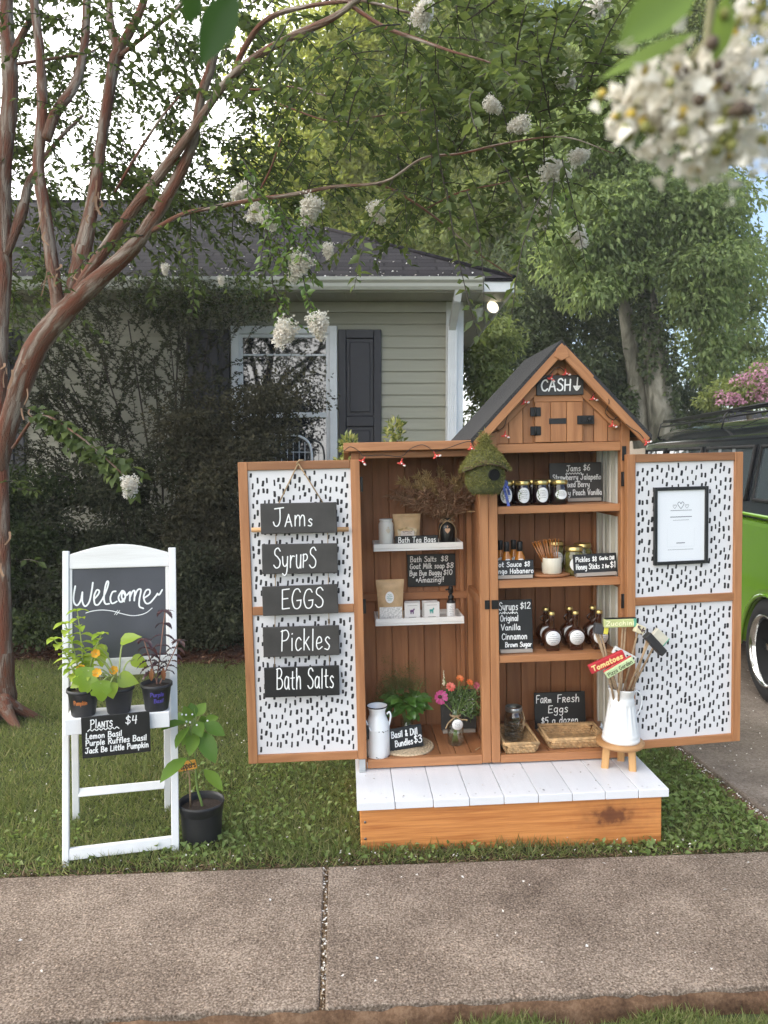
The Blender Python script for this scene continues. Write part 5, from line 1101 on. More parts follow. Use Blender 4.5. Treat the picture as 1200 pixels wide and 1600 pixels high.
def pouch(M, w_, h_, lb, kind):
    o = thing('kraft_pouch', M, lb, 'bag', 'kraft paper pouches on the white trays')
    nx, nz = 8, 12; b = MB()
    for face in (-1, 1):
        vs = []; fs = []
        for k in range(nz + 1):
            t = k / nz; bul = .022 * math.sin(min(1, t * 1.5) * PI * .72) ** 1 if t < .92 else .002; bul = max(bul, .0015); ww = w_ * (.90 + .10 * t) * (1 - .05 * math.sin(t * PI))
            for i in range(nx + 1):
                s_ = i / nx * 2 - 1; vs.append((s_ * ww / 2, face * bul * (1 - s_ * s_) ** .6 + random.uniform(-.0008, .0008), h_ * t))
        for k in range(nz):
            for i in range(nx): a = k * (nx + 1) + i; fs.append((a, a + 1, a + nx + 2, a + nx + 1))
        b.add(vs, fs, None, 0, True)
    b.box(-w_ / 2, w_ / 2, -.0016, .0016, h_, h_ + .008); bag = b.build('bag', M_['kraft'], o)
    b = MB()
    if kind == 'tea':
        b.add([(-.036, -.0235, .03), (.034, -.0235, .03), (.044, -.016, h_ * .56), (.0, -.0205, h_ * .64), (-.044, -.016, h_ * .56)], [(0, 1, 2, 3, 4)]); b.build('window', mat('clear_bag_window', (.50, .36, .17), .12, coat=.7, var=.5, vscale=60), bag)
        b = MB(); b.box(-.030, .030, -.0262, -.0245, .028, h_ * .52); l_ = b.build('label', mat('cream_label', (.72, .63, .55), .6, var=.1, vscale=40), bag)
        x = MB()
        for k in range(5): z = h_ * (.49 - .07 * k); stroke(x, [(-.02 + .04 * i / 9, z + random.uniform(-.0015, .0015)) for i in range(10)], .0014 if k else .003, M=T(0, -.0262, 0), h=.0002)
        x.build('print', mat('brown_ink', (.22, .12, .08), .7), l_)
    else:
        b.add([(-w_ * .42, -.0165, .004), (w_ * .42, -.0165, .004), (w_ * .40, -.0225, h_ * .16), (w_ * .40, -.0225, h_ * .38), (-w_ * .40, -.0225, h_ * .38), (-w_ * .40, -.0225, h_ * .16)], [(0, 1, 2, 5), (5, 2, 3, 4)]); b.build('window', mat('bath_salt_crystals', (.72, .70, .68), .35, var=.35, vscale=130, bump=.6, bscale=150), bag)
        b = MB(); b.disc((-.004, h_ * .62), .019, .026, -.0238, 0, 24); l_ = b.build('label', M_['paper'], bag)
        x = MB()
        for k in range(4): z = h_ * .62 + .011 - .0075 * k; hw = [.008, .012, .012, .008][k]; stroke(x, [(-.004 - hw + 2 * hw * i / 7, z + random.uniform(-.0016, .0016)) for i in range(8)], .002, M=T(0, -.0238, 0), h=.0002)
        x.build('print', mat('teal_ink', (.10, .32, .27), .7), l_)
pouch(at(636, 838, .285, zt1 + .0005), .125, .138, 'kraft pouch of bath tea bags with a clear window, on the upper tray', 'tea')
pouch(at(610.5, 964, .255, zt2), .125, .180, 'kraft pouch of white bath salts on the lower tray', 'salt')
sign('price_sign', 'small black Bath Tea Bags sign on the upper tray', at(651, 846, .216, zt1 + .0005), .190, .054, [('Bath Tea Bags', .014, .024, .164, .023), ('$8', .066, -.004 + .006, .034, .017)], group='small lettered signs', base=False)
vz = thing('black_vase', at(698.5, 846, .275, zt1), 'matte black bottle vase with twine bow and heart tag on the upper tray', 'vase')
b = MB(); b.lathe([(.001, 0), (.034, 0), (.0365, .004), (.0365, .082), (.033, .096), (.022, .106), (.019, .112), (.021, .124), (.018, .124), (.016, .11), (.001, .1)], 24); b.build('vase', mat('matt_black_ceramic', (.010, .010, .010), .35), vz)
b = MB(); b.tube([(.021 * math.cos(a * PI / 8), .021 * math.sin(a * PI / 8), .112) for a in range(17)], .002, 5)
for s_ in (-1, 1):
    b.tube(catmull([(0, -.022, .112), (s_ * .018, -.026, .122), (s_ * .034, -.026, .113), (s_ * .02, -.026, .108), (0, -.023, .111)], 5), .0016, 5)
    b.tube(catmull([(0, -.022, .112), (s_ * .024, -.03, .098), (s_ * .036, -.032, .07), (s_ * .035, -.034, .03)], 5), .0016, 5)
b.build('twine_bow', M_['twine'], vz); heart_tag(vz, T(-.002, -.038, .070), .0125, m_peach)
# dried grasses
dr = thing('dried_bouquet', at(698.5, 846, .275, zt1 + .10), 'bouquet of brown and tan dried grasses in the black vase', 'dried flowers')
def plumes(n, seed, lo, hi, spread, hair, cols):
    rs = np.random.default_rng(seed); b = MB(); Pp = []; Dp = []; Lp = []
    for k in range(n):
        a = rs.uniform(0, 2 * PI); lean = spread * rs.uniform(.2, 1) ** .7; d = Vector((math.cos(a) * lean - .22, math.sin(a) * lean * .45 - .12, 1)).normalized(); ln = rs.uniform(lo, hi)
        p0 = Vector((0, 0, 0)); pts = [p0 + d * ln * t + Vector((d.x * .6, d.y * .3, -.22)) * ln * t * t * .6 for t in (0, .25, .5, .75, 1)]
        c = catmull(pts, 4); b.tube(c, .0009, 4)
        for t in range(6, len(c)):
            for q in range(hair):
                Pp.append(c[t] + Vector(rs.normal(size=3)) * .004); tan = (c[t] - c[t - 1]).normalized(); Dp.append(tan * .8 + Vector(rs.normal(size=3)) * .62); Lp.append(rs.uniform(.014, .040))
    return b, np.array(Pp), np.array(Dp), np.array(Lp)
for nm, seed, n, spr, lo, hi, c1, c2, c3 in (('plume', 3, 44, 1.05, .15, .25, (.26, .145, .085), (.44, .28, .18), (.56, .39, .26)), ('plume', 5, 20, .5, .17, .28, (.44, .31, .14), (.62, .47, .24), (.70, .56, .31))):
    b, Pp, Dp, Lp = plumes(n, seed, lo, hi, spr, 20, None); b.build('stalk', mat('dry_stalk', (.20, .12, .06), .8), dr)
    leaves_mesh(nm, leaf_arrays(Pp, Dp, unit(len(Pp)), Lp, Lp * .15), leaf('dried_plume', c1, c2, .3, .01, c3), dr)
b = MB(); b.tube(catmull([(0, 0, 0), (.03, -.01, .03), (.06, -.02, .045), (.085, -.03, .05)], 4), .0012, 4); big_leaf(b, (.085, -.03, .05), (1, -.1, .05), (0, -.6, 1), .05, .012, droop=.1); b.build('bunny_tail', mat('tan_seed_head', (.42, .28, .14), .9, bump=.6, bscale=200), dr)
# lower tray goods
def goat(parent, M, mt):
    x = MB(); pr = lambda pl: x.prism(pl, -.0004, 0)
    pr([(-.009, .004), (.006, .004), (.008, .011), (.004, .014), (-.006, .014), (-.0095, .010)]); pr([(.004, .0125), (.0075, .0115), (.012, .0135), (.0125, .016), (.009, .019), (.005, .018)])
    for k in (-.008, -.004, .002, .005): x.prism([(k, -.005), (k + .0022, -.005), (k + .0026, .006), (k - .0004, .006)], -.0007, -.00005)
    x.prism([(.008, .0185), (.0105, .0185), (.0085, .0235)], -.0006, -.0001); x.prism([(-.0095, .011), (-.012, .016), (-.0085, .0125)], -.0006, -.0001)
    return x.build('emblem', mt, parent, M)
m_purple = mat('purple_ink', (.13, .045, .15), .6); m_teal = mat('teal_print', (.03, .30, .27), .6)
def soap(px, ly, lb, front, mt):
    o = thing('soap_box', at(px, 964, ly, zt2), lb, 'box', 'soap boxes on the lower tray')
    w_, h_ = .069, .080; b = MB(); b.box(-w_ / 2, w_ / 2, 0, .024, 0, h_); b.build('carton', mat('white_carton', (.74, .72, .70), .55), o, bevel=.0012)
    if front:
        goat(o, T(-.001, -.0006, .036), mt)
        x = MB(); stroke(x, [(-.022, .069), (.022, .0692)], .0012, M=T(0, -.0003, 0), h=.0002); stroke(x, [(-.016 + .032 * i / 9, .016 + (i % 2) * .0012) for i in range(10)], .0018, M=T(0, -.0003, 0), h=.0002); stroke(x, [(-.026, .004), (.026, .004)], .004, M=T(0, -.0003, 0), h=.0002); x.build('print', m_greyink, o)
soap(644.5, .245, 'white soap box with a purple goat emblem', True, m_purple); soap(675, .245, 'white soap box with a teal goat emblem', True, m_teal)
soap(645, .280, 'white soap box behind the purple goat box', False, None); soap(672, .280, 'white soap box behind the teal goat box', False, None)
sp = thing('spray_bottle', at(705, 962, .26, zt2), 'white labelled spray bottle with black pump on the lower tray', 'bottle')
b = MB(); b.lathe([(.001, 0), (.0185, 0), (.0195, .003), (.0195, .076), (.017, .082), (.011, .087), (.011, .09)], 20); b.build('bottle', M_['black'], sp)
l_ = MB(); l_.lathe([(.0199, .006), (.0199, .074)], 20); l2 = l_.build('label', M_['paper'], sp); scribble(.0199, .042, .011, 6, .001, .008, seed=4).build('print', m_greyink, l2)
b = MB(); b.lathe([(.012, .088), (.013, .089), (.013, .104), (.008, .107), (.0075, .118), (.012, .119), (.0115, .140), (.009, .150), (.001, .150)], 16); b.tube([(-.006, 0, .135), (-.024, -.006, .134)], .004, 6); b.build('pump', M_['blackmetal'], sp)
sign('price_sign', 'black sign listing bath salts, goat milk soap and bug spray', at(675, 930, .384, .690), .224, .150, [('Bath Salts', .014, .116, .120, .024), ('$8', .155, .116, .034, .024), ('Goat Milk soap', .012, .084, .160, .024), ('$8', .180, .084, .034, .024), ('Bye Bye Buggy', .010, .052, .148, .024), ('$10', .166, .052, .042, .024), ('*Amazing!!', .038, .020, .130, .024)], group='small lettered signs', base=False, wd=.0034)
# milk can
mc = thing('milk_can', at(591, 1172, .055, zf), 'small white enamel milk can on the cabinet floor', 'milk can')
b = MB(); b.lathe([(.001, 0), (.046, 0), (.050, .004), (.050, .118), (.051, .122), (.049, .128), (.047, .146), (.038, .170), (.034, .178), (.034, .196), (.043, .214), (.0445, .217), (.041, .216), (.031, .196), (.030, .17), (.001, .15)], 32); b.build('can', M_['enamel'], mc)
b = MB(); b.lathe([(.0435, .2135), (.0455, .2165), (.0445, .219), (.042, .2175)], 32); b.build('rim', M_['blackmetal'], mc)
b = MB(); b.tube(catmull([(.046, -.005, .128), (.052, -.008, .15), (.056, -.01, .175), (.050, -.008, .190), (.040, -.006, .180)], 5), .004, 7); b.build('handle', M_['enamel'], mc); b = MB(); b.tube(catmull([(-.030, -.036, .118), (-.040, -.044, .14), (-.052, -.038, .168), (-.058, -.024, .172), (-.046, -.012, .15)], 5), .004, 7); b.build('handle', M_['enamel'], mc)
b = MB()
for k in range(16): a = random.uniform(-2.8, -.2); z = random.choice([.006, .008, .118, .114, .009]); b.disc((a * .0502, z + random.uniform(-.003, .003)), random.uniform(.001, .004), random.uniform(.0008, .003), -.0004, 0, 7)
b.v = [((.0502 - y) * math.cos(x / .0502), (.0502 - y) * math.sin(x / .0502), z) for x, y, z in b.v]; b.build('chip', M_['ink'], mc)
mt_ = thing('round_mat', at(636, 1155, .135, zf), 'round woven jute mat on the cabinet floor', 'mat')
b = MB()
for k in range(9): r = .012 + .0122 * k; b.tube([(r * math.cos(2 * PI * i / 36), r * math.sin(2 * PI * i / 36), .005) for i in range(37)], .0066, 6, cap=False)
b.build('coil', mat('pale_jute', (.52, .40, .26), .9, var=.35, vscale=120, bump=.6, bscale=250), mt_)
sign('price_sign', 'tilted black Basil and Dill Bundles sign on the round mat', at(636, 1157, .085, zf + .012) @ RZ(12) @ RY(-3.2) @ RX(-10), .150, .094, [('Basil & Dill', .012, .054, .116, .026), ('Bundles', .024, .016, .078, .026), ('$3', .108, .018, .036, .032)], group='small lettered signs', base=False, wd=.0042)
# herbs in a glass
Mh = at(636, 1140, .175, zf + .012); gv = thing('glass_vase', Mh, 'clear glass of water holding the basil bundle', 'vase')
b = MB(); b.lathe([(.001, .002), (.022, .0), (.026, .006), (.029, .110), (.0275, .110), (.0245, .012), (.001, .012)], 20); b.build('glass', M_['glass'], gv)
hb = thing('herb_bundle', Mh @ T(0, 0, .012), 'leafy green basil and feathery dill bundle in a glass', 'herbs')
m_basil = leaf('basil_leaf', (.045, .12, .018), (.09, .20, .035), .3, .10, rough=.3); m_dill = leaf('dill_frond', (.08, .10, .030), (.13, .15, .05), .25, .02)
b = MB()
for k in range(13): a = k * 2.4; r = .02 + .045 * random.random(); b.tube(catmull([(.01 * math.cos(a), .01 * math.sin(a), .0), (.014 * math.cos(a), .014 * math.sin(a), .10), (r * math.cos(a), r * math.sin(a) * .7 - .01, .16)], 4), .0025, 5)
for k in range(9): a = random.uniform(0, 2 * PI); b.tube(catmull([(0, 0, .05), (.03 * math.cos(a) - .01, .02 * math.sin(a), .14), (.10 * math.cos(a) - .02, .04 * math.sin(a) + .02, .25)], 4), .0011, 4)
b.build('stem', M_['stem'], hb)
b = MB()
for k in range(96):
    a = random.uniform(0, 2 * PI); el = random.uniform(-.15, 1); r = random.uniform(.02, .072); c = Vector((r * math.cos(a) * 1.08, r * math.sin(a) * .75 - .02, .145 + .055 * el + random.uniform(-.02, .015)))
    big_leaf(b, c, (math.cos(a), math.sin(a) * .8 - .3, random.uniform(-.35, .55)), (random.uniform(-.3, .3), -.5, 1), random.uniform(.036, .056), random.uniform(.028, .040), droop=.6, fold=.22)
b.build('basil_leaves', m_basil, hb)
n = 5200; c = RNG.normal(size=(60, 3)) * np.array([.055, .025, .040]) + np.array([-.035, .02, .225]); Pd = c[RNG.integers(0, 60, n)] + RNG.normal(size=(n, 3)) * .014
leaves_mesh('dill_fronds', leaf_arrays(Pd, unit(n), unit(n), RNG.uniform(.006, .016, n), np.full(n, .0011)), m_dill, hb)
# bouquet in a bottle
Mb_ = at(712, 1154, .15, zf); bt = thing('bottle_vase', Mb_, 'clear milk bottle of water with twine and a round white tag', 'vase')
b = MB(); b.lathe([(.001, .003), (.031, .0), (.036, .006), (.036, .070), (.031, .092), (.021, .112), (.020, .150), (.022, .158), (.0205, .158), (.018, .15), (.018, .112), (.033, .07), (.033, .012), (.001, .012)], 24); b.build('bottle', M_['glass'], bt)
b = MB()
for z in (.128, .132): b.tube([(.0225 * math.cos(a * PI / 8), .0225 * math.sin(a * PI / 8), z) for a in range(17)], .0025, 5)
for s_ in (-1, 1): b.tube(catmull([(0, -.024, .130), (s_ * .02, -.03, .118), (s_ * .036, -.033, .105 if s_ < 0 else .118), (s_ * .048, -.036, .082 if s_ < 0 else .116)], 4), .003, 5)
b.build('twine_bow', M_['twine'], bt)
b = MB(); b.lathe([(.001, .0012), (.0235, .0012), (.0235, 0)], 24, M=T(.004, -.037, .098) @ RX(90)); tg = b.build('tag', M_['paper'], bt)
x = MB()
for k in range(4): stroke(x, [(-.008 + .024 * i / 7, .106 - .006 * k + random.uniform(-.001, .001)) for i in range(8)], .0014, M=T(0, -.0384, 0), h=.0002)
x.build('print', m_greyink, tg)
bq = thing('flower_bouquet', Mb_ @ T(0, 0, .01), 'mixed bouquet with a magenta coneflower in the milk bottle', 'flowers')
b = MB(); heads = [(-.068, -.03, .212), (-.020, -.01, .248), (.026, .02, .275), (.066, .0, .262), (.100, .02, .238), (-.046, .01, .285), (.05, .02, .21), (.01, .01, .22), (.095, -.01, .178), (.075, .0, .165)]
for h in heads:
    b.tube(catmull([(h[0] * -.15, 0, 0), (h[0] * .12, h[1] * .2, .12), (h[0] * .55, h[1] * .6, h[2] * .78), h], 4), .0022, 5)
b.tube(catmull([(.0, 0, .05), (.02, 0, .15), (.075, -.02, .21), (.115, -.03, .262)], 4), .0016, 5); b.tube(catmull([(.0, 0, .05), (.03, 0, .15), (.08, -.02, .185), (.10, -.03, .16), (.12, -.04, .165)], 4), .002, 5)
b.build('stem', M_['stem'], bq)
n = 1400; c = np.array(heads)[:, :] * .86; c[0] *= .7; c[5] *= .9; c = c * np.array([.95, 1, .93]); Pg = c[RNG.integers(1, 10, n)] + RNG.normal(size=(n, 3)) * np.array([.020, .016, .016])
leaves_mesh('foliage', leaf_arrays(Pg, unit(n), unit(n), RNG.uniform(.008, .022, n), RNG.uniform(.003, .007, n)), leaf('bouquet_leaf', (.05, .11, .025), (.12, .19, .06), .25, .04), bq)
m_mag = leaf('magenta_petal', (.42, .045, .17), (.56, .09, .26), .25, .04); m_or = leaf('orange_petal', (.70, .16, .06), (.75, .26, .08), .25, .03); m_pk = leaf('pink_petal', (.55, .10, .22), (.62, .20, .25), .25, .03)
b = MB(); flower(b, heads[0], (-.45, -.8, .45), .031, 13, .011, .55, tilt=-.1); b.build('coneflower', m_mag, bq); b = MB(); b.ball(Vector(heads[0]) + Vector((-.003, -.008, .003)), .010, sz=.8); b.build('cone', mat('dark_cone', (.06, .02, .012), .8, bump=1, bscale=200), bq)
b = MB(); flower(b, heads[1], (.1, -.8, .7), .020, 10, .009, .3, rings=3); b.build('zinnia', leaf('coral_petal', (.68, .12, .10), (.72, .22, .16), .25, .03), bq)
b = MB(); flower(b, heads[2], (.1, -.7, .8), .016, 9, .008, .3, rings=2); flower(b, heads[3], (.3, -.6, .7), .015, 9, .008, .3, rings=2); b.build('zinnia', m_or, bq)
b = MB(); flower(b, heads[4], (.4, -.7, .4), .017, 9, .008, .3, rings=2); b.build('zinnia', m_pk, bq)
b = MB(); t0 = Vector(heads[5])
for k in range(22): b.ball(t0 + Vector((random.uniform(-.006, .006) * (1 - k / 26), random.uniform(-.005, .005), -.035 + .066 * k / 21)), .0038 * (1.1 - k / 30), 0, 6, 4)
b.build('snapdragon', mat('cream_bloom', (.68, .62, .45), .7), bq)
sign('price_sign', 'tall black Bouquet sign standing behind the milk bottle of flowers', at(717, 1140, .285, zf + .012) @ RX(-4), .162, .182, [('Bouquet', .012, .134, .140, .034), ('$8', .100, .085, .050, .036)], group='small lettered signs', wd=.0042, bm='board')
fq = thing('fallen_twig', at(747, 1182, .07, zf), 'small pale dry twig lying on the cabinet floor', 'twig'); b = MB(); b.tube([(-.012, -.006, .003), (0, 0, .006), (.016, .012, .01)], .0018, 5); b.build('twig', M_['twine'], fq)

# ------------------------------------------------------------------ mossy birdhouse
bh = thing('birdhouse', CAB @ T(.492, -.088, 1.135), 'round mossy birdhouse with conical roof hanging on the centre post', 'birdhouse')
m_moss = leaf('moss', (.13, .135, .035), (.25, .245, .075), .2, .01, (.36, .33, .13)); m_mossd = mat('dark_moss', (.075, .080, .026), .95, var=.5, vscale=60, bump=1, bscale=120); m_twig = mat('brown_twig', (.12, .075, .05), .9, var=.4, vscale=80)
b = MB(); b.lathe([(.001, .0), (.045, .002), (.062, .012), (.071, .035), (.074, .065), (.073, .10), (.069, .135)], 28); body_ = b.build('body', m_mossd, bh)
b = MB(); b.lathe([(.091, .122), (.090, .130), (.081, .147), (.064, .164), (.044, .177), (.026, .187), (.013, .196), (.010, .212), (.001, .216)], 28); b.v = [(x, y, z - .030 * (x / .09) ** 2) for x, y, z in b.v]; roof_ = b.build('roof', m_mossd, bh)
def fur(prof_fn, n, ln, parent, nm, seed):
    rs = np.random.default_rng(seed); t = rs.random(n); a = rs.uniform(0, 2 * PI, n); rz = np.array([prof_fn(x) for x in t]); P = np.stack([rz[:, 0] * np.cos(a), rz[:, 0] * np.sin(a), rz[:, 1]], 1)
    Dn = np.stack([np.cos(a), np.sin(a), np.zeros(n)], 1) * .45 + rs.normal(size=(n, 3)) * .7
    l_ = rs.uniform(.5, 1.3, n) * ln
    if nm == 'moss_body':
        keep = ~((np.hypot(P[:, 0] - .021, P[:, 2] - .079) < .031) & (P[:, 1] < 0)); P, Dn, l_ = P[keep], Dn[keep], l_[keep]
    P[:, 2] -= (.030 * (P[:, 0] / .09) ** 2 if nm == 'moss_roof' else 0); leaves_mesh('moss', leaf_arrays(P, Dn, unit(len(P)), l_, l_ * .16), m_moss, parent)
fur(lambda t: (.045 + .029 * min(1, t * 3) if t < .33 else .074 - .004 * t, .002 + .130 * t), 5200, .012, body_, 'moss_body', 1)
fur(lambda t: (.090 * (1 - t) ** .8 + .010, .124 + .075 * t ** .8), 4200, .013, roof_, 'moss_roof', 2)
n = 500; leaves_mesh('tuft', leaf_arrays(RNG.normal(size=(n, 3)) * np.array([.008, .008, .012]) + np.array([0, 0, .212]), unit(n), unit(n), RNG.uniform(.012, .03, n), np.full(n, .003)), m_moss, roof_)
b = MB()
for k in range(5): b.tube([((.087 + .003 * math.sin(i * 1.7 + k)) * math.cos(2 * PI * i / 30), (.087 + .003 * math.sin(i * 1.7 + k)) * math.sin(2 * PI * i / 30), .121 + .003 * k + .002 * math.sin(i * 2.3 + k * 2) - .030 * math.cos(2 * PI * i / 30) ** 2) for i in range(31)], .0028, 5)
b.build('twig_rim', m_twig, roof_)
b = MB(); b.lathe([(.0225, .004), (.0225, 0), (.019, -.002), (.019, .0)], 20, M=RZ(17) @ T(0, -.079, .079) @ RX(90)); b.lathe([(.001, .0005), (.021, .0005)], 20, M=RZ(17) @ T(0, -.079, .079) @ RX(90)); b.lathe([(.0225, .002), (.0225, -.02)], 20, M=RZ(17) @ T(0, -.079, .079) @ RX(90)); b.build('entrance_hole', mat('hole_black', (.002, .002, .002), 1), body_)
b = MB(); b.tube([(0, 0, .21), (.0, .03, .235), (.01, .085, .24)], .002, 5); b.build('hanger', M_['blackmetal'], bh)

# ------------------------------------------------------------------ string of small red lights
sl_ = thing('string_lights', CAB @ T(.3, -.07, 1.3), 'dark wire of small red clip lights along the cabinet roof edge', 'string lights'); S0 = Vector((.3, -.07, 1.3))
def lp(px, py, ly): return cab(px, py, ly) - S0
wl = [(537, 705, -.07), (548, 698, -.075), (562, 706, -.075), (568, 712, -.075), (598, 711, -.075), (627, 713, -.075), (640, 702, -.077), (657, 695, -.077), (668, 698, -.077), (679, 705, -.077), (700, 700, -.077), (722, 692, -.077), (736, 690, -.077), (740, 697, -.077)]
wr = [(742, 690, -.05), (765, 678, -.02), (786, 668, -.016), (793, 650, -.016), (806, 630, -.016), (811, 618, -.03), (822, 612, -.03), (840, 600, -.018), (858, 586, -.018), (868, 575, -.02), (878, 576, -.02), (884, 584, -.02)]
wr2 = [(921, 626, -.016), (930, 614, -.03), (945, 616, -.03), (952, 628, -.07), (946, 645, -.016), (958, 656, -.016), (966, 652, -.03), (985, 668, -.075), (998, 676, -.075), (1008, 688, -.075)]
b = MB()
for ln in (wl, wr, wr2): b.tube(catmull([lp(*p) for p in ln], 4), .0016, 5)
b.build('wire', M_['blackmetal'], sl_)
m_redl = mat('red_clip_light', (.62, .06, .045), .35); m_redw = mat('white_clip_tip', (.8, .72, .68), .35)
for k, (px, py, ly) in enumerate(((567, 720, -.078), (627, 723, -.078), (681, 712, -.08), (736, 700, -.08), (789, 680, -.024), (819, 628, -.024), (861, 591, -.03), (884, 583, -.026), (927, 622, -.024), (957, 664, -.024), (1010, 691, -.078))):
    a = random.uniform(-.6, .6); Ml = T(*lp(px, py, ly)) @ RY(math.degrees(a))
    b = MB(); b.ball((0, 0, 0), .0062, sz=1.2); b.ball((.009, -.003, -.004), .0046, 0, 8, 5, 1.9, .8, .8); b.ball((-.008, -.002, -.005), .0046, 0, 8, 5, 1.8, .8, .8); b.tube([(0, 0, .006), (0, 0, .018)], .0022, 5); lb_ = b.build('bulb', m_redl, sl_, Ml)
    b = MB(); b.ball((.014, -.004, -.008), .0042, 0, 7, 4, 1.6); b.ball((.002, -.007, -.003), .0032, 0, 6, 4); b.build('tip', m_redw, lb_)

# ------------------------------------------------------------------ stool, pitcher, plant markers on the step
zs = .195
legs = [atZ(944, 1209, zs), atZ(989, 1215, zs), atZ(970, 1198, zs)]; cst = (legs[0] + legs[1] + legs[2]) / 3
hs = .122; stool = thing('plant_stool', T(cst.x, cst.y, zs), 'small three legged wooden stool on the white step', 'stool')
b = MB(); b.lathe([(.001, hs), (.092, hs), (.097, hs + .004), (.098, hs + .012), (.094, hs + .018), (.001, hs + .018)], 36); b.build('seat', wood('stool_seat', (.50, .27, .11), (.30, .14, .05), knots=.03, islvar=.02), stool)
for q in legs:
    v = Vector((q.x - cst.x, q.y - cst.y, 0)); tv = v * .86; u = v.normalized() * .0; M0 = T(v.x, v.y, -.002)
    b = MB(); d = Vector((tv.x - v.x, tv.y - v.y, hs)); b.beam((v.x, v.y, -.002), (tv.x, tv.y, hs + .0005), .030, .030, (0.3, 1, 0)); b.build('leg', wood('stool_leg', (.62, .36, .15), (.48, .24, .08), knots=.01, islvar=.02), stool, bevel=.006, seg=2)
zp = zs + hs + .0185
pt_ = thing('enamel_pitcher', T(cst.x + .003, cst.y, zp), 'white tapered metal pitcher with plant markers on the stool', 'pitcher')
nseg = 96; prf = [(.068, 0), (.076, .002), (.0765, .010), (.075, .016), (.0722, .022), (.0745, .027), (.0712, .034), (.070, .042), (.062, .095), (.054, .15), (.0515, .156), (.0540, .161), (.0502, .166), (.0522, .171), (.049, .178), (.0475, .186), (.050, .196), (.0545, .214), (.056, .222), (.054, .222), (.047, .19), (.06, .06), (.001, .05)]
vs = []; fs = []
for i, (r, z) in enumerate(prf):
    for k in range(nseg):
        a = 2 * PI * k / nseg; rr_ = r - (.0036 * (.5 - .5 * math.cos(a * 16)) if 8 <= i <= 9 else 0)
        sp_ = math.exp(-((a - PI * 1.5 - .15) / .5) ** 2) * (.022 * max(0, (z - .19) / .03) if 14 < i < 20 else 0)
        vs.append(((rr_ + sp_) * math.cos(a), (rr_ + sp_) * math.sin(a), z + sp_ * .25))
for i in range(len(prf) - 1):
    for k in range(nseg): fs.append((i * nseg + k, i * nseg + (k + 1) % nseg, (i + 1) * nseg + (k + 1) % nseg, (i + 1) * nseg + k))
fs.append(tuple(range(nseg - 1, -1, -1))); b = MB(); b.add(vs, fs, None, 0, True); b.build('pitcher', mat('white_pitcher', (.80, .80, .79), .38, var=.03, vscale=6), pt_)
b = MB(); b.tube(catmull([(.052, .01, .205), (.074, .012, .198), (.088, .014, .170), (.084, .014, .13), (.068, .012, .098), (.062, .01, .095)], 6), .0035, 7); b.build('handle', M_['enamel'], pt_)
PM = Vector((cst.x + .003, cst.y, zp + .20))
def marker(lb, px, py, Y, w_, h_, t_, ang, col, txt=None, tcol=None, yaw=0, tilt=0, extra=None, sticks=1, tw=.0026, dx=0.0):
    p = atY(px, py, Y); M = T(*p) @ RZ(yaw) @ RY(-ang) @ RX(tilt)
    o = thing('plant_marker', M, lb, 'plant marker', 'painted wooden plant markers in the pitcher')
    b = MB(); b.box(-w_ / 2, w_ / 2, -t_ / 2, t_ / 2, -h_ / 2, h_ / 2); bl = b.build('block', mat('painted_' + 'marker', col, .5, var=.1, vscale=30), o, bevel=.003, seg=2)
    if extra: extra(o, w_, h_, t_)
    if txt:
        x = MB(); write(x, txt, -w_ * .44, -h_ * .26, w_ * .86, h_ * .52, tw, M=T(0, -t_ / 2, 0)); x.build('lettering', mat('marker_lettering', tcol, .6), o)
    b = MB(); Mi = M.inverted()
    for k in range(sticks):
        top = Vector((dx + .012 * (k - (sticks - 1) / 2), t_ * .1, -h_ * .3)); bot = Mi @ (PM + Vector((random.uniform(-.02, .02), random.uniform(-.012, .016), -.09)))
        b.tube([top, top * .5 + bot * .5 + Vector((random.uniform(-.004, .004), 0, random.uniform(-.004, .004))), bot], [.0042, .0048, .0042], 6)
    b.build('stick', mat('weathered_stick', (.33, .23, .14), .9, var=.3, vscale=40), o)
    return o
cream_ = (.70, .62, .42)
def cap_(o, w_, h_, t_): b = MB(); b.box(w_ * .40, w_ * .505, -t_ * .53, t_ * .53, -h_ * .51, h_ * .51); b.build('painted_end', mat('green_paint', (.12, .38, .26), .5), o, bevel=.002)
def topedge(o, w_, h_, t_): cap_(o, w_, h_, t_); b = MB(); b.box(-w_ * .45, w_ * .5, -t_ * .4, t_ * .5, h_ * .5, h_ * .5 + .003); b.build('dark_edge', M_['black'], o)
marker('pale green Zucchini plant marker at the top of the pitcher bunch', 968, 973, 3.04, .132, .034, .022, 2, (.50, .54, .24), 'Zucchini', (.82, .80, .52), extra=topedge, tw=.0034, sticks=2, dx=.02)
marker('short grey plant marker with a yellow end at the left of the pitcher bunch', 935, 982, 3.06, .036, .040, .036, -8, (.055, .055, .06), sticks=3, extra=lambda o, w_, h_, t_: (lambda b: (b.box(w_ * .52, w_ * 1.02, -t_ * .52, t_ * .2, -h_ * .42, h_ * .48), b.build('yellow_end', mat('yellow_paint', (.72, .66, .08), .5), o, bevel=.002)))(MB()))
def blossoms(o, w_, h_, t_):
    b = MB()
    for k in range(14): b.disc((random.uniform(-.45, .45) * w_, random.uniform(-.42, .42) * h_), .0035, .0035, -t_ / 2 - .0006 - .00005 * k, 0, 7)
    b.build('painted_flowers', mat('dark_painted_dots', (.10, .06, .06), .6), o)
marker('cream plant marker with painted flowers beside the black one', 999, 983, 3.03, .040, .036, .024, -26, cream_, yaw=8, extra=blossoms, sticks=1)
marker('thick black plant marker slanting down at the right of the bunch', 1023, 1006, 2.96, .108, .032, .030, -46, (.030, .028, .030), yaw=12, sticks=2, dx=-.03)
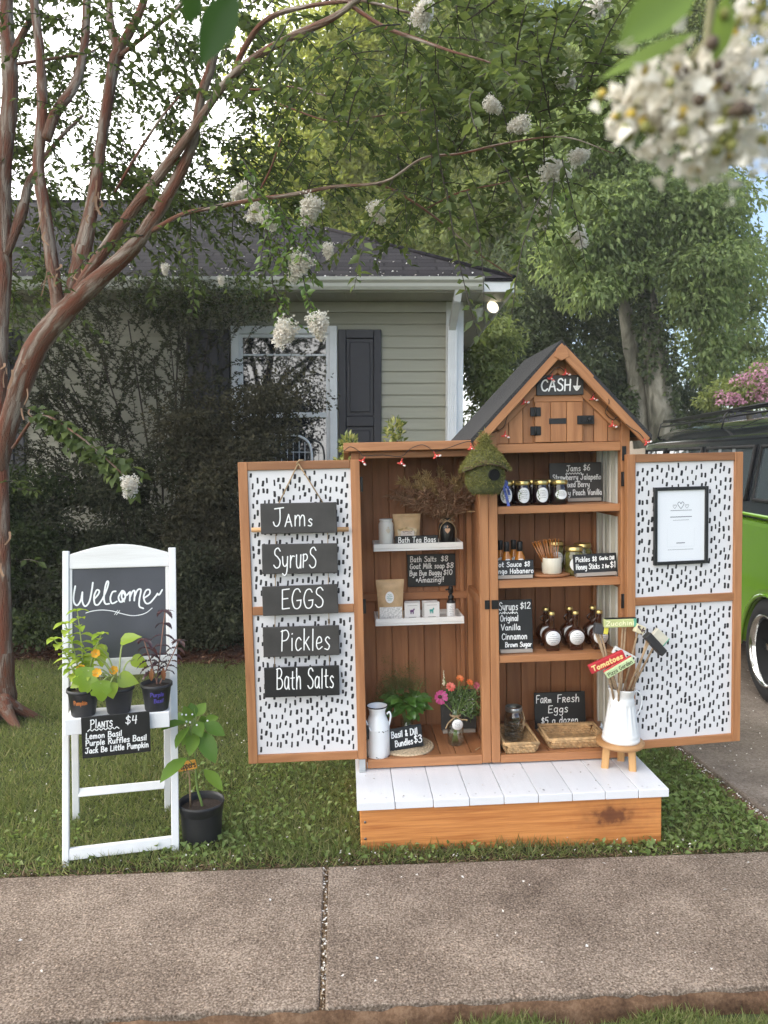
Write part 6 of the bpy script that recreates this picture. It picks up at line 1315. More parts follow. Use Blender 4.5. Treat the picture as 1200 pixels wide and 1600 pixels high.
marker('cream plant marker with a green tip behind the black one', 1031, 995, 3.05, .070, .040, .02, -42, (.66, .62, .50), yaw=8, extra=cap_, sticks=1)
marker('red Tomatoes plant marker at the front of the pitcher bunch', 948, 1034, 2.955, .150, .037, .020, 25, (.48, .025, .035), 'Tomatoes', (.80, .62, .25), sticks=2, tw=.0052)
marker('pale green Pizza Garden plant marker with red edge, below the Tomatoes one', 968, 1043, 2.935, .126, .028, .016, 31, (.50, .60, .34), 'Pizza Garden', (.05, .06, .02), sticks=1, tw=.0026, extra=lambda o, w_, h_, t_: (lambda b: (b.box(-w_ * .5, w_ * .5, t_ * .1, t_ * .52, -h_ * .5, h_ * .68), b.build('red_back', mat('red_paint', (.45, .03, .035), .5), o, bevel=.002)))(MB()))
def cow(o, w_, h_, t_):
    b = MB()
    for k in range(7): b.disc((random.uniform(-.4, .4) * w_, random.uniform(-.3, .3) * h_), random.uniform(.004, .009), random.uniform(.003, .006), -t_ / 2 - .0006 - .0001 * k, 0, 8)
    b.build('painted_spots', M_['ink'], o)
marker('white plant marker with black spots behind the Tomatoes one', 975, 1023, 3.03, .098, .032, .018, -28, (.74, .74, .71), extra=cow, sticks=1)

# ------------------------------------------------------------------ easel sign with potted plants
p0 = atZ(97, 1356); p1 = atZ(280, 1332)
EA = T(p0.x, p0.y, 0) @ RZ(math.degrees(math.atan2(p1.y - p0.y, p1.x - p0.x))) @ RY(.4) @ RX(-9)
EW = (p1 - p0).length
easel = thing('easel_sign', EA, 'white wooden easel chalkboard reading Welcome, standing on the lawn', 'easel')
def ev(px, py, ly=0.0): return inframe(EA, px, py, ly)
HT = ev(101, 861).z; ww = M_['white']
zz = lambda py: ev(185, py).z
b = MB(); b.box(0, .023, 0, .030, -.005, HT); b.build('leg', ww, easel, bevel=.002); b = MB(); b.box(EW - .028, EW, 0, .030, -.005, HT + .004); b.build('leg', ww, easel, bevel=.002)
za = zz(887); zc = zz(850)
pl = [(.0235, za), (EW - .0285, za)] + [(EW - .0285 + (.0235 - EW + .0285) * i / 14, za + .055 + (zc - za - .055) * math.sin(PI * i / 14)) for i in range(15)]
b = MB(); b.prism(pl, .004, .024); b.build('arched_header', M_['wornwhite'], easel, bevel=.002)
z0b, z1b = zz(1028), za
b = MB(); b.box(.0235, EW - .0285, .004, .024, zz(1056), z0b - .0005); b.build('rail', M_['wornwhite'], easel, bevel=.002)
b = MB(); b.box(.0235, .034, .007, .022, z0b, za - .0005); b.box(EW - .040, EW - .0285, .007, .022, z0b, za - .0005); b.build('board_frame', M_['wornwhite'], easel, bevel=.0015)
b = MB(); b.box(.0345, EW - .0405, .012, .018, z0b + .0002, za - .0005); cb = b.build('chalkboard', M_['boardblue'], easel)
def tr(px, py): v = ev(80 + px / 5.4545, 830 + py / 5.4545, .012); return (v.x, v.z)
WEL = [[(205, 468), (190, 560), (196, 610), (222, 632), (252, 590), (266, 520)], [(266, 520), (266, 600), (290, 640), (325, 600), (345, 510), (355, 438)],
       [(365, 580), (400, 540), (410, 510), (388, 502), (366, 555), (372, 620), (402, 625), (436, 580)], [(436, 580), (472, 500), (488, 440), (476, 428), (460, 480), (450, 570), (462, 618), (495, 618)],
       [(550, 512), (522, 520), (504, 570), (514, 612), (535, 612), (560, 598)], [(602, 510), (574, 560), (588, 602), (618, 592), (634, 548), (622, 514), (602, 510), (640, 545), (664, 522)], [(622, 600), (600, 560), (612, 520), (632, 560), (605, 590)],
       [(672, 516), (670, 592)], [(671, 565), (692, 515), (712, 512), (708, 592)], [(710, 560), (736, 502), (765, 500), (752, 580), (752, 640), (785, 658)],
       [(795, 568), (838, 535), (838, 500), (808, 505), (788, 560), (806, 612), (842, 610), (890, 555), (910, 528), (898, 540)], [(905, 538), (922, 540), (946, 500)]]
x = MB(); Mc_ = T(0, .012, 0)
for s_ in WEL: stroke(x, [tr(*p) for p in s_], .0062, M=Mc_)
stroke(x, [tr(*p) for p in [(295, 697), (350, 681), (430, 672), (520, 680), (600, 702), (680, 719), (750, 715), (812, 694), (860, 655)]], .0030, M=Mc_)
for p, q in (((540, 710), (566, 674)), ((556, 712), (584, 676))): stroke(x, [tr(*p), tr(*q)], .0024, M=Mc_)
x.build('lettering', M_['chalk'], cb)
SD = .135; LV = Matrix.Rotation(rad(9), 4, 'X')   # level again
pz = ev(185, 1131, -SD).z; zst = zz(1090)
Msh = T(0, 0, pz) @ LV
b = MB(); b.box(.028, EW - .028, -SD - .012, -SD, -.002, .056); b.build('shelf_rail', ww, easel, Msh, bevel=.002)
b = MB(); b.box(.028, EW - .028, -SD + .0005, .0, .034, .044); b.box(.028, .040, -SD + .0005, .0, .0, .0335); b.box(EW - .040, EW - .028, -SD + .0005, .0, .0, .0335); b.build('plant_shelf', ww, easel, Msh, bevel=.002)
b = MB(); b.box(.0235, EW - .0285, .002, .024, zz(1336), zz(1318)); b.build('rail', ww, easel, bevel=.002)
# rear frame hinged at the top
r0 = atZ(119, 1281); r1 = atZ(262, 1266); Ei = EA.inverted()
b = MB()
q0, q1 = Ei @ Vector((r0.x, r0.y, -.004)), Ei @ Vector((r1.x, r1.y, -.004)); t0_, t1_ = Vector((.034, .034, HT * .93)), Vector((EW - .038, .034, HT * .93))
b.beam(q0, t0_, .020, .026, (1, 0, 0)); b.build('rear_leg', ww, easel, bevel=.002); b = MB(); b.beam(q1, t1_, .020, .026, (1, 0, 0)); b.build('rear_leg', ww, easel, bevel=.002)
b = MB(); f = .12; b.beam(q0 * (1 - f) + t0_ * f + Vector((.011, 0, 0)), q1 * (1 - f) + t1_ * f - Vector((.011, 0, 0)), .018, .034, (0, .2, 1)); b.build('rear_rail', ww, easel, bevel=.002)
# plants for sale sign
ps = ev(183, 1180, -SD - .02); psw = .232
ang = 1.0
sign('plants_sign', 'black Plants price sign hung under the easel shelf', EA @ T(ps.x, -SD - .020, ps.z) @ LV @ RY(-1.2), psw, .150, [('P^l^a^n^t^s'.replace('^l^a^n^t^s', 'l^A^N^T^S'), .030, .108, .092, .030), ('$4', .148, .110, .040, .030), ('Lemon Basil', .014, .070, .120, .020), ('Purple Ruffles Basil', .012, .045, .206, .020), ('Jack Be Little Pumpkin', .010, .018, .214, .020)], base=False, wd=.0036, extra=lambda x: wavy(x, -.095, .010, .101, .003, 7, .0034))
def pot(px, M, s, lb, name, txt=None, tcol=None):
    o = thing(name, M, lb, 'potted plant', 'plants for sale in black pots on the easel')
    b = MB(); b.lathe([(.001, 0), (.046 * s, 0), (.049 * s, .004), (.061 * s, .098 * s), (.064 * s, .100 * s), (.068 * s, .104 * s), (.067 * s, .116 * s), (.063 * s, .116 * s), (.058 * s, .095 * s)], 30); p_ = b.build('pot', M_['plasticpot'], o)
    b = MB(); b.lathe([(.001, .101 * s), (.0585 * s, .099 * s)], 24); b.build('soil', M_['soil'], p_)
    if txt:
        x = MB()
        for t, a0, z, w_, h_ in txt: write(x, t, a0, z, w_, h_, .0030)
        r_ = .0575 * s; bend(x, r_); x.v = [(a * (1 + .14 * (c - .05) / .0575), bb * (1 + .14 * (c - .05) / .0575) , c) for a, bb, c in x.v]; x.build('lettering', mat('pot_marker_ink', tcol, .6), p_)
    return o
def on_shelf(px, py): v = ev(px, py, -.068); return EA @ T(v.x, 0, pz) @ LV @ T(0, -.068, .0445)
m_lime = leaf('lime_leaf', (.24, .36, .04), (.40, .50, .08), .35, .02); m_pump = leaf('pumpkin_leaf', (.20, .34, .03), (.34, .46, .05), .35, .05); m_pb = leaf('purple_basil_leaf', (.030, .010, .018), (.075, .022, .030), .2, .12, (.13, .05, .03)); m_limestem = mat('pale_stem', (.36, .42, .14), .6)
lbp = pot(131, on_shelf(131, 1110), .86, 'potted lime green basil, leftmost on the easel shelf', 'potted_lemon_basil', [('Pumpkin', -.028, .050, .046, .015)], (.40, .13, .03))
b = MB(); L1 = MB()
for ox, lean, ln in ((.004, -.012, .29), (-.022, -.05, .19), (.018, .035, .2), (-.012, -.03, .245)):
    pts = [Vector((ox, 0, .095)) + Vector((lean * t * t * 1.4, -.01 * t, ln * t)) for t in (0, .25, .5, .75, 1)]; c = catmull(pts, 5); b.tube(c, [.0032 - .0016 * i / len(c) for i in range(len(c))], 6)
    for i in range(4, len(c), 2):
        a0 = i * 1.3
        for s_ in (0, PI): a = a0 + s_ + random.uniform(-.3, .3); big_leaf(L1, c[i], (math.cos(a), math.sin(a) * .8, .35), (0, 0, 1), random.uniform(.042, .062) * (1.15 - .35 * i / len(c)), random.uniform(.024, .033), droop=1.2, fold=.3)
    for k in range(5): a = k * 1.26; big_leaf(L1, c[-1], (math.cos(a), math.sin(a), .7), (0, 0, 1), .026, .013, droop=.7)
b.build('stem', m_limestem, lbp); L1.build('foliage', m_lime, lbp)
pp_ = pot(186, on_shelf(186, 1108), .84, 'potted young pumpkin plant with yellow blooms, middle of the easel shelf', 'potted_pumpkin_plant')
b = MB(); L1 = MB(); F1 = MB(); base_ = Vector((.0, 0, .10))
Mp = pp_.matrix_basis.inverted()
def pl_pt(px, py, off): v = EA @ ev(px, py, off); return Mp @ v
for (px, py, off), d, up, ln, wd, pf in (((192, 1001, -.05), (1, -.3, .35), (0, -.6, 1), .075, .062, PROF_HEART), ((209, 1030, -.07), (.85, -.1, -.5), (.3, -1, .5), .066, .052, PROF_HEART), ((188, 1060, -.10), (1, -.1, -.3), (0, -1, .4), .072, .062, PROF_HEART),
        ((137, 1048, -.15), (-.15, -.2, -1), (0, -1, .15), .092, .092, PROF_LOBE), ((157, 1068, -.17), (.1, -.15, -1), (.1, -1, .15), .070, .074, PROF_LOBE), ((171, 1070, -.16), (.25, -.15, -1), (.2, -1, .1), .056, .056, PROF_HEART), ((140, 1026, -.10), (-.25, -.2, -1), (-.3, -1, .2), .080, .052, PROF_LOBE), ((156, 1012, -.08), (.15, -.3, -1), (.2, -1, .3), .075, .056, PROF_LOBE), ((128, 1062, -.12), (-.8, -.2, -.5), (-.2, -1, .3), .05, .045, PROF_HEART)):
    e = pl_pt(px, py, off); mid = (base_ + e) * .5 + Vector((0, 0, .03)); b.tube(catmull([base_, mid, e], 6), .0030, 6)
    big_leaf(L1, e, d, up, ln, wd, pf, droop=.3, fold=.16, wave=.02)
for (px, py, off) in ((150, 1022, -.14), (127, 1046, -.13), (152, 1052, -.19), (178, 1048, -.10)):
    e = pl_pt(px, py, off); b.tube(catmull([base_, (base_ + e) * .5 + Vector((0, 0, .02)), e], 5), .0024, 6); flower(F1, e, (random.uniform(-.4, .2), -.9, .5), .017, 6, .013, -.3, tilt=.5)
b.build('stem', m_limestem, pp_); L1.build('foliage', m_pump, pp_); F1.build('blossoms', leaf('pumpkin_bloom', (.72, .34, .03), (.80, .46, .06), .3, .03), pp_)
pbp = pot(245, on_shelf(245, 1103), .87, 'potted dark purple ruffled basil, rightmost on the easel shelf', 'potted_purple_basil', [('Purple', -.020, .062, .046, .015), ('Basil', -.008, .038, .034, .014)], (.075, .055, .30))
b = MB(); L1 = MB()
for ox, lean, ln in ((.0, .035, .275), (.004, -.045, .17), (.012, .07, .16)):
    pts = [Vector((ox, 0, .095)) + Vector((lean * t, -.01 * t, ln * t)) for t in (0, .3, .6, 1)]; c = catmull(pts, 5); b.tube(c, .0024, 6)
    for i in range(5, len(c), 2):
        for s_ in (0, PI): a = i * 1.4 + s_; big_leaf(L1, c[i], (math.cos(a), math.sin(a) * .8, .1), (0, 0, 1), random.uniform(.036, .056), random.uniform(.024, .034), PROF_JAG, droop=1.2, fold=.3, wave=.07)
    for k in range(5): a = k * 1.26; big_leaf(L1, c[-1], (math.cos(a), math.sin(a), .4), (0, 0, 1), .034, .016, PROF_JAG, droop=.8, wave=.06)
b.build('stem', mat('pinkish_stem', (.30, .16, .12), .6), pbp); L1.build('foliage', m_pb, pbp)
L1 = MB()
for sx_ in (-.016, .026): big_leaf(L1, (sx_, -.03, .165), (sx_, -.2, -1), (0, -1, .2), .05, .02, PROF_JAG, droop=.4, wave=.08); big_leaf(L1, (sx_, -.02, .15), (sx_ * 2, -.1, -1), (0, -1, .2), .04, .018, PROF_JAG, droop=.5, wave=.08)
L1.build('withered_leaf', leaf('rusty_leaf', (.20, .07, .03), (.30, .13, .05), .2, .04), pbp)

# ------------------------------------------------------------------ pepper plant in the black nursery pot
g0 = atZ(316, 1312); NP = thing('potted_pepper_plant', T(g0.x, g0.y, -.004), 'young pepper plant in a large black nursery pot on the lawn', 'potted plant')
b = MB(); ns = 60; vs = []; fs = []; prf = [(.001, 0), (.068, 0), (.072, .004), (.073, .012), (.0795, .122), (.081, .126), (.0835, .128), (.086, .150), (.088, .154), (.0885, .164), (.085, .165), (.082, .150), (.078, .13)]
for i, (r, z) in enumerate(prf):
    for k in range(ns): a = 2 * PI * k / ns; rr_ = r + (.0011 * (k % 2) if 3 <= i <= 4 else 0); vs.append((rr_ * math.cos(a), rr_ * math.sin(a), z))
for i in range(len(prf) - 1):
    for k in range(ns): fs.append((i * ns + k, i * ns + (k + 1) % ns, (i + 1) * ns + (k + 1) % ns, (i + 1) * ns + k))
b.add(vs, fs, None, 0, True); pp2 = b.build('pot', M_['plasticpot'], NP); b = MB(); b.lathe([(.001, .142), (.04, .139), (.0795, .136)], 24); b.build('soil', M_['soil'], pp2)
NI = NP.matrix_basis.inverted()
def np_(px, py, dy=0.0): return NI @ atY(px, py, g0.y + dy)
stc = [np_(317, 1268), np_(315, 1255), np_(308, 1230), np_(306, 1200), np_(305, 1175), np_(304, 1150), np_(303, 1125)]
b = MB(); c = catmull(stc, 4); b.tube(c, [.0055 - .0028 * i / len(c) for i in range(len(c))], 8)
L1 = MB()
LF = [((292, 1184, -.10), (252, 1222, -.19), .062, (-.3, -.7, .7)), ((318, 1202, 0), (346, 1236, -.05), .050, (.5, -.6, .6)), ((306, 1145, -.02), (297, 1180, -.09), .055, (0, -1, .3)), ((314, 1142, -.02), (332, 1193, -.08), .068, (.3, -1, .2)), ((296, 1135, -.05), (272, 1168, -.14), .052, (-.5, -.8, .4)), ((290, 1128, -.06), (254, 1140, -.16), .050, (-.2, -.6, .8)), ((318, 1130, .0), (348, 1152, -.02), .055, (.4, -.7, .5)), ((322, 1128, .02), (342, 1120, .06), .045, (.2, -.4, 1)), ((303, 1122, .0), (296, 1098, .02), .045, (0, -.7, .7)), ((306, 1120, .0), (322, 1098, .03), .048, (.1, -.6, .8)), ((300, 1125, .0), (284, 1108, -.02), .045, (-.3, -.8, .6)), ((308, 1128, -.01), (312, 1152, -.07), .05, (.1, -1, .3)), ((298, 1130, .02), (268, 1118, .07), .05, (-.2, -.5, .9)), ((310, 1126, .03), (334, 1132, .09), .05, (.3, -.4, .9)), ((300, 1140, .0), (286, 1165, -.05), .045, (-.2, -1, .3))]
for (a, e, wd, up) in LF:
    p = np_(*a[:2], a[2]); q = np_(*e[:2], e[2]); b.tube([c[min(len(c) - 1, 16)] if a[1] < 1150 else c[10 if a[1] > 1190 else 12], p], .002, 5); d = q - p; big_leaf(L1, p, d + Vector((0, 0, d.length * .22)), up, d.length * 1.06, wd, droop=.5, fold=.22)
b.build('stem', M_['stem'], NP); L1.build('foliage', leaf('pepper_leaf', (.075, .165, .025), (.15, .26, .04), .35, .02, (.24, .36, .05), .5), NP)
W_ = MB()
for k in range(7): W_.ball(np_(random.uniform(278, 328), random.uniform(1115, 1135), -.05), .004, 0, 6, 4)
W_.build('blossoms', M_['paper'], NP)
mp_ = np_(295, 1196, -.03); mk = thing('plant_marker', NP.matrix_basis @ T(*mp_) @ RY(-12), 'orange plant marker on a stick behind the large pepper leaf', 'plant marker')
b = MB(); b.box(-.045, .030, -.004, .004, -.017, .019); b.build('board', mat('orange_marker', (.72, .34, .05), .5), mk, bevel=.002); x = MB(); write(x, 'Peppers', -.044, -.009, .070, .026, .0036, M=T(0, -.0042, 0)); x.build('lettering', M_['ink'], mk)
b = MB(); Mi = mk.matrix_basis.inverted(); bot = Mi @ (NP.matrix_basis @ np_(298, 1268, .0)); b.tube([(-.012, .006, .0), (-.010, .006, -.05), bot], .0036, 6); b.tube(catmull([(-.012, -.002, -.02), (-.03, -.006, -.03), (-.02, -.008, -.045), (-.012, 0, -.022), (.01, -.006, -.02), (.02, -.008, -.028)], 4), .0014, 4); b.build('stick', M_['twine'], mk)
# ------------------------------------------------------------------ bark
def bark(name, a, b_, c, sc=(9, 9, 1.2), bump=.8, uv=False):
    m = bpy.data.materials.new(name); m.use_nodes = True; nt = m.node_tree; n = nt.nodes; l = nt.links; bs = n['Principled BSDF']
    tc = n.new('ShaderNodeTexCoord'); mp = n.new('ShaderNodeMapping'); mp.inputs['Scale'].default_value = sc; l.new(tc.outputs['UV' if uv else 'Object'], mp.inputs[0])
    z = n.new('ShaderNodeTexNoise'); z.inputs['Scale'].default_value = 2.2; z.inputs['Detail'].default_value = 6; z.inputs['Distortion'].default_value = .6; l.new(mp.outputs[0], z.inputs['Vector'])
    r = ramp(nt, [(.36, a), (.5, b_), (.64, c)]); l.new(z.outputs['Fac'], r.inputs[0]); l.new(r.outputs[0], bs.inputs['Base Color']); bs.inputs['Roughness'].default_value = .8
    z2 = n.new('ShaderNodeTexNoise'); z2.inputs['Scale'].default_value = 14; z2.inputs['Detail'].default_value = 5; l.new(mp.outputs[0], z2.inputs['Vector'])
    bp = n.new('ShaderNodeBump'); bp.inputs['Strength'].default_value = bump; bp.inputs['Distance'].default_value = .01; l.new(z2.outputs['Fac'], bp.inputs['Height']); l.new(bp.outputs[0], bs.inputs['Normal'])
    return m
m_crape = bark('peeling_crape_bark', (.18, .056, .028), (.16, .086, .056), (.34, .28, .23), (1.7, 11, 1), 1.6, True)
m_grey = bark('grey_bark', (.07, .068, .048), (.16, .152, .115), (.29, .275, .225), (3, 3, 1.2))
m_twigd = mat('dark_twig', (.045, .035, .028), .85)

# ------------------------------------------------------------------ crape myrtle over the stand
croot = atZ(4, 1128); crape = thing('crape_myrtle', T(croot.x, croot.y, 0), 'multi trunk crape myrtle with peeling cinnamon bark and white flowers', 'tree')
CO = Vector((croot.x, croot.y, 0))
limb_pts = []
def limb(mb, pts, k=6, wob=.03, store=True):
    P_ = [(atY(px, py, Y) - CO) for px, py, Y, r in pts]; R_ = [r * (.80 if px < 22 and max(q[0] for q in pts) < 22 else .66) / F * Y for px, py, Y, r in pts]
    c = catmull(P_, k); n = len(c); rr = []
    for i in range(n):
        t = i / (n - 1) * (len(pts) - 1); j = min(int(t), len(pts) - 2); f = t - j; rr.append((R_[j] * (1 - f) + R_[j + 1] * f) * (1 + random.uniform(-wob, wob) * 1.6))
    n0 = len(mb.v); mb.tube(c, rr, 11)
    ph = random.random() * 6
    for i in range(n):
        for q in range(11):
            v = Vector(mb.v[n0 + i * 11 + q]); k_ = 1 + .09 * math.sin(2 * PI * q / 11 * 2 + ph + i * .22) + random.uniform(-.03, .03); mb.v[n0 + i * 11 + q] = tuple(c[i] + (v - c[i]) * k_)
    if store: limb_pts.extend([p + CO for p in c[::2]])
    return c
b = MB()
limb(b, [(6, 1150, 4.30, 40), (5, 1100, 4.30, 25), (4, 1000, 4.31, 16), (3, 860, 4.33, 15), (1, 720, 4.35, 16), (1, 560, 4.38, 13), (6, 420, 4.42, 13), (4, 280, 4.46, 14), (16, 140, 4.5, 15), (10, 20, 4.55, 13), (16, -120, 4.6, 10)], 6)
limb(b, [(2, 735, 4.34, 15), (8, 690, 4.30, 19), (30, 610, 4.24, 23), (58, 540, 4.18, 25), (100, 488, 4.12, 26), (145, 445, 4.08, 23), (195, 400, 4.02, 18), (222, 368, 3.98, 15), (262, 305, 3.92, 13.5), (298, 232, 3.86, 12.5), (315, 150, 3.8, 11), (332, 95, 3.74, 10), (345, 0, 3.7, 8), (350, -120, 3.6, 6)])
limb(b, [(104, 486, 4.14, 16), (140, 425, 4.1, 14), (195, 345, 4.02, 12), (248, 275, 3.9, 11), (300, 205, 3.78, 10), (348, 135, 3.66, 9.5), (395, 92, 3.55, 8.5), (455, 58, 3.44, 8), (520, 28, 3.34, 7), (570, -10, 3.24, 6), (640, -70, 3.1, 5)])
limb(b, [(362, 120, 3.64, 6.5), (384, 72, 3.58, 6), (415, 32, 3.5, 5.5), (470, 12, 3.42, 5), (560, 2, 3.3, 4), (640, 20, 3.2, 3)])
limb(b, [(110, 475, 4.16, 17), (128, 400, 4.2, 19), (146, 310, 4.22, 15), (160, 210, 4.24, 13), (178, 100, 4.24, 13), (186, 78, 4.24, 13), (172, 30, 4.24, 8), (172, -90, 4.3, 6)])
limb(b, [(184, 82, 4.24, 10), (205, 45, 4.2, 9), (225, 0, 4.16, 8), (245, -90, 4.1, 6)])
limb(b, [(190, 85, 4.2, 5), (240, 45, 4.1, 4.5), (285, 5, 4.0, 4), (320, -60, 3.9, 3)])
limb(b, [(92, 490, 4.12, 17), (84, 430, 4.14, 16), (70, 330, 4.2, 13), (60, 260, 4.24, 12), (66, 170, 4.26, 11.5), (62, 80, 4.28, 11), (52, -10, 4.3, 10), (48, -110, 4.3, 8)])
limb(b, [(72, 218, 4.24, 10), (88, 175, 4.28, 11), (118, 130, 4.34, 11), (132, 70, 4.4, 10), (136, 0, 4.45, 9), (140, -100, 4.5, 7)])
limb(b, [(8, 400, 4.42, 12), (35, 330, 4.5, 13), (48, 280, 4.56, 8), (90, 220, 4.7, 4), (130, 180, 4.8, 3)])
limb(b, [(18, 90, 4.5, 9), (40, 45, 4.46, 8), (58, 18, 4.4, 7)])
limb(b, [(26, 100, 4.5, 3.5), (80, 92, 4.6, 3), (140, 82, 4.7, 2.6), (165, 66, 4.8, 2)])
limb(b, [(238, 360, 3.96, 6), (285, 335, 3.86, 5.5), (335, 324, 3.74, 5), (395, 312, 3.6, 4.6), (450, 305, 3.5, 4.2), (520, 292, 3.38, 3.8), (600, 284, 3.26, 3.2), (660, 248, 3.16, 3), (720, 240, 3.08, 2.6), (790, 224, 3.0, 2.2), (880, 214, 2.92, 1.6), (960, 240, 2.86, 1)])
limb(b, [(585, 286, 3.28, 2.6), (620, 300, 3.3, 2.6), (670, 332, 3.34, 2.4), (712, 366, 3.38, 2.2), (750, 398, 3.42, 2), (800, 432, 3.46, 1.4)])
limb(b, [(668, 325, 3.34, 2.), (720, 300, 3.3, 1.8), (790, 285, 3.26, 1.4), (840, 270, 3.2, 1)])
limb(b, [(545, 6, 3.3, 5), (600, 42, 3.2, 4), (655, 62, 3.1, 3.5), (705, 80, 3.0, 3), (760, 96, 2.95, 2.4), (820, 120, 2.9, 1.6)])
limb(b, [(365, 135, 3.64, 3), (400, 140, 3.6, 2.6), (450, 135, 3.5, 2), (510, 150, 3.4, 1.4)])
limb(b, [(180, 300, 4.2, 3), (215, 240, 4.1, 3), (255, 180, 4.0, 2.6), (300, 130, 3.9, 2.2)])
limb(b, [(395, 315, 3.6, 2.5), (420, 270, 3.55, 2), (440, 215, 3.5, 1.5)])
limb(b, [(430, 160, 3.55, 2), (520, 190, 3.4, 1.8), (600, 180, 3.3, 1.5), (680, 170, 3.2, 1.1)])
limb(b, [(20, 700, 4.2, 4), (60, 650, 3.95, 3.2), (110, 672, 3.8, 2.6), (160, 712, 3.7, 2), (196, 745, 3.62, 1.6)], store=False)
for k in range(5): a = k * 1.3 + .4; b.tube(catmull([(0, 0, .12), (.10 * math.cos(a), .10 * math.sin(a), .05), (.22 * math.cos(a), .20 * math.sin(a), -.02)], 4), [.05, .045, .04, .035, .03, .027, .024, .02, .015], 7)
b.build('trunk', m_crape, crape)
# strips of peeling bark
b = MB()
for k in range(34):
    px, py, Y, r = random.choice([(58, 540, 4.18, 20), (30, 610, 4.24, 18), (128, 400, 4.18, 16), (84, 430, 4.12, 14), (5, 1050, 4.3, 20), (4, 860, 4.3, 15), (4, 600, 4.36, 16), (70, 330, 4.2, 11), (146, 310, 4.2, 13)])
    p = atY(px + random.uniform(-1, 1) * r, py + random.uniform(-35, 35), Y - .07 - random.random() * .02) - CO; ln = random.uniform(.03, .12)
    c = catmull([p, p + Vector((random.uniform(-.01, .01), -.012, -ln * .5)), p + Vector((random.uniform(-.03, .03), -.02, -ln))], 3); wd = random.uniform(.002, .007); vs = []; fs = []
    for i, q in enumerate(c): vs += [q + Vector((-wd, 0, 0)), q + Vector((wd, .003, 0))]
    for i in range(len(c) - 1): fs.append((2 * i, 2 * i + 1, 2 * i + 3, 2 * i + 2))
    b.add(vs, fs, None, 0, True)
bsx = b.build('bark_strip', mat('curled_bark', (.25, .15, .09), .85, var=.4, vscale=10), crape)
# sprays of leaves on twigs
SP_L = []; SP_N = []; tw = MB(); LV_ = []
bsx['kind'] = 'stuff'
limb_arr = np.array([tuple(p) for p in limb_pts])
def spray(p, d, ln, nl, ls, droop=.35, twig=True, store=LV_):
    d = Vector(d).normalized(); side_ = d.cross(Vector((0, 0, 1)));  side_ = side_.normalized() if side_.length > .01 else Vector((1, 0, 0))
    bend_ = Vector((random.uniform(-.25, .25), random.uniform(-.25, .25), -droop)); c = [Vector(p) + d * ln * t + bend_ * ln * t * t for t in np.linspace(0, 1, 6)]
    if twig: tw.tube([q - CO for q in c], [.0032, .0028, .0024, .002, .0016, .001], 4)
    t = (np.arange(nl) + RNG.random(nl)) / nl; C = np.array([tuple(q) for q in c]); idx = np.minimum((t * 5).astype(int), 4); f = (t * 5 - idx)[:, None]
    P = C[idx] * (1 - f) + C[idx + 1] * f; tan = C[idx + 1] - C[idx]; tan /= np.linalg.norm(tan, axis=1)[:, None]
    s = np.where(np.arange(nl) % 2 == 0, 1, -1)[:, None] * np.array(tuple(side_)); D = s * .9 + tan * .55 + RNG.normal(size=(nl, 3)) * .35; D[:, 2] -= .15
    Nn = np.array([0, 0, 1.]) + RNG.normal(size=(nl, 3)) * .55; k = RNG.uniform(.7, 1.25, nl) * ls
    store.append(leaf_arrays(P, D, Nn, k, k * .52, fold=.18))
def fill(cx, cy, rx, ry, Y0, Y1, n, ls=.05, nl=26, ln=.42, twig=True):
    for _ in range(n):
        a = random.uniform(0, 2 * PI); r = random.random() ** .5; p = atY(cx + rx * r * math.cos(a), cy + ry * r * math.sin(a), random.uniform(Y0, Y1))
        q = limb_arr[np.argmin(((limb_arr - np.array(p)) ** 2).sum(1))]; d = Vector(p) - Vector(q); d = d.normalized() if d.length > .05 else Vector((random.uniform(-1, 1), random.uniform(-1, 1), .2))
        d = d * .7 + Vector((random.uniform(-.6, .6), random.uniform(-.6, .6), random.uniform(-.35, .3)))
        spray(p, d, ln * random.uniform(.6, 1.3), int(nl * random.uniform(.7, 1.3)), ls, twig=twig)
for z in [(120, 120, 80, 70, 4.6, 5.6, 20, .042), (330, 200, 80, 80, 4.0, 5.0, 22, .042), (220, 200, 80, 90, 4.2, 5.2, 24, .042), (40, 60, 40, 60, 4.4, 5.2, 12, .042), (110, 250, 90, 70, 4.2, 5.2, 40), (60, 300, 60, 50, 4.5, 5.4, 22), (250, 110, 60, 60, 3.8, 4.6, 26), (370, 90, 60, 80, 3.5, 4.3, 30), (300, 250, 120, 55, 3.8, 4.6, 26), (235, 300, 80, 40, 4.0, 4.8, 26), (160, 340, 70, 25, 4.2, 5, 9), (270, 375, 90, 25, 3.8, 4.6, 8), (100, 60, 70, 60, 4.3, 5, 12), (200, 20, 120, 35, 4.0, 4.8, 22),
          (30, 430, 50, 50, 4.3, 4.9, 16), (20, 180, 30, 60, 4.6, 5.2, 8), (480, 170, 110, 120, 3.3, 4.4, 26), (620, 110, 130, 110, 2.9, 4.0, 34), (560, 30, 200, 50, 3.0, 3.9, 36), (760, 130, 120, 130, 2.8, 3.8, 46), (700, 260, 120, 50, 3.0, 3.8, 30), (850, 200, 100, 110, 2.8, 3.6, 32), (880, 90, 70, 80, 2.8, 3.5, 26), (520, 315, 120, 25, 3.3, 4.0, 8, .045, 18, .28), (650, 335, 80, 30, 3.2, 3.8, 12, .045, 20, .28), (750, 375, 50, 35, 3.2, 3.7, 10, .045, 18, .24), (460, 380, 50, 30, 3.4, 3.9, 3, .045, 16, .2), (400, 320, 60, 30, 3.5, 4.1, 8, .045, 18, .3), (250, 360, 70, 20, 3.8, 4.4, 5, .045, 16, .24)]: fill(*z)
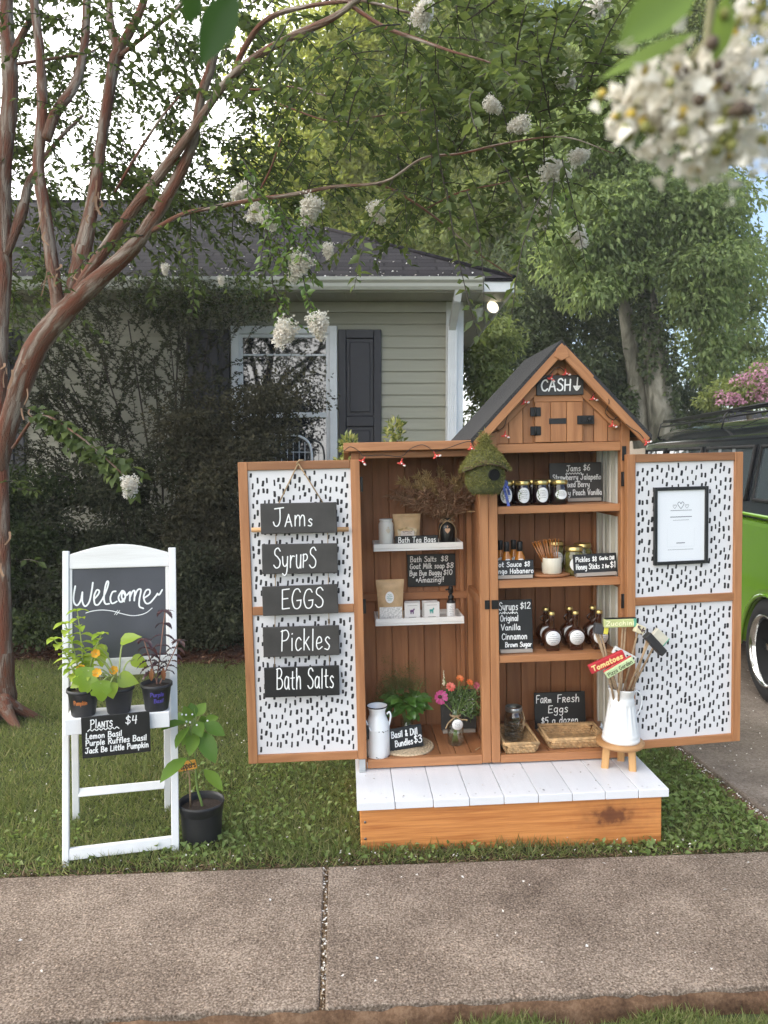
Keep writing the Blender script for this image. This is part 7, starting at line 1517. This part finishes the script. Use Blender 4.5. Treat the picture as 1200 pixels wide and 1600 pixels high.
# low branch with large leaves and a flower head
for k in range(26):
    t = k / 25; p = atY(48 + 135 * t + random.uniform(-12, 12), 640 + 92 * t ** 1.2 + random.uniform(-12, 12), 3.95 - .3 * t); spray(p, (1, -.2, -.5), .16, 9, .074, .3, False)
for k in range(7): spray(atY(random.uniform(0, 40), random.choice([760, 880, 765]) + random.uniform(-8, 8), 4.1), (1, -.3, .2), .12, 5, .055, .3)
m_crl = leaf('crape_leaf', (.056, .084, .026), (.100, .138, .044), .40, .02, (.155, .20, .060), .5)
# unseen rest of the crown, added outside the frame to shade the house wall
cl = []
for (X, Y, Z, r, m) in ((-3.4, 5.0, 5.0, (1.5, 1.3, .8), 60), (-1.8, 5.2, 5.4, (1.3, 1.3, .7), 46), (-4.6, 4.2, 4.4, (1.2, 1.5, 1.2), 50), (-2.6, 6.0, 5.9, (1.8, .8, .4), 40), (-4.7, 6.1, 3.4, (.9, 1.0, 1.5), 80), (-3.9, 5.0, 5.6, (1.2, 1.2, .7), 60)): cl += subclumps((X, Y, Z), r, m, .34, 190)
LV_.append(crown(cl, .055, .03, droop=.4))
V = np.concatenate(LV_); leaves_mesh('crown', V - np.array(tuple(CO)), m_crl, crape)
tw.build('twig', m_twigd, crape)['kind'] = 'stuff'
# panicles of white flowers, three shapes shared by all
m_bloom = leaf('crape_bloom', (.62, .58, .50), (.80, .78, .73), .35, .02, (.80, .79, .76)); m_bud = mat('tan_bud', (.34, .30, .12), .7)
pan = []
for s_ in range(3):
    n = 1300; u = unit(n); q = RNG.random(n) ** .45; tz = np.clip(RNG.normal(size=n) * .48, -1.1, 1.1); P = np.stack([u[:, 0] * q * .055 * (1 - .35 * tz), u[:, 1] * q * .055 * (1 - .35 * tz), tz * .07], 1); P += RNG.normal(size=(n, 3)) * .004
    pan.append(leaf_arrays(P, unit(n), unit(n), RNG.uniform(.010, .019, n), RNG.uniform(.010, .018, n), fold=.35))
pmesh = []
for (px, py, Y, s_, rot) in [(485, 328, 3.42, 1.0, 160), (466, 418, 3.42, 1.05, 150), (513, 393, 3.4, .55, 170), (498, 509, 3.36, .95, 165), (444, 521, 3.40, 1.05, 150), (378, 300, 3.7, .9, 120), (402, 332, 3.66, .9, 130), (420, 345, 3.6, .8, 140), (258, 421, 3.9, .45, 180), (346, 439, 3.9, .4, 180), (905, 372, 3.3, .75, 150), (868, 268, 3.2, 1.0, 100), (850, 335, 3.3, 1.0, 120), (885, 125, 3.2, .8, 90), (770, 165, 3.1, .6, 120), (590, 332, 3.5, .8, 150), (760, 470, 3.6, .01, 0), (662, 20, 3.2, .9, 60), (810, 195, 3.1, .7, 90), (905, 245, 3.2, .7, 90), (203, 761, 3.60, .85, 175), (935, 10, 3.0, .8, 60), (300, 462, 4, .01, 0)]:
    if s_ < .1: continue
    Mf = T(*(atY(px, py, Y) - CO)) @ RZ(random.uniform(0, 360)) @ RX(rot) @ Matrix.Scale(s_ * .8, 4)
    k = len(pmesh) % 3
    if len(pmesh) < 3: o = leaves_mesh('flower_cluster', pan[k], m_bloom, crape, None, Mf); pmesh.append(o)
    else: o = pmesh[k].copy(); COL.objects.link(o); o.parent = crape; o.matrix_basis = Mf; pmesh.append(o)
# sprays that carry the hanging flower heads over the eave
LV2 = []; tw2 = tw; tw = MB()
for ch in ([(470, 300), (478, 350), (470, 400)], [(430, 310), (452, 360), (470, 420), (490, 495)], [(410, 330), (425, 430), (440, 505)], [(380, 250), (390, 290)], [(860, 230), (900, 360)], [(400, 300), (440, 345), (465, 400)]):
    for i in range(len(ch) - 1):
        for k in range(5):
            t = k / 5; p = atY(ch[i][0] * (1 - t) + ch[i + 1][0] * t, ch[i][1] * (1 - t) + ch[i + 1][1] * t, 3.45); q = atY(*ch[i + 1], 3.42); spray(p, (q - p) + Vector((random.uniform(-.1, .1), random.uniform(-.1, .1), 0)), .14, 7, .042, .2, True, LV2)
leaves_mesh('hanging_leaves', np.concatenate(LV2) - np.array(tuple(CO)), leaf('young_crape_leaf', (.08, .15, .03), (.14, .23, .05), .4, .05, (.2, .3, .06)), crape); tw.build('twig', m_twigd, crape)['kind'] = 'stuff'

# ------------------------------------------------------------------ dark shrubs against the house
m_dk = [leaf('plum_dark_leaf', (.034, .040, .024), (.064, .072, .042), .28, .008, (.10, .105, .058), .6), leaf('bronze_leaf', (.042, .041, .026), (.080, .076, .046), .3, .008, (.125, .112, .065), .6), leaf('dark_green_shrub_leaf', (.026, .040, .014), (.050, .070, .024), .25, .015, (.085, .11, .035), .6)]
def shrub(name, lb, X, Y, clumps, mt, ls, stems, ch=None):
    o = thing(name, T(X, Y, 0), lb, 'shrub', None); c0 = np.array([X, Y, 0]); cl = []
    for (px, py, Yc, rx, rz, m, n) in clumps:
        p = atY(px, py, Yc); cl += subclumps(tuple(p), (rx, .45, rz), m, .20, int(n * 2.0))
    leaves_mesh('foliage', crown(cl, ls * .98, ls * .52, droop=.1, fill=.8, flat=1.0) - c0, mt, o)
    b = MB()
    for (px, py, Yc) in stems:
        e = atY(px, py, Yc) - Vector(c0); m1 = Vector((e.x * .35, e.y * .4, e.z * .5)) + Vector((random.uniform(-.08, .08), 0, 0)); c = catmull([(random.uniform(-.1, .1), 0, 0), m1, e], 6); b.tube(c, [.014 * (1 - .85 * i / len(c)) for i in range(len(c))], 6)
    if b.v: b.build('stem', m_twigd, o)
    return o
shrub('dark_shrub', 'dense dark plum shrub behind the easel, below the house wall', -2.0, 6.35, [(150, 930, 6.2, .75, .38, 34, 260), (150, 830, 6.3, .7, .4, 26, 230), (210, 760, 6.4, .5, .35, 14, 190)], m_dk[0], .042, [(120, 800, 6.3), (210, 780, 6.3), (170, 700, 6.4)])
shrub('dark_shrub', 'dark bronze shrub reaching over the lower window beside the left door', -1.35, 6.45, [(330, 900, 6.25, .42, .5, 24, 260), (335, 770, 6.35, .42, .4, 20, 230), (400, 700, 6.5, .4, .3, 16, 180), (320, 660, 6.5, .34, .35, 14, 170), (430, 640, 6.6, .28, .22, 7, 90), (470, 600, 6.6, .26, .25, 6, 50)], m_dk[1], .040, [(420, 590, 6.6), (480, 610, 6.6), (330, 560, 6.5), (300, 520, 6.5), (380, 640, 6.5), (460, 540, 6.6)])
air = thing('dark_shrub', T(-1.95, 6.75, 0), 'tall airy dark shrub with fine arching twigs in front of the siding', 'shrub')
tw = MB(); LA = []; CO = Vector((-1.95, 6.75, 0))
def airy(cx, cy, rx, ry, n, ls=.034, nl=46, ln=.55):
    for _ in range(n):
        a = random.uniform(0, 2 * PI); r = random.random() ** .5; px = cx + rx * r * math.cos(a); p = atY(px, cy + ry * r * math.sin(a), random.uniform(6.35, 6.95)); o_ = p - Vector((-1.95 + (p.x + 1.95) * .5, 6.75, .6)); spray(p, o_.normalized() + Vector((random.uniform(-.7, .7), random.uniform(-.4, .2), random.uniform(-.25, .5))), ln * random.uniform(.5, 1.2), int(nl * random.uniform(.7, 1.2)), ls, .45, True, LA)
for z in ((230, 560, 130, 80, 90), (320, 520, 70, 60, 46), (130, 590, 80, 90, 60), (250, 660, 140, 70, 100), (120, 700, 90, 70, 70), (60, 620, 50, 100, 40), (200, 480, 110, 30, 36), (60, 760, 50, 60, 30), (220, 740, 130, 50, 80)): airy(*z)
leaves_mesh('foliage', np.concatenate(LA) - np.array(tuple(CO)), m_dk[0], air)
for (px, py) in ((200, 500), (280, 500), (150, 530), (330, 500), (240, 560), (110, 600), (80, 640), (300, 470), (60, 560)):
    e = atY(px, py, 6.7) - CO; tw.tube(catmull([(random.uniform(-.15, .15), 0, 0), Vector((e.x * .4, 0, e.z * .5)), e], 6), [.013 - .0006 * i for i in range(13)], 6)
tw.build('stem', m_twigd, air)['kind'] = 'stuff'
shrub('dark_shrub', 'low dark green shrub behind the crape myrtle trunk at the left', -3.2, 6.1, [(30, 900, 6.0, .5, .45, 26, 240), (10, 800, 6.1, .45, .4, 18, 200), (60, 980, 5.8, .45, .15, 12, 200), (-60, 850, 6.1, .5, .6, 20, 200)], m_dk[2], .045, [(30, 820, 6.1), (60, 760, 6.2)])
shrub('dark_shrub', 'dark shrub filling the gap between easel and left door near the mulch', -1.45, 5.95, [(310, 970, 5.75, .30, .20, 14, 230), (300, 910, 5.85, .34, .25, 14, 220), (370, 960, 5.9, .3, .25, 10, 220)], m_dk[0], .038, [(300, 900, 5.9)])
shrub('shrub', 'small green shrub under the eave above the dark shrubs', -1.7, 6.95, [(310, 455, 6.9, .30, .16, 8, 90), (250, 470, 6.9, .35, .14, 6, 70), (380, 470, 6.9, .2, .15, 4, 60)], m_dk[2], .04, [(310, 455, 6.9), (260, 470, 6.9)])
for (px, py, Yc, lb) in ((618, 674, 4.0, 'yellow green variegated shrub showing above the middle of the low cabinet roof'), (546, 698, 3.95, 'small yellow green variegated sprig at the left end of the low cabinet roof')):
    p = atY(px, py, Yc); o = thing('variegated_shrub', T(p.x, p.y, 0), lb, 'shrub', None)
    c0 = np.array([p.x, p.y, 0]); cl = [((p.x, p.y, p.z - .10 * k), (.05 + .03 * k, .05 + .03 * k, .06), 130) for k in range(7)]
    leaves_mesh('foliage', crown(cl, .034, .016, droop=-.6, flat=.9) - c0, leaf('variegated_leaf', (.10, .16, .04), (.42, .42, .12), .25, .05, (.55, .52, .20)), o)
    b = MB(); b.tube([(0, 0, 0), (.01, 0, p.z * .5), (0, 0, p.z - .05)], .012, 6); b.build('stem', m_twigd, o)
tp = atY(440, 700, 6.75); tre = thing('garden_trellis', T(tp.x, tp.y, 0), 'white metal arched trellis in front of the house window', 'trellis')
b = MB(); za_ = atY(440, 680, 6.75).z; wv = .26
b.tube(catmull([(-wv, 0, 0), (-wv, 0, za_ - .5), (-wv, 0, za_ - .12), (-wv + .10, 0, za_ - .01), (0, 0, za_), (wv - .10, 0, za_ - .01), (wv, 0, za_ - .12), (wv, 0, za_ - .5), (wv, 0, 0)], 6), .011, 8); b.build('arch', m_trim, tre)
b = MB()
for k in range(-4, 5): b.tube([(k * .052, 0, .1), (k * .052, 0, za_ - .02 - .01 * abs(k))], .003, 5)
for k in range(6): b.tube([(-wv, 0, za_ - .15 - .22 * k), (wv, 0, za_ - .15 - .22 * k)], .003, 5)
b.build('wire', m_trim, tre)

# ------------------------------------------------------------------ trees behind
GR = [leaf('sunny_leaf', (.22, .26, .055), (.34, .385, .095), .5, .02, (.39, .42, .12), .5), leaf('mid_green_leaf', (.135, .175, .056), (.22, .265, .088), .45, .02, (.26, .30, .10), .5), leaf('deep_green_leaf', (.060, .084, .042), (.110, .145, .066), .38, .02, (.13, .165, .075), .5), leaf('fresh_green_leaf', (.150, .210, .080), (.24, .31, .115), .47, .02, (.28, .36, .13), .5)]
def tree(lb, px, Yb, trunks, clumps, mt, ls, group='trees beyond the house', cat='tree', name='tree', wd=.45, droop=.5, tm=None):
    X = (px - 600) / F * Yb; o = thing(name, T(X, Yb, 0), lb, cat, group); c0 = np.array([X, Yb, 0]); b = MB()
    for tr_ in trunks:
        pts = [(atY(a, c, Y) - Vector(c0)) for a, c, Y, r in tr_]; rs = [r / F * Y for a, c, Y, r in tr_]; c = catmull(pts, 5); n = len(c)
        b.tube(c, [rs[min(int(i / (n - 1) * (len(rs) - 1)), len(rs) - 2)] * (1 - (i / (n - 1) * (len(rs) - 1) - min(int(i / (n - 1) * (len(rs) - 1)), len(rs) - 2))) + rs[min(int(i / (n - 1) * (len(rs) - 1)) + 1, len(rs) - 1)] * (i / (n - 1) * (len(rs) - 1) - min(int(i / (n - 1) * (len(rs) - 1)), len(rs) - 2)) for i in range(n)], 9)
    b.build('trunk', tm or m_grey, o)
    cl = []
    for (cx, cy, Y, rx, ry, m, rs, n) in clumps:
        p = atY(cx, cy, Y); s_ = Y / F; cl += subclumps(tuple(p), (rx * s_, min(rx, ry) * s_ * .7, ry * s_), m, rs, n)
    leaves_mesh('crown', crown(cl, ls, ls * wd, droop=droop) - c0, mt, o)
    return o
tree('big yellow green tree rising behind the middle of the house roof', 560, 19, [[(560, 700, 19, 22), (560, 400, 19, 18), (600, 200, 19, 12), (620, 60, 19, 6)], [(560, 380, 19, 10), (500, 250, 18.6, 6), (460, 150, 18.4, 3)]],
     [(520, 200, 18.5, 130, 170, 46, .85, 380), (600, 60, 18.5, 150, 110, 40, .85, 380), (470, 300, 18, 90, 90, 22, .75, 330), (660, 250, 18, 110, 150, 36, .8, 360), (560, 370, 17.5, 130, 60, 22, .7, 300)], GR[0], .15)
tree('tall green tree behind the gutter end, between the yellow green tree and the ivy trunk', 780, 17, [[(780, 700, 17, 20), (790, 400, 17, 15), (800, 150, 17, 8)]],
     [(800, 130, 16.5, 120, 150, 46, .75, 340), (760, 330, 16, 110, 110, 34, .7, 320), (860, 260, 15.5, 80, 130, 28, .65, 300), (700, 60, 17, 90, 90, 22, .7, 300)], GR[1], .13)
ivt = tree('green tree with ivy clad leaning trunks behind the gabled roof', 1005, 12.5, [[(1004, 700, 12.5, 14), (994, 600, 12.5, 13), (982, 520, 12.5, 11), (976, 440, 12.5, 10), (1000, 330, 12.5, 10), (1050, 200, 12.5, 6)], [(1040, 700, 12.3, 23), (1028, 600, 12.3, 20), (1020, 520, 12.3, 16), (1000, 410, 12.3, 11), (960, 330, 12.2, 10), (920, 270, 12.1, 7), (880, 230, 12, 5), (840, 200, 12, 3)], [(968, 350, 12.2, 7), (972, 290, 12.2, 6), (970, 230, 12.2, 5), (968, 120, 12.2, 3)], [(1000, 420, 12.4, 9), (1050, 350, 12.6, 7), (1056, 260, 12.8, 6), (1058, 150, 12.9, 4)]],
     [(1010, 330, 12, 130, 70, 34, .48, 300), (1085, 400, 12, 85, 60, 22, .44, 260), (930, 380, 11.8, 90, 70, 22, .42, 260), (900, 230, 12, 80, 70, 18, .42, 230), (1000, 200, 12.4, 100, 80, 18, .45, 240), (1100, 330, 12.2, 60, 60, 12, .42, 230), (930, 455, 11.6, 50, 20, 6, .33, 180), (1105, 480, 11.8, 50, 30, 9, .34, 180), (1125, 545, 12, 45, 40, 9, .34, 180), (980, 60, 12.6, 80, 80, 16, .46, 230)], GR[3], .105, droop=.75)
# ivy on its trunks
iv = []; 
for (px, py, Y, r) in [(1052, 660, 12.3, 16), (1046, 610, 12.3, 16), (1012, 560, 12.3, 12), (1008, 500, 12.3, 16), (1044, 560, 12.2, 12), (1030, 510, 12.2, 14), (985, 640, 12.4, 10), (1000, 470, 12.3, 16), (970, 250, 12.1, 9), (968, 300, 12.1, 8)]:
    p = atY(px, py, Y - .1); iv.append((tuple(p), (r / F * Y, .22, 38 / F * Y), 260))
leaves_mesh('ivy', crown(iv, .075, .06, droop=.5) - np.array(tuple(ivt.location)), GR[2], ivt)
tree('dark green tree at the right edge against the blue sky', 1120, 16, [[(1110, 690, 16, 16), (1100, 450, 16, 12), (1090, 200, 16, 7)]],
     [(1060, 130, 16, 80, 120, 26, .6, 330), (1100, 300, 15.5, 55, 100, 18, .5, 280), (1120, 480, 15, 65, 110, 24, .55, 300), (1000, 100, 16, 70, 110, 20, .6, 300), (1165, 560, 15, 40, 60, 10, .4, 220), (1160, 420, 15.5, 22, 40, 5, .35, 130), (1080, 20, 16, 90, 90, 20, .6, 300)], GR[1], .115)
tree('dark evergreen understory tree behind the house corner', 860, 13.5, [[(860, 700, 13.5, 12), (860, 520, 13.5, 8), (870, 420, 13.5, 4)]],
     [(840, 520, 13.3, 110, 90, 44, .5, 330), (900, 600, 13, 100, 70, 30, .45, 300), (790, 600, 13, 60, 80, 22, .4, 280), (880, 420, 13.8, 110, 60, 28, .5, 300), (960, 560, 13.6, 60, 100, 24, .45, 300), (1060, 620, 14, 70, 50, 18, .42, 260)], GR[2], .10)
tree('small lit green shrub tree by the white downspout', 755, 11, [[(755, 720, 11, 8), (758, 600, 11, 5), (760, 520, 11, 2)]], [(765, 520, 10.8, 34, 50, 12, .28, 190), (750, 600, 10.8, 30, 60, 12, .28, 190), (775, 455, 11, 26, 30, 6, .25, 150)], GR[1], .085)
tree('tall trees closing the view behind the yellow green tree', 640, 27, [[(640, 700, 27, 14), (640, 300, 27, 10), (660, 100, 27, 5)]], [(640, 250, 26, 230, 210, 60, 1.4, 330), (900, 200, 27, 200, 260, 60, 1.4, 330), (760, 430, 26, 260, 110, 46, 1.2, 300), (1010, 380, 28, 110, 180, 36, 1.2, 300), (1050, 80, 27, 130, 150, 40, 1.3, 300)], GR[1], .22)
pkt = tree('pink flowering crape myrtle beyond the van roof', 1175, 10.5, [[(1175, 720, 10.5, 7), (1170, 640, 10.5, 4), (1160, 580, 10.5, 2)]], [(1168, 605, 10.4, 45, 40, 14, .24, 200), (1130, 625, 10.6, 40, 25, 8, .2, 160)], GR[1], .07)
cl = []
for (cx, cy, rx, ry, m) in ((1180, 600, 26, 24, 6), (1150, 620, 26, 14, 3), (1192, 612, 16, 18, 3)):
    p = atY(cx, cy, 10.1); cl += subclumps(tuple(p), (rx / F * 10.1, .2, ry / F * 10.1), m, .12, 60)
leaves_mesh('blossoms', crown(cl, .045, .038, droop=0) - np.array(tuple(pkt.location)), leaf('pink_bloom', (.40, .19, .27), (.52, .30, .37), .35, .02), pkt)
pale = MB()

# ------------------------------------------------------------------ blossom branch close to the camera
nb0 = atD(1130, -160, .50); nbr = thing('blossom_branch', T(*nb0), 'close blurred crape myrtle branch with white blossoms at the upper right corner', 'branch'); NB = np.array(tuple(nb0))
b = MB()
def nd(px, py, d): return atD(px, py, d) - nb0
ctr = [(1010, 140, .46), (1060, 170, .45), (1100, 200, .44), (1120, 120, .46), (1165, 80, .47), (1180, 150, .47), (1010, 185, .45), (1110, 240, .45), (1190, 215, .47), (1050, 120, .47), (1185, 40, .48), (1150, 180, .46), (985, 170, .45), (1030, 205, .45), (1140, 250, .45)]
b.tube(catmull([nd(1130, -160, .50), nd(1115, -20, .49), nd(1105, 70, .48), nd(1100, 150, .47)], 5), .0022, 6)
for c in ctr: b.tube(catmull([nd(1105, 60, .485), nd((c[0] + 1105) / 2, (c[1] + 80) / 2, .478), nd(*c)], 4), .0010, 5)
b.build('stem', mat('olive_stem', (.16, .15, .07), .7), nbr)
P = []; 
for c in ctr:
    p = np.array(tuple(atD(*c))); k = 30; P.append(p + RNG.normal(size=(k, 3)) * np.array([.0078, .0078, .0085]))
P = np.concatenate(P); n = len(P)
leaves_mesh('petals', leaf_arrays(P, unit(n), unit(n), RNG.uniform(.006, .011, n), RNG.uniform(.006, .010, n), fold=.45) - NB, leaf('near_petal', (.62, .58, .50), (.78, .75, .68), .3, .02, (.80, .78, .73)), nbr)
for nm, col, cnt, r in (('bud', (.22, .22, .06), 34, .0030), ('seed_capsule', (.09, .06, .04), 9, .0030), ('stamen', (.50, .36, .06), 26, .0022)):
    b = MB()
    for k in range(cnt):
        c = random.choice(ctr if nm != 'seed_capsule' else [(1145, 130, .44), (1120, 110, .44), (1090, 120, .44), (1160, 170, .44), (1130, 150, .44)]); p = atD(c[0] + random.gauss(0, 24), c[1] + random.gauss(0, 22), c[2] + random.gauss(-.004, .006)) - nb0; b.ball(p, r * random.uniform(.7, 1.3), 0, 7, 5)
    b.build(nm, mat('near_' + nm, col, .7), nbr)['kind'] = 'stuff'
b = MB()
big_leaf(b, nd(1095, -30, .45), nd(1000, 40, .44) - nd(1095, -30, .45), (.1, -1, .35), .044, .024, droop=.2); big_leaf(b, nd(1090, 50, .46), nd(975, 100, .45) - nd(1090, 50, .46), (.2, -.7, .7), .050, .014, droop=.1, fold=.1); big_leaf(b, nd(1135, -10, .46), nd(1125, 70, .45) - nd(1135, -10, .46), (.3, -1, .1), .032, .012, droop=.2)
b.build('leaf', leaf('near_leaf', (.08, .16, .03), (.14, .21, .05), .4, .01), nbr)
lo_ = atD(385, -60, .60); lb2 = thing('hanging_leaf_twig', T(*lo_), 'close blurred green leaf hanging from a twig at the top edge', 'twig')
b = MB(); q = lambda x, y, d: atD(x, y, d) - lo_; big_leaf(b, q(372, -14, .60), q(318, 85, .59) - q(372, -14, .60), (.2, -1, .3), .052, .024, droop=.2); big_leaf(b, q(305, -30, .60), q(298, 18, .6) - q(305, -30, .60), (.2, -1, .3), .026, .014, droop=.2); b.build('leaf', leaf('near_dark_leaf', (.022, .055, .014), (.034, .075, .02), .25, .01), lb2)
b = MB(); b.tube([(0, 0, .0), q(372, -14, .60)], .001, 5); b.tube([(0, 0, 0), q(305, -30, .60)], .001, 5); b.tube([(0, 0, 0), (.03, 0, .10)], .0016, 5); b.build('stem', m_twigd, lb2)

# ------------------------------------------------------------------ light evening haze in the air
hz_ = MB(); hz_.box(-45, 45, -6, 60, -1.1, 24); hzo = hz_.build('haze', None or bpy.data.materials.new('haze_air'))
hm = hzo.data.materials[0]; hm.use_nodes = True; hn = hm.node_tree.nodes; hn.clear(); ho = hn.new('ShaderNodeOutputMaterial'); hv = hn.new('ShaderNodeVolumePrincipled')
hv.inputs['Color'].default_value = (1, .98, .94, 1); hv.inputs['Density'].default_value = .0020; hm.node_tree.links.new(hv.outputs[0], ho.inputs['Volume']); hzo['kind'] = 'stuff'; hzo['label'] = 'thin pale haze in the air'; hzo['category'] = 'haze'
